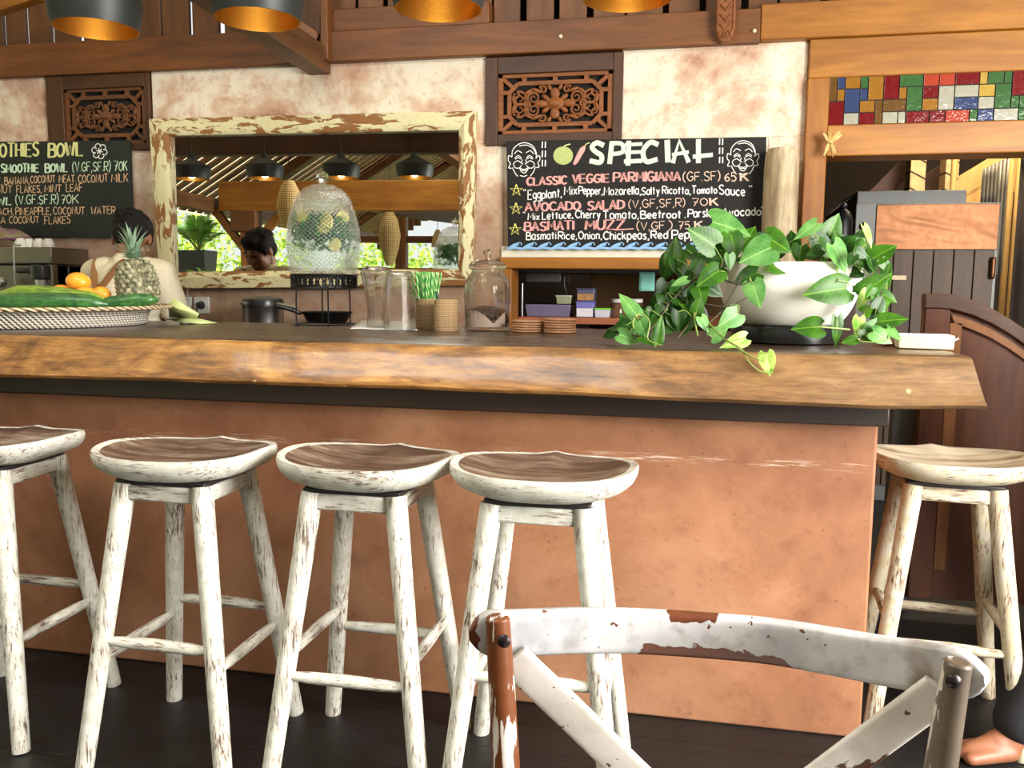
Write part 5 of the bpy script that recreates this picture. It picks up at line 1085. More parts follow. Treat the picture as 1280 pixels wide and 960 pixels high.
q = MB(); q.beam((c.x+r*.9, 4.10, zlid+.02), onb(371, 384.5, 4.05), .03, .012); q.build('handle', M['steel'], cp, .004)
c = onb(407, 398, 4.10); r = rad(64, c); zt_ = onb(407, 390, 4.10-r*.3).z
wk = thing('frying_pan', 'black frying pan seen between the legs of the dispenser stand', 'pan', (c.x, 4.12, ZB))
q = MB(); o_ = [(r*.01, zt_-.085), (r*.5, zt_-.085), (r*.72, zt_-.06), (r*.93, zt_-.012), (r, zt_)]; q.lathe(o_+[(r*.97, zt_), (r*.9, zt_-.012), (r*.7, zt_-.055), (r*.01, zt_-.08)], (c.x, 4.12, 0), 40); q.build('pan_bowl', M['blackmetal'], wk)
q = MB(); q.lathe([(r*.45, ZB), (r*.5, ZB+.01), (r*.5, zt_-.084), (r*.4, zt_-.08)], (c.x, 4.12, 0), 32); q.build('pan_ring', M['blackmetal'], wk)
q = MB(); q.tube([(c.x-r*.9, 4.07, zt_-.01), (c.x-r*1.3, 4.03, zt_+.015), (c.x-r*1.7, 4.0, zt_+.03)], [.010, .012, .011], 10); q.build('handle', M['blackplastic'], wk)
# espresso machine
e0, e1 = onb(-60, 309, 4.05), onb(68, 366, 4.05)
es = thing('espresso_machine', 'grey espresso machine with white cups on top at the far left', 'coffee machine', ((e0.x+e1.x)/2, 4.16, ZB))
M['machine'] = plain('brushed_dark_steel', S(120,112,100), .35, .7)
zc1 = e0.z; zc0 = onb(0, 330, 4.05).z
q = MB(); q.box(e0.x, e1.x, 4.04, 4.34, zc0, zc1); q.box(e0.x, e1.x, 4.075, 4.34, ZB+.05, zc0); q.box(onb(58, 340, 4.05).x, e1.x, 4.04, 4.34, ZB+.05, zc0); q.build('housing', M['machine'], es, .008)
q = MB(); q.box(e0.x, e1.x, 4.03, 4.34, ZB, ZB+.05); q.build('drip_tray', M['steel'], es, .004)
g0 = onb(46, 339, 4.00)
q = MB(); q.lathe([(.042, -.045), (.050, -.04), (.052, .028), (.046, .034), (.01, .034)], (g0.x, 4.03, g0.z), 28); q.build('group_head', M['blackplastic'], es)
q = MB(); q.lathe([(.028, -.05), (.03, 0)], (g0.x, 4.03, g0.z-.045), 24); q.build('filter_basket', M['steel'], es)
q = MB(); q.tube([(g0.x-.03, 4.03, g0.z), (g0.x-.10, 4.03, g0.z+.004), (g0.x-.15, 4.04, g0.z+.004)], [.012, .015, .016], 12); q.build('filter_handle', M['blackplastic'], es)
q = MB(); s0 = onb(17, 306, 3.99); s1 = onb(19, 362, 3.99); q.tube([s0+Vector((0, .05, 0)), s0, s0.lerp(s1, .5), s1], [.004, .004, .004, .003], 8); q.build('steam_wand', M['steel'], es)
gk = onb(3, 352, 4.0); q = MB(); q.lathe([(.03, 0), (.034, .01), (.03, .022), (.02, .026)], gk, 20, rot=Matrix.Rotation(R(90), 3, 'X')); q.tube([gk+Vector((.022*math.cos(a*.785), -.024, .022*math.sin(a*.785))) for a in range(9)], .005, 6); q.build('steam_knob', M['steel'], es)
M['china'] = plain('white_china', S(232,232,226), .25, var=.03)
for x, lb in ((26, 'white cup nearest the steam wand on the coffee machine'), (37, 'second white cup from the left on the coffee machine'), (49, 'third white cup from the left on the coffee machine'), (61, 'white cup at the right end of the coffee machine top')):
    c = onb(x, 308, 4.09+.04*((x*3) % 2)); r = rad(14.5, c); q = MB(); q.lathe([(r*.98, zc1), (r, zc1+.003), (r*.92, zc1+.03), (r*.6, zc1+.047), (r*.55, zc1+.05), (.004, zc1+.05)], (c.x, c.y, 0), 28)
    tag(q.build('coffee_cup', M['china']), lb, 'cup', 'cups on the coffee machine')
c = onb(-2, 300, 4.12); q = MB(); r = .028; q.lathe([(r*1.5, zc1), (r*1.6, zc1+.004), (r*1.2, zc1+.05), (r*.8, zc1+.07), (.004, zc1+.072)], (c.x, 4.06, 0), 24); tag(q.build('cream_bowl', M['cream']), 'cream upturned bowl left of the white cups on the coffee machine', 'bowl')
q = MB(); c0 = onb(10, 298, 4.24)
q.grid(lambda u, v: Vector((c0.x-.26+.46*u+.02*math.sin(v*9), 4.15+.12*v+.01*math.sin(u*17), zc1+.014+.12*math.sin(math.pi*min(1, u*1.05))**.7*(.35+.65*math.sin(math.pi*v)**.6)+.012*math.sin(u*14+v*5)*math.sin(math.pi*v))), 28, 10)
g = G('folded_cloths'); n_ = g.noise(g.co((1, 1, 4)), 9, 2); o = q.build('cloth_bundle', g.out(g.ramp(n_, [(.40, S(84,48,72)), (.48, S(150,110,124)), (.54, S(128,122,84)), (.62, S(152,146,110))]), .9)); tag(o, 'bundle of purple and olive cloths on top of the coffee machine', 'cloth')

# ------------------------------------------------------------------ people
M['skin'] = plain('brown_skin', S(140,90,63), .5, var=.06); M['hair'] = plain('black_hair', (.006, .005, .005), .75, scale=90, var=.5, spec=.2)
g = G('cream_shirt'); n_ = g.noise(g.co((1, 1, .25)), 22, 4); M['shirt'] = g.out(g.mix(n_, S(206,196,168), S(232,224,200)), .85, bump=(n_, .6, .012))
M['leather'] = plain('brown_leather', S(128,88,48), .55); M['trouser'] = plain('black_trousers', S(24,24,28), .85)
def head(q, c, k, face):                                # c = centre of the head, k = face height/.2, face = rotation, +Y of it looks forward
    P = lambda x, y, z: c+face@Vector((x, y, z))*k
    q.ell(P(0, -.012, .03), (.074*k, .094*k, .085*k), face, 24, 16); q.ell(P(0, .03, -.045), (.056*k, .058*k, .062*k), face, 20, 14); q.ell(P(0, .062, -.088), (.026*k, .022*k, .020*k), face, 14, 10)
    q.ell(P(0, .082, .022), (.050*k, .014*k, .014*k), face, 16, 10); q.caps(P(0, .086, .012), P(0, .108, -.024), .010*k, .014*k); q.ell(P(.012, .098, -.028), (.008*k,)*3, face, 10, 8); q.ell(P(-.012, .098, -.028), (.008*k,)*3, face, 10, 8)
    q.ell(P(0, .088, -.055), (.024*k, .010*k, .007*k), face, 14, 8); q.ell(P(0, .086, -.065), (.020*k, .010*k, .007*k), face, 14, 8)
    for s in (-1, 1):
        q.ell(P(s*.042, .060, -.02), (.024*k, .02*k, .022*k), face, 14, 10); q.ell(P(s*.078, -.008, -.004), (.009*k, .020*k, .032*k), face, 12, 10)
    return P
def hand(q, w_, d, up_, k, curl=.6):
    side = d.cross(up_).normalized(); pc_ = w_+d*.045*k
    q.caps(w_, w_+d*.03*k, .022*k, .026*k)
    for i in range(4): q.caps(w_+d*.02*k+side*(i-1.5)*.012*k, w_+d*.085*k+side*(i-1.5)*.019*k, .013*k, .0105*k)
    for i in range(4):
        o = w_+d*.088*k+side*(i-1.5)*.0205*k; L = (.032, .038, .036, .028)[i]*k; d1 = (d*math.cos(curl*.6)-up_*math.sin(curl*.6)); d2 = (d*math.cos(curl*1.5)-up_*math.sin(curl*1.5)); d3 = (d*math.cos(curl*2.2)-up_*math.sin(curl*2.2))
        p1 = o+d1*L; p2 = p1+d2*L*.75; q.caps(o, p1, .0095*k, .0088*k); q.caps(p1, p2, .0088*k, .008*k); q.caps(p2, p2+d3*L*.55, .008*k, .0068*k)
    o = w_+d*.03*k-side*.024*k; t1 = o+(d*.6-side*.8-up_*.2).normalized()*.036*k; q.caps(o, t1, .013*k, .0105*k); q.caps(t1, t1+(d*.9-side*.35-up_*.3).normalized()*.03*k, .0105*k, .0085*k)
def foot(q, ank, d, k, toes=True):
    s = d.cross(Vector((0, 0, 1))).normalized(); z = Vector((0, 0, 1)); g0 = Vector((ank.x, ank.y, 0))
    q.caps(g0-d*.045*k+z*.032*k, g0+d*.05*k+z*.042*k, .033*k, .036*k); q.caps(ank, g0+d*.02*k+z*.05*k, .036*k, .04*k); q.caps(g0+d*.03*k+z*.045*k, g0+d*.13*k+z*.024*k, .034*k, .023*k)
    for i in range(3): q.caps(g0+d*.03*k+s*(i-1)*.022*k+z*.026*k, g0+d*.145*k+s*(i-1)*.030*k+z*.018*k, .024*k, .017*k)
    return g0
def toes(q, g0, d, k, big):
    s = d.cross(Vector((0, 0, 1))).normalized()*big; z = Vector((0, 0, 1))
    for i, (L, r) in enumerate(((.046, .0135), (.042, .0098), (.036, .0092), (.030, .0088), (.024, .0085))):
        b_ = g0+d*(.148-.010*i)*k+s*(.037-.0185*i)*k; q.caps(b_+z*.016*k, b_+d*L*.6*k+z*.017*k, r*k, r*k); q.caps(b_+d*L*.6*k+z*.017*k, b_+d*L*k+z*.011*k, r*k, r*.85*k)

# bartender: stands behind the bar with his back to the room, looking down
hx, hy = -2.585, 3.62; hc = Vector((hx-.012, hy+.035, at(163, 287, Y=3.62).z-.045)); fr = Euler((R(-27), 0, R(34)), 'ZYX').to_matrix() if False else (Matrix.Rotation(R(22), 3, 'Z')@Matrix.Rotation(R(-28), 3, 'X')); kh = 1.04
man = thing('person', 'person with black hair in a cream shirt with brown leather straps behind the bar', 'person', (hx, hy, 0))
q = MB(); P = head(q, hc, kh, fr); sh = 1.335; cx = hx+.005
q.caps((cx, hy-.035, sh+.01), P(0, -.035, -.06), .056, .052); spine = [(cx, hy-.02, .92), (cx, hy-.03, 1.12), (cx, hy-.045, 1.26)]
q.ell((cx, hy-.035, 1.20), (.165, .105, .17), None, 24, 16); q.ell((cx, hy-.02, 1.02), (.140, .095, .14), None, 24, 16); q.ell((cx, hy-.01, .88), (.16, .11, .12), None, 24, 16); q.ell((cx, hy-.045, 1.30), (.155, .07, .055), None, 20, 12)
for s in (-1, 1):
    S0 = Vector((cx+s*.175, hy-.03, sh-.035)); E0 = Vector((cx+s*.235, hy+.02, 1.06)); W0 = Vector((cx+s*.13, hy+.235, 1.085)); q.caps(Vector((cx+s*.10, hy-.04, sh-.02)), S0, .06, .055); q.caps(S0, E0, .05, .040); q.caps(E0, W0, .040, .027)
    hand(q, W0, (Vector((cx+s*.06, hy+.33, 1.075))-W0).normalized(), Vector((0, 0, 1)), 1., .5)
    hp, kn, an = Vector((cx+s*.09, hy, .86)), Vector((cx+s*.10, hy+.015, .47)), Vector((cx+s*.105, hy-.02, .08)); q.caps(hp, kn, .082, .055); q.caps(kn, kn.lerp(an, .35), .055, .056); q.caps(kn.lerp(an, .35), an, .056, .036); foot(q, an, Vector((s*.15, 1, 0)).normalized(), 1.)
voxel(q.build('body', M['skin'], man, fix=False), .0075, 3, .5)
q = MB(); Q = lambda x, y, z: P(x, y, z)
q.ell(P(0, -.020, .042), (.084*kh, .100*kh, .082*kh), fr, 28, 18); q.ell(P(0, -.060, .0), (.072*kh, .056*kh, .070*kh), fr, 24, 16); q.ell(P(0, .040, .092), (.064*kh, .055*kh, .036*kh), fr, 20, 12); q.ell(P(.05, .0, .05), (.040*kh, .06*kh, .05*kh), fr); q.ell(P(-.05, .0, .05), (.040*kh, .06*kh, .05*kh), fr)
for s in (-1, 1): q.ell(P(s*.074, .026, .016), (.010*kh, .014*kh, .03*kh), fr, 12, 8)
rh = random.Random(2)
for i in range(110):
    a = rh.uniform(0, 6.28); e = rh.uniform(.2, 1.4); d = Vector((math.cos(a)*math.cos(e), math.sin(a)*math.cos(e), math.sin(e))); q.ell(P(d.x*.080, -.022+d.y*.098, .046+d.z*.080), (rh.uniform(.012, .024), rh.uniform(.010, .016), .010), Euler((rh.uniform(-1,1), rh.uniform(-1,1), a)).to_matrix(), 8, 6)
voxel(q.build('hair', M['hair'], man, fix=False), .0055, 1, .5)
for s in (-1, 1):
    q = MB(); q.ell(P(s*.033, .080, .034), (.020*kh, .010*kh, .0045*kh), fr@Matrix.Rotation(s*.12, 3, 'Y'), 14, 8); q.build('eyebrow', M['hair'], man)
    q = MB(); q.ell(P(s*.032, .0765, .008), (.015*kh, .008*kh, .0055*kh), fr, 14, 8); q.build('eye', M['hair'], man)
q = MB(); q.ell((cx, hy-.035, 1.20), (.18, .12, .175), None, 28, 18); q.ell((cx, hy-.02, 1.02), (.158, .112, .16), None, 28, 18); q.ell((cx, hy-.01, .88), (.172, .122, .07), None, 28, 14); q.ell((cx, hy-.05, 1.305), (.172, .078, .056), None, 24, 14); q.caps((cx, hy-.045, 1.33), (cx, hy-.03, 1.352), .072, .066)
for s in (-1, 1):
    S0 = Vector((cx+s*.175, hy-.03, sh-.035)); E0 = Vector((cx+s*.235, hy+.02, 1.06)); q.caps(Vector((cx+s*.10, hy-.045, sh-.025)), S0, .068, .066); q.caps(S0, S0.lerp(E0, .78), .066, .062)
voxel(q.build('shirt', M['shirt'], man, fix=False), .009, 4, .6)
def strap(pts, w_, nm='apron_strap'):
    P_ = catmull(pts, 8); q = MB(); q.tube(P_, w_, 8, flat=(.22, 1), up=(0, 1, 0)); q.build(nm, M['leather'], man)
strap([(cx-.135, hy+.02, 1.345), (cx-.125, hy-.075, 1.355), (cx-.10, hy-.135, 1.27), (cx-.06, hy-.163, 1.19), (cx-.03, hy-.158, 1.10), (cx-.03, hy-.148, 1.0)], .017)
strap([(cx+.05, hy-.02, 1.378), (cx+.03, hy-.115, 1.345), (cx-.03, hy-.150, 1.26), (cx-.10, hy-.158, 1.17), (cx-.14, hy-.115, 1.08)], .017)
q = MB(); q.ell((cx-.055, hy-.166, 1.185), (.03, .006, .03), None, 14, 10); q.build('strap_patch', M['leather'], man)
for s in (-1, 1):
    q = MB() if s < 0 else q
    hp, kn, an = Vector((cx+s*.09, hy, .86)), Vector((cx+s*.10, hy+.015, .47)), Vector((cx+s*.105, hy-.02, .09)); q.caps(hp, kn, .095, .07); q.caps(kn, an, .07, .058)
q.ell((cx, hy, .86), (.178, .128, .10), None, 24, 14); voxel(q.build('trousers', M['trouser'], man, fix=False), .011, 3, .5)

# customer in dark trousers just past the right edge of the picture, walking barefoot toward the stool
g1 = at(1268, 946, Z=0); vx = Vector((-.93, -.30, 0)).normalized(); sd = Vector((-vx.y, vx.x, 0))
cu = thing('person', 'barefoot person in black trousers stepping in at the lower right edge', 'person', (g1.x+.42, g1.y+.1, 0))
q = MB(); an1 = Vector((g1.x, g1.y, .085)); hipc = Vector((g1.x+.36, g1.y+.16, .90)); hp1, hp2 = hipc-sd*(-.09), hipc+sd*(-.09)
an2 = Vector((g1.x+.66, g1.y+.30, .09)); kn1 = Vector((g1.x+.16, g1.y+.06, .47)); kn2 = Vector((g1.x+.46, g1.y+.24, .47))
f1 = foot(q, an1, vx, 1.02); toes(q, f1, vx, 1.02, 1); f2 = foot(q, an2, vx, 1.02); toes(q, f2, vx, 1.02, -1)
for hp, kn, an in ((hp1, kn1, an1), (hp2, kn2, an2)): q.caps(hp, kn, .082, .055); q.caps(kn, kn.lerp(an, .35), .055, .055); q.caps(kn.lerp(an, .35), an, .055, .037)
B = hipc; q.ell(B+Vector((0, 0, .03)), (.15, .13, .13), None, 24, 14); q.ell(B+Vector((0, 0, .22)), (.135, .12, .17), None, 24, 14); q.ell(B+Vector((0, 0, .40)), (.165, .13, .15), None, 24, 14)
fc2 = Matrix((( -sd.x, vx.x, 0), (-sd.y, vx.y, 0), (0, 0, 1))); hc2 = B+Vector((0, 0, .74))+vx*.02; P2 = head(q, hc2, 1.0, fc2); q.caps(B+Vector((0, 0, .50)), P2(0, -.03, -.06), .055, .05)
for s in (-1, 1):
    S0 = B+Vector((0, 0, .475))+sd*s*.175; E0 = B+Vector((0, 0, .20))+sd*s*.21-vx*.03*s; W0 = B+Vector((0, 0, -.04))+sd*s*.20+vx*(.06-.05*s); q.caps(B+Vector((0, 0, .48))+sd*s*.10, S0, .058, .052); q.caps(S0, E0, .048, .038); q.caps(E0, W0, .038, .026); hand(q, W0, Vector((0, 0, -1)), sd*s, 1., .35)
voxel(q.build('body', M['skin'], cu, fix=False), .0075, 2, .5)
q = MB()
for hp, kn, an in ((hp1, kn1, an1), (hp2, kn2, an2)): q.caps(hp, kn, .098, .075); q.caps(kn, an+Vector((0, 0, .015)), .075, .062)
q.ell(B+Vector((0, 0, .03)), (.168, .15, .13), None, 24, 14); voxel(q.build('trousers', M['trouser'], cu, fix=False), .011, 3, .5)
q = MB(); q.ell(B+Vector((0, 0, .24)), (.158, .145, .19), None, 24, 14); q.ell(B+Vector((0, 0, .41)), (.185, .15, .15), None, 24, 14)
for s in (-1, 1): q.caps(B+Vector((0, 0, .48))+sd*s*.10, B+Vector((0, 0, .475))+sd*s*.175, .066, .064); q.caps(B+Vector((0, 0, .475))+sd*s*.175, B+Vector((0, 0, .30))+sd*s*.20, .064, .058)
voxel(q.build('shirt', plain('dark_shirt', S(40,42,52), .85), cu, fix=False), .011, 3, .5)
q = MB(); q.ell(P2(0, -.025, .045), (.082, .098, .082), fc2, 24, 16); q.ell(P2(0, -.06, 0), (.07, .05, .07), fc2, 20, 14); voxel(q.build('hair', M['hair'], cu, fix=False), .008, 2, .5)
for s in (-1, 1):
    q = MB(); q.ell(P2(s*.032, .0765, .008), (.014, .008, .0055), fc2, 14, 8); q.build('eye', M['hair'], cu)
# ------------------------------------------------------------------ roof of the terrace, beams and posts (seen in the mirror)
def slope_z(X): return 2.22+(X+5.35)*.62 if X < -.9 else 2.22+4.45*.62-(X+.9)*.52
rb = MB(); y = -8.4; rr_ = random.Random(6)
while y < 4.5:
    wd = rr_.uniform(.10, .15)
    rb.beam((-5.5, y+wd/2, slope_z(-5.5)), (-.9, y+wd/2, slope_z(-.9)), wd, .02); rb.beam((-.9, y+wd/2, slope_z(-.9)), (4.0, y+wd/2, slope_z(4.0)), wd, .02); y += wd+.07
rb.build('ceiling', M['roofboard'], keep=True, kind='structure', smooth=False)
g = G('roof_lining'); n_ = g.noise(g.co((1, 3, 1)), 5, 4); M['lining'] = g.out(g.mix(n_, S(196,186,160), S(236,230,210)), .9)
_t = g.n('ShaderNodeBsdfTranslucent'); _t.inputs[0].default_value = (.85, .8, .66, 1); _x = g.n('ShaderNodeMixShader'); _x.inputs[0].default_value = .8; g.t.links.new(g.b.outputs[0], _x.inputs[1]); g.t.links.new(_t.outputs[0], _x.inputs[2]); g.t.links.new(_x.outputs[0], g.o.inputs[0])
q = MB()
for a, b_ in (((-5.6, 0), (-.9, 0)), ((-.9, 0), (4.2, 0))):
    z0_, z1_ = slope_z(a[0])+.05, slope_z(b_[0])+.05; q.add([(a[0], -8.6, z0_), (b_[0], -8.6, z1_), (b_[0], 4.5, z1_), (a[0], 4.5, z0_), (a[0], -8.6, z0_+.02), (b_[0], -8.6, z1_+.02), (b_[0], 4.5, z1_+.02), (a[0], 4.5, z0_+.02)], [(0,1,2,3),(7,6,5,4),(0,4,5,1),(1,5,6,2),(2,6,7,3),(3,7,4,0)])
structure('ceiling_lining', q, M['lining'])
q = MB()
for i in range(60):
    X = -5.3+i*.155; q.box(X, X+.145, -8.5, -8.46, 2.85 if X > -3.4 else min(2.85, slope_z(X)-.25), slope_z(X)+.03)
structure('wall_gable', q, M['board_z'])
def sbeam(name, a, b_, w_, h, m, bev=.006):
    q = MB(); q.beam(a, b_, w_, h); return structure(name, q, m, bev)
sbeam('trim_15', (-4.95, -8.4, 2.14), (-4.95, 4.35, 2.14), .12, .16, M['teak_y'])
sbeam('trim_16', (-5.2, 2.22, 2.42), (4.0, 2.22, 2.42), .12, .30, M['dark_x'])
sbeam('trim_17', (-4.83, -.5, 2.235), (3.6, -.5, 2.235), .16, .33, M['honey_x'])
sbeam('trim_18', (-4.2, -3.55, 1.93), (3.6, -3.55, 1.93), .10, .10, M['teak_x'])
sbeam('trim_19', (-4.4, -3.55, 1.46), (3.6, -3.55, 1.46), .12, .11, M['teak_x'])
sbeam('trim_20', mir(440, 246, 9.2), mir(600, 273, 12.9), .14, .26, M['dark_x'])
for Yr in (3.2, 1.1, -1.6, -3.9, -6.2):
    sbeam('trim_rafter', (-5.3, Yr, slope_z(-5.3)-.075), (-.95, Yr, slope_z(-.95)-.075), .09, .12, M['teak_x'])
pc_ = mir(316, 300, 9.1)
q = MB(); q.box(pc_.x-.07, pc_.x+.07, -.57, -.43, 0, 2.08); structure('column', q, M['honey_z'], .006)
q = MB(); q.box(pc_.x-.17, pc_.x+.13, -.6, -.4, 1.84, 2.08); structure('column_capital', q, M['teak_x'], .01)
sbeam('trim_21', (pc_.x-.02, -.5, 1.62), (pc_.x-.42, -.5, 2.13), .07, .09, M['honey_x']); sbeam('trim_22', (pc_.x, -.5, 1.62), (pc_.x+.46, -.5, 2.13), .07, .09, M['honey_x'])
pb = mir(502, 310, 12.1)
q = MB(); q.box(pb.x-.08, pb.x+.08, -3.63, -3.47, 0, 2.5); structure('column_back', q, M['teak_z'], .006)
q = MB(); q.box(3.3, 3.46, -3.63, -3.47, 0, 2.3); structure('column_back_right', q, M['teak_z'], .006)
q = MB(); q.box(pb.x, 3.6, -3.60, -3.5, 0, .95); structure('wall_parapet', q, M['stucco'], .006)
q = MB(); q.box(-8.2, -5.2, -1.55, -.9, 0, 1.30); structure('wall_garden', q, M['stucco'], .01)
g = G('sunny_grass'); n_ = g.noise(g.co(), 3, 6); M['grass'] = g.out(g.mix(n_, S(80,90,50), S(124,126,84)), .9)
q = MB(); q.box(-40, 40, -40, 30, -.2, -.09); structure('ground', q, M['grass'])

# pendant lamps in a row over the bar; the three leftmost show only in the mirror
g = G('hammered_gold'); v = g.voro(g.co(), 210); M['gold'] = g.out(S(206,158,70), .36, 1., bump=(v, .2, .002))
g = G('matt_black_shade'); n_ = g.noise(g.co(), 8, 3); M['shade'] = g.out(g.mix(n_, S(26,30,30), S(46,52,52)), .5, .3)
g = G('lamp_bulb'); M['bulb'] = g.out((1, .9, .7), .4, emit=((1, .86, .62), 3.))
def pendant(x, label):
    Yl, z0 = 2.5, 2.055
    t = thing('pendant_lamp', label, 'pendant lamp', (x, Yl, z0), 'black and gold pendant lamps over the bar')
    o_ = [(p.x, p.y) for p in catmull([(.128, z0, 0), (.137, z0+.04, 0), (.1425, z0+.088, 0), (.132, z0+.100, 0), (.085, z0+.125, 0), (.040, z0+.148, 0), (.030, z0+.165, 0), (.026, z0+.18, 0), (.006, z0+.184, 0)], 4)]
    q = MB(); q.lathe(o_, (x, Yl, 0), 48, cap=(False, True)); q.build('outer_shade', M['shade'], t, angle=50)
    q = MB(); q.lathe([(max(r-.003, .003), z-.001 if z > z0+.02 else z) for r, z in o_], (x, Yl, 0), 48, cap=(False, True)); q.lathe([(.128, z0), (.125, z0)], (x, Yl, 0), 48, cap=(False, False)); q.build('inner_shade', M['gold'], t, angle=50, fix=False)
    q = MB(); q.ell((x, Yl, z0+.085), (.030, .030, .034), None, 18, 12); q.caps((x, Yl, z0+.12), (x, Yl, z0+.16), .017, .014); q.build('bulb', M['bulb'], t)
    q = MB(); q.tube([(x, Yl, z0+.18), (x, Yl, slope_z(x)+.01)], .0035, 8); q.build('cord', M['blackplastic'], t)
    l = bpy.data.lights.new('lamp_glow', 'POINT'); l.energy = .28; l.color = (1, .78, .45); l.shadow_soft_size = .03; lo = bpy.data.objects.new('lamp_glow', l); col.objects.link(lo); lo.parent = t; lo.location = (0, 0, .03)
for i, x in enumerate((-.19, -.74, -1.315, -1.875, -2.44, -3.04, -3.63)):
    pendant(x, ('rightmost pendant lamp, its gold inside hanging above the SPECIAL chalkboard', 'pendant lamp above the orange carved scroll panel, third from the left', 'pendant lamp beside the overhead beam end, second from the left', 'leftmost of the pendant lamps at the top, above the green chalkboard',
        'pendant lamp of which only a reflection shows, third from the left in the mirror', 'pendant lamp of which only a reflection shows, second from the left in the mirror', 'pendant lamp of which only a reflection shows, leftmost in the mirror')[i])

# woven hanging lamps of the terrace
g = G('wicker_lampshade'); x3 = g.xyz(g.co()); s_ = g.math('SINE', g.math('MULTIPLY', x3[2], 260.)); s2 = g.math('SINE', g.math('MULTIPLY', g.math('ARCTAN2', x3[1], x3[0]), 30.)); M['lampweave'] = g.out(g.mix(g.mr(g.math('ADD', s_, s2), -1, 1, 0, 1), S(150,118,66), S(214,186,124)), .7, alpha=g.mr(g.math('MULTIPLY', s_, s2), -.6, -.1, .45, 1.))
def hanger(px, y0, y1, wpx, Yv, label, prof):
    c = mir(px, (y0+y1)/2, Yv); zt_, zb2 = mir(px, y0, Yv).z, mir(px, y1, Yv).z; dv = (Vector((at(px, y0, Y=Yv)))-CAM).dot(_fw); r = wpx/2*dv/F
    t = thing('woven_lamp', label, 'hanging lamp', (c.x, c.y, zb2), 'woven hanging lamps seen in the mirror')
    q = MB(); q.lathe([(r*a, zb2+(zt_-zb2)*h) for a, h in prof], (c.x, c.y, 0), 20, cap=(False, False)); q.build('woven_shade', M['lampweave'], t, fix=False)
    q = MB(); q.tube([(c.x, c.y, zt_-.02), (c.x, c.y, slope_z(c.x)+.01)], .004, 6); q.build('cord', M['blackplastic'], t)
    q = MB(); q.ell((c.x, c.y, (zt_+zb2)/2), .035); q.build('bulb', M['white_plastic'], t)
hanger(362, 226, 285, 33, 8.2, 'tall tapering woven lamp reflected left of the drink dispenser', [(.62, 0), (.85, .25), (1, .45), (.8, .75), (.38, 1)])
hanger(487, 264, 332, 28, 9.6, 'long bulging woven lamp reflected above the striped straws', [(.35, 0), (.8, .3), (1, .55), (.75, .85), (.3, 1)])
hanger(547, 287, 309, 16, 12.0, 'small woven lamp reflected at the far right of the mirror', [(1, 0), (.9, .4), (.55, .8), (.3, 1)])

# garden beyond the terrace
g = G('garden_leaf'); n_ = g.noise(g.co(), 5, 3); M['garden'] = g.out(g.ramp(n_, [(.35, S(84,136,30)), (.5, S(160,200,70)), (.65, S(222,238,140))]), .6)
_t = g.n('ShaderNodeBsdfTranslucent'); _t.inputs[0].default_value = (*S(190,220,90), 1); _x = g.n('ShaderNodeMixShader'); _x.inputs[0].default_value = .45; g.t.links.new(g.b.outputs[0], _x.inputs[1]); g.t.links.new(_t.outputs[0], _x.inputs[2]); g.t.links.new(_x.outputs[0], g.o.inputs[0])
g = G('palm_leaf'); n_ = g.noise(g.co(), 9, 3); M['palm'] = g.out(g.mix(n_, S(48,104,32), S(140,190,84)), .45)
def shrub(c, r, n, label, seed):
    rg = random.Random(seed); q = MB(); c = Vector(c)
    for i in range(n):
        a = rg.uniform(0, 6.283); e = math.asin(rg.uniform(-.4, 1)); f = rg.uniform(.55, 1.05); p = c+Vector((r[0]*math.cos(a)*math.cos(e), r[1]*math.sin(a)*math.cos(e), r[2]*math.sin(e)))*f
        Rm = Euler((rg.uniform(-1.2, 1.2), rg.uniform(-1.2, 1.2), rg.uniform(0, 6.3))).to_matrix(); L = rg.uniform(.09, .2)
        q.add([p+Rm@Vector(v) for v in ((-L/2, 0, 0), (0, L*.24, .02), (L/2, 0, 0), (0, -L*.24, .02))], [(0, 1, 2, 3)])
    t = thing('garden_shrub', label, 'shrub', (c.x, c.y, -.09), 'green shrubs beyond the terrace'); q.build('foliage', M['garden'], t, fix=False)
    q = MB()
    for k in range(4): q.tube([(c.x+.1*k-.15, c.y, -.09), (c.x+r[0]*.5*math.cos(k*1.6), c.y+r[1]*.5*math.sin(k*1.6), c.z)], [.03, .012], 6)
    q.build('stem', M['teak_z'], t)
for i, (c, r) in enumerate((((-8.6, -5.4, 1.3), (1.3, 1.1, 1.5)), ((-10.9, -3.6, 1.7), (1.2, 1.6, 2.0)), ((-8.4, -8.6, 1.4), (1.5, 1.3, 1.7)), ((-5.4, -9.9, 1.1), (1.3, 1.0, 1.3)), ((-10.6, -.4, 1.2), (1.2, 1.4, 1.5)))):
    shrub(c, r, 1700, 'bushy sunlit shrub in the garden reflected at the left of the mirror', 30+i)
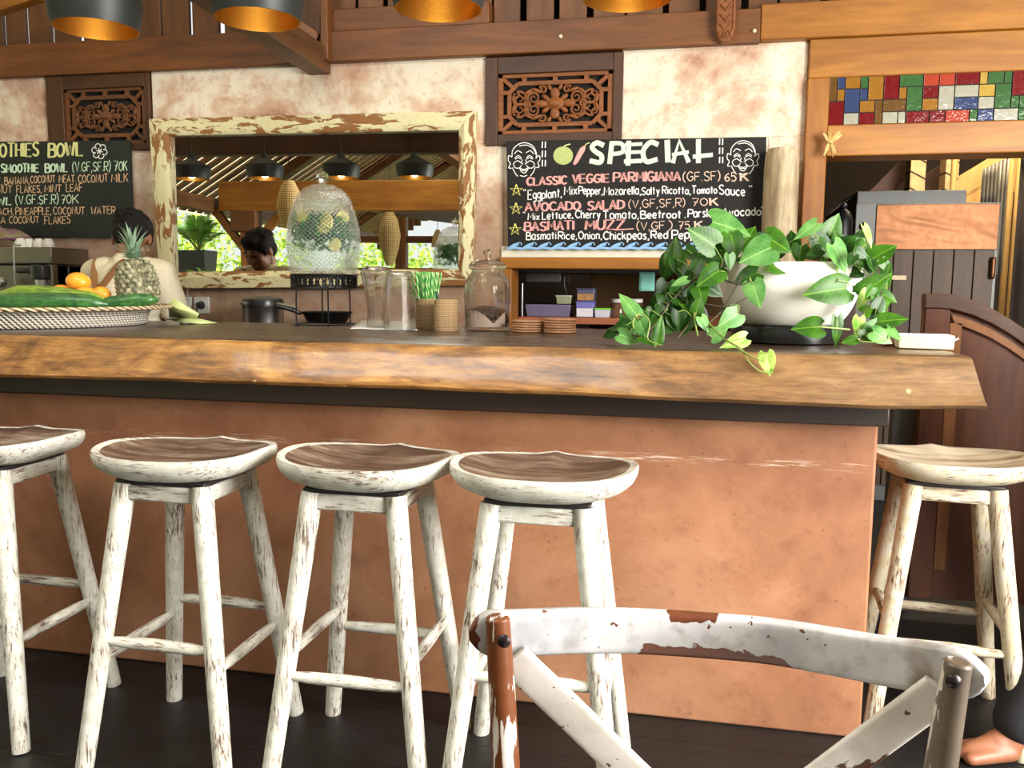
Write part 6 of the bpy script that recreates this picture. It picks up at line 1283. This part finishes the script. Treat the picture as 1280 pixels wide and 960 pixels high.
def palm(c, n, L, label, seed, el0=35, z0=0):
    rg = random.Random(seed); c = Vector(c); t = thing('potted_palm' if z0 else 'palm_plant', label, 'palm', tuple(c)); q = MB(); st_ = MB()
    for i in range(n):
        a = i*2.39996+rg.uniform(-.2, .2); el = R(el0+45*(i/n)+rg.uniform(-8, 8)); h = Vector((math.cos(a), math.sin(a), 0)); LL = L*rg.uniform(.8, 1.1); P = [c+h*LL*t_*math.cos(el)+Vector((0, 0, LL*(t_*math.sin(el)-.38*t_*t_))) for t_ in [k/14 for k in range(15)]]
        st_.tube(P, [.009*(1-.8*k/14) for k in range(15)], 5)
        for k in range(3, 15):
            d = (P[min(k+1, 14)]-P[k-1]).normalized(); s = d.cross(Vector((0, 0, 1))).normalized(); ll = LL*.36*math.sin(math.pi*(k/15)**.8)+.04
            for sg in (-1, 1):
                dd = (s*sg*.8+d*.75+Vector((0, 0, .15))).normalized(); w_ = d*.016; e = P[k]+dd*ll-Vector((0, 0, ll*.2)); mdl = P[k]+dd*ll*.5
                q.add([P[k]-w_*.4, mdl-w_, e, mdl+w_], [(0, 1, 2, 3)])
    q.build('fronds', M['palm'], t, fix=False); st_.build('stalks', stem_m, t)
pl = mir(248, 313, 9.7)
palm((pl.x, pl.y, pl.z-.02), 15, .62, 'upright palm growing from the black planter box in the mirror', 2, 48, 1)
p2 = mir(283, 338, 9.3); palm((p2.x, p2.y+.3, 1.0), 18, .7, 'bushy fine leaved palm reflected beside the wooden column', 5, 30)
a_, b_ = mir(214, 313, 9.7), mir(263, 340, 9.7)
t = thing('planter_box', 'black planter box on the garden wall reflected at the left of the mirror', 'planter', ((a_.x+b_.x)/2, a_.y, 1.30))
q = MB(); x0, x1 = min(a_.x, b_.x), max(a_.x, b_.x); Yc = a_.y; zt_ = a_.z; q.add([(x0+.03, Yc-.14, 1.30), (x1-.03, Yc-.14, 1.30), (x1-.03, Yc+.14, 1.30), (x0+.03, Yc+.14, 1.30), (x0, Yc-.18, zt_), (x1, Yc-.18, zt_), (x1, Yc+.18, zt_), (x0, Yc+.18, zt_)], [(0,3,2,1),(4,5,6,7),(0,1,5,4),(1,2,6,5),(2,3,7,6),(3,0,4,7)]); q.build('box_body', M['blackplastic'], t, .006)
# the finer palm stands in a tall pot
q = MB(); tpp = thing('tall_pot', 'tall clay pot holding the fine leaved palm in the mirror', 'pot', (p2.x, p2.y+.3, 0)); q.lathe([(.12, 0), (.2, .05), (.24, .6), (.2, .95), (.22, 1.0), (.19, 1.0), (.17, .93), (.01, .92)], (p2.x, p2.y+.3, 0), 28); q.build('pot_body', M['terra'], tpp)

# ------------------------------------------------------------------ swing door and post at the bar entry
dt = thing('swing_door', 'low arched brown swing door with raised panel behind the bar end', 'door', (1.2, 3.42, .08))
xd0 = at(1156, 400, Y=3.4).x; ang = R(-4)
dtop = [at(x, y, Y=3.40) for x, y in ((1156,367),(1170,366.5),(1190,368),(1215,375),(1240,386),(1262,399),(1285,415),(1320,438))]
xd1 = dtop[-1].x
def arch(off): return [(p.x, p.z-off) for p in dtop]
q = MB(); poly = [(xd0, .08)]+[(xd1, .08)]+arch(.03)[::-1]; q.prism(poly, lambda u, v, t_: (u, t_, v), 3.405, 3.435); q.build('door_panel', M['door'], dt, .002)
q = MB(); ap = arch(0); an_ = arch(.055)
q.prism(ap+an_[::-1], lambda u, v, t_: (u, t_, v), 3.385, 3.445); q.build('top_rail', wood('door_cap', S(62,40,28), S(108,76,56), 'x', 12), dt, .004)
q = MB(); q.prism([(xd0, .08), (xd0+.085, .08), (xd0+.085, ap[2][1]-.05), (xd0, ap[0][1]-.05)], lambda u, v, t_: (u, t_, v), 3.392, 3.44); q.build('door_stile', M['door'], dt, .004)
q = MB(); i1, i2 = arch(.075), arch(.105); ii = [(max(x, xd0+.085), z) for x, z in i1[1:-1]]; jj = [(max(x, xd0+.10), z) for x, z in i2[1:-1]]
q.prism(ii+jj[::-1], lambda u, v, t_: (u, t_, v), 3.390, 3.42); q.box(xd0+.085, xd0+.125, 3.390, 3.42, .2, i2[2][1]); q.build('panel_molding', wood('door_molding', S(118,72,38), S(168,114,68), 'z', 12), dt, .003)
x0, x1 = at(1118, 540, Y=3.42).x, at(1151, 540, Y=3.42).x
q = MB(); q.box(x0, x1, 3.46, 3.52, .0, at(1130, 425, Y=3.42).z); tag(q.build('door_post', M['greymetal'], bevel=.004), 'grey painted post the swing door hangs from, below the bar slab', 'post')
# ------------------------------------------------------------------ kitchen seen through the hatch and the doorway
KY = 5.3
sm = thing('smoker_oven', 'large grey and copper smoker oven with plank front in the kitchen doorway', 'oven', (1.35, 5.6, 0))
c0, c1 = at(1096, 256, Y=KY), at(1246, 312, Y=KY); xl, xr = at(1068, 300, Y=KY).x, at(1250, 300, Y=KY).x; ztp = at(1096, 254, Y=KY).z
q = MB(); q.box(xl, xr, KY+.02, KY+.7, .0, ztp); q.build('oven_body', M['greymetal'], sm, .004)
q = MB(); hp_ = [at(1066, 262, Y=KY+.01), at(1094, 255, Y=KY+.01), at(1096, 345, Y=KY+.01), at(1068, 345, Y=KY+.01)]; q.box(xl, c0.x, KY, KY+.03, .0, ztp); q.build('side_frame', M['greymetal'], sm, .004)
g = G('copper_sheet'); n_ = g.noise(g.co((1, 1, 2.4)), 1.6, 2, .45, .8); n2 = g.noise(g.co(), 30, 3); M['copper'] = g.out(g.mix(n2, S(92,62,43), S(122,84,59)), g.mr(n2, .3, .7, .40, .5), 1., bump=(n_, .3, .08))
q = MB(); q.box(c0.x, c1.x, KY-.005, KY+.02, c1.z, c0.z); q.build('copper_panel', M['copper'], sm, .003)
M['plank'] = wood('dark_planks', S(58,43,30), S(92,70,52), 'z', 10, .6)
q = MB(); n = 6; W_ = (xr-.02-c0.x)/n
for i in range(n): q.box(c0.x+i*W_+.003, c0.x+(i+1)*W_-.003, KY, KY+.025, .1, c1.z-.003)
q.build('plank_front', M['plank'], sm, .002)
h0, h1 = at(1072, 239, Y=5.42), at(1207, 262, Y=5.42)
q = MB(); q.box(h0.x, h1.x, 5.42, 5.95, ztp+.004, h0.z); q.build('top_box', M['greymetal'], sm, .004)
l0, l1 = at(1040, 262, Y=5.7), at(1074, 240, Y=5.44)
q = MB(); q.add([Vector((l0.x, 5.75, l0.z-.02)), Vector((l1.x, 5.44, l1.z)), Vector((l1.x, 5.44, l1.z-.16)), Vector((l0.x, 5.75, l0.z-.16)), Vector((l0.x, 5.95, l0.z-.02)), Vector((l1.x, 5.95, l1.z)), Vector((l1.x, 5.95, l1.z-.16)), Vector((l0.x, 5.95, l0.z-.16))], [(0,1,2,3),(7,6,5,4),(0,4,5,1),(1,5,6,2),(2,6,7,3),(3,7,4,0)]); q.build('side_hood', M['greymetal'], sm, .004)
q = MB(); pz = at(1080, 283, Y=KY-.01); q.lathe([(.020, -.008), (.024, 0), (.012, .02), (.004, .03)], pz, 16, rot=Matrix.Rotation(R(90), 3, 'X')); q.build('knob', M['blackplastic'], sm)
q = MB(); pz = at(1241, 335, Y=KY-.02); q.caps(pz+Vector((0, 0, .05)), pz-Vector((0, 0, .05)), .014, .014); q.build('latch_handle', M['copper'], sm)
q = MB(); s0 = at(1112, 347, Y=KY-.006); q.box(s0.x, s0.x+.09, KY-.008, KY, s0.z-.012, s0.z+.012); q.build('label_plate', M['cream'], sm)
fl_ = thing('black_kettle', 'black lidded kettle on the ledge left of the smoker oven', 'kettle', tuple(at(1055, 300, Y=5.2)))
kc = at(1054, 272, Y=5.2); kr = rad(26, kc)*.9
q = MB(); q.lathe([(kr*.9, kc.z-.25), (kr, kc.z-.24), (kr, kc.z-.02), (kr*.7, kc.z+.03), (kr*.25, kc.z+.05), (.01, kc.z+.06)], (kc.x, 5.2, 0), 28); q.build('kettle_body', M['blackmetal'], fl_)
q = MB(); q.ell((kc.x, 5.2, kc.z+.065), (.02, .02, .016)); q.build('knob', M['blackplastic'], fl_)
q = MB(); q.box(kc.x-.22, xl-.005, 5.0, 5.5, kc.z-.29, kc.z-.25); ks = q.build('ledge_top', M['dark_x'], thing('kitchen_ledge', 'dark ledge in the doorway left of the smoker oven', 'ledge', (kc.x, 5.25, 0)), .004)
q = MB(); q.box(kc.x-.2, xl-.02, 5.04, 5.46, 0, kc.z-.29); q.build('ledge_body', M['dark_x'], ks.parent, .004)
# back of the kitchen: brick piers, sloping boards, bamboo, corrugated sheet
g = G('lit_bamboo'); n_ = g.noise(g.co((1, 1, .15)), 12, 4); M['bamboo'] = g.out(g.mix(n_, S(150,108,52), S(226,186,116)), .6)
g = G('rough_brick'); v = g.co(); zz = g.xyz(v)[2]; fr_ = g.math('FRACT', g.math('ADD', g.math('MULTIPLY', zz, 9.), g.math('MULTIPLY', g.xyz(v)[0], 5.))); n_ = g.noise(v, 18, 4); M['brick'] = g.out(g.mix(g.mr(fr_, .86, .9, 0, 1), g.mix(n_, S(150,116,76), S(212,180,134)), S(34,24,16)), .8)
for x0, x1 in ((1139, 1152), (1183, 1193)):
    a, b_ = at(x0, 200, Y=6.4), at(x1, 300, Y=6.4); q = MB(); q.box(a.x, b_.x, 6.4, 6.55, 0, 3.25); structure('pillar_brick', q, M['brick'], .004)
bd = MB()
for (xa, ya, xb, yb, w_) in ((1196, 238, 1300, 176, .16), (1200, 262, 1300, 204, .16), (1090, 250, 1150, 190, .12), (1110, 262, 1185, 212, .12)):
    q = MB(); q.beam(at(xa, ya, Y=6.7), at(xb, yb, Y=6.7), .05, w_); structure('trim_brace', q, M['bamboo'] if xa > 1150 else M['dark_x'], .004)
for x0, x1 in ((1190, 1197), (1262, 1268), (1272, 1278)):
    a, b_ = at(x0, 190, Y=6.2), at(x1, 330, Y=6.2); q = MB(); q.tube([(a.x+.02, 6.2, 0), (a.x+.02, 6.2, 3.3)], .02, 10); structure('pillar_bamboo', q, M['bamboo'])
cs = MB(); a, b_ = at(1229, 196, Y=5.9), at(1262, 196, Y=5.9); zt1, zt2 = at(1229, 212, Y=5.9).z, at(1262, 196, Y=5.9).z; zb_1 = at(1250, 256, Y=5.9).z; zb_2 = at(1255, 344, Y=5.9).z; NN = 84
def corr(u, v):
    X = a.x+(b_.x-a.x)*u; zt_ = zt1+(zt2-zt1)*u; zb_ = zb_1 if u < .62 else zb_2
    return Vector((X, 5.9+.012*math.sin(u*14*math.pi), zt_+(zb_-zt_)*v))
cs.grid(corr, NN, 4); o = cs.build('corrugated_sheet', plain('zinc_sheet', S(150,142,130), .5, .4), fix=False); m_ = o.modifiers.new('t', 'SOLIDIFY'); m_.thickness = .002; tag(o, 'hanging strip of grey corrugated sheet right of the smoker oven', 'corrugated sheet')
q = MB(); q.tube([((a.x-.1), 5.9, zt2+.05), (b_.x+.3, 5.9, zt2+.05)], .02, 10); structure('trim_rail', q, M['bamboo'])
q = MB(); x0 = at(1258, 300, Y=5.8).x; q.grid(lambda u, v: Vector((x0+.03+.5*u, 5.75+.02*math.sin(u*40), 2.05-2.0*v)), 60, 3); o = q.build('dark_curtain', plain('dark_cloth', S(40,28,20), .9), fix=False); m_ = o.modifiers.new('t', 'SOLIDIFY'); m_.thickness = .003; tag(o, 'dark curtain hanging at the right edge beyond the corrugated sheet', 'curtain')
q = MB(); q.tube([(x0-.02, 5.75, 2.06), (x0+.6, 5.75, 2.06)], .012, 8); structure('trim_curtain_rail', q, M['dark_x'])

# hatch: ledge, hood, rods, boxes, jars and note
zs = at(770, 398, Y=4.55).z
sh_ = thing('hatch_shelf', 'reddish wooden shelf inside the kitchen hatch under the SPECIAL chalkboard', 'shelf', (-.3, 4.8, zs-.04))
q = MB(); q.box(xo0+.05, xo1-.05, 4.57, 5.15, zs-.035, zs); q.build('shelf_board', wood('red_shelf', S(140,78,48), S(196,124,86), 'x', 10), sh_, .003)
for x_ in (xo0+.12, xo1-.12):
    q = MB(); q.box(x_-.03, x_+.03, 4.7, 5.1, 0, zs-.035); q.build('shelf_support', M['dark_z'], sh_, .003)
hd = thing('range_hood', 'dark grey metal shelf hood across the top of the kitchen hatch', 'hood', (-.3, 5.0, at(700, 341, Y=4.62).z))
a, b_ = at(641, 335, Y=4.62), at(835, 342, Y=4.62); q = MB(); q.box(a.x, b_.x+.3, 4.62, 5.2, b_.z, a.z+.03); q.build('hood_body', plain('dark_steel', S(66,64,62), .4, .5), hd, .004)
a, b_ = at(657, 343, Y=4.9), at(701, 353, Y=4.9); q = MB(); q.box(a.x, b_.x, 4.9, 5.3, b_.z, a.z+.01); q.build('hood_lip', plain('mid_steel', S(118,118,116), .35, .6), hd, .004)
q = MB(); a, b_ = at(706, 345, Y=4.9), at(709, 368, Y=4.9); q.tube(catmull([a, a.lerp(b_, .5)+Vector((-.01, 0, 0)), b_], 5), .005, 8); q.build('hood_pipe', M['greymetal'], hd)
for x, y0, y1, lb in ((645.5, 341, 397, 'thin steel rod standing at the left side of the kitchen hatch'), (653, 354, 386, 'short steel rod right of the tall rod in the kitchen hatch')):
    a, b_ = at(x, y0, Y=4.66), at(x, y1, Y=4.66); q = MB(); q.tube([Vector((a.x, 4.66, a.z)), Vector((a.x, 4.66, zs))], .0055, 10); tag(q.build('steel_rod', M['steel']), lb, 'rod')
q = MB(); a, b_ = at(738, 344, Y=5.35), at(880, 400, Y=5.35); q.box(a.x, b_.x+.3, 5.35, 5.4, .0, a.z+.1); tag(q.build('brown_screen', plain('brown_board', S(112,80,42), .7, scale=6), bevel=.004), 'brown board screen standing behind the sticky note and jars', 'screen')
M['note'] = plain('turquoise_paper', S(132,206,190), .8, var=.04)
a, b_ = at(799, 340, Y=4.6), at(818, 364, Y=4.6); q = MB(); q.grid(lambda u, v: Vector((a.x+(b_.x-a.x)*u, 4.612-.006*v*v, a.z+(b_.z-a.z)*v)), 4, 6); o = q.build('sticky_note', M['note'], fix=False); m_ = o.modifiers.new('t', 'SOLIDIFY'); m_.thickness = .001; tag(o, 'turquoise sticky note hanging from the hood in the hatch', 'note')
def tub(x0, y0, x1, y1, Y, m, label, lid=None, d=.12, name='storage_tub', fill=None):
    a, b_ = at(x0, y0, Y=Y), at(x1, y1, Y=Y); base = b_.z if y1 < 394 else zs
    t = thing(name, label, 'tub', ((a.x+b_.x)/2, Y+d/2, base)); x0_, x1_ = a.x, b_.x; tp = (x1_-x0_)*.04
    q = MB(); zt_ = a.z-(.008 if lid else 0); q.add([(x0_+tp, Y+tp, base), (x1_-tp, Y+tp, base), (x1_-tp, Y+d-tp, base), (x0_+tp, Y+d-tp, base), (x0_, Y, zt_), (x1_, Y, zt_), (x1_, Y+d, zt_), (x0_, Y+d, zt_)], [(0,3,2,1),(4,5,6,7),(0,1,5,4),(1,2,6,5),(2,3,7,6),(3,0,4,7)]); q.build('tub_body', m, t, .004)
    q = MB(); q.box(x0_-.003, x1_+.003, Y-.003, Y+d+.003, zt_, a.z); q.build('rim' if not lid else 'lid', lid or m, t, .002)
    if fill:
        q = MB(); q.box(x0_+.004, x1_-.004, Y-.001, Y+.004, base+.004, base+(zt_-base)*.62); q.build('contents', fill, t)
    return t
tubm = lambda n, c: plain(n, c, .25, var=.1)
tub(656, 380, 713, 398, 4.64, tubm('violet_plastic', S(120,112,140)), 'long violet translucent box on the hatch shelf', d=.2)
tub(695, 369, 714, 380.2, 4.66, tubm('pale_green_plastic', S(158,166,132)), 'pale green tub standing on the long violet box', tubm('clear_lid', S(186,190,170)))
tub(720, 376.5, 742, 398, 4.63, tubm('blue_violet_plastic', S(124,124,190)), 'blue violet tub under the tub of brown crumbs', tubm('blue_lid', S(110,114,186)), fill=plain('white_powder', S(222,220,226), .9))
tub(721, 360, 743, 376.4, 4.635, tubm('grey_blue_plastic', S(96,96,124)), 'tub of brown crumbs stacked on the blue violet tub', tubm('dark_blue_lid', S(70,70,100)), fill=plain('brown_crumbs', S(176,132,84), .9, scale=90, var=.5))
tub(743, 385, 762, 398, 4.62, tubm('white_tub_plastic', S(206,208,222)), 'small white tub with a bright green lid', tubm('green_lid', S(120,206,50)))
for x, lb in ((773, 'spice jar with white lid in the hatch, left one by the green lidded tub'), (794, 'spice jar with white lid in the hatch, right one behind the vine')):
    c = at(x, 398, Y=4.72); r = rad(19, c); zt_ = at(x, 374, Y=4.72).z; t = thing('spice_jar', lb, 'jar', (c.x, 4.72, zs), 'white lidded jars in the hatch')
    q = MB(); q.lathe([(r*.9, zs), (r, zs+.004), (r, zt_-.03), (r*.8, zt_-.018)], (c.x, 4.72, 0), 24); q.build('jar_body', plain('brownish_glass', S(112,78,56), .1), t)
    q = MB(); q.lathe([(r*.95, zt_-.018), (r*.95, zt_), (r*.9, zt_+.002)], (c.x, 4.72, 0), 24); q.build('lid', M['white_plastic'], t)
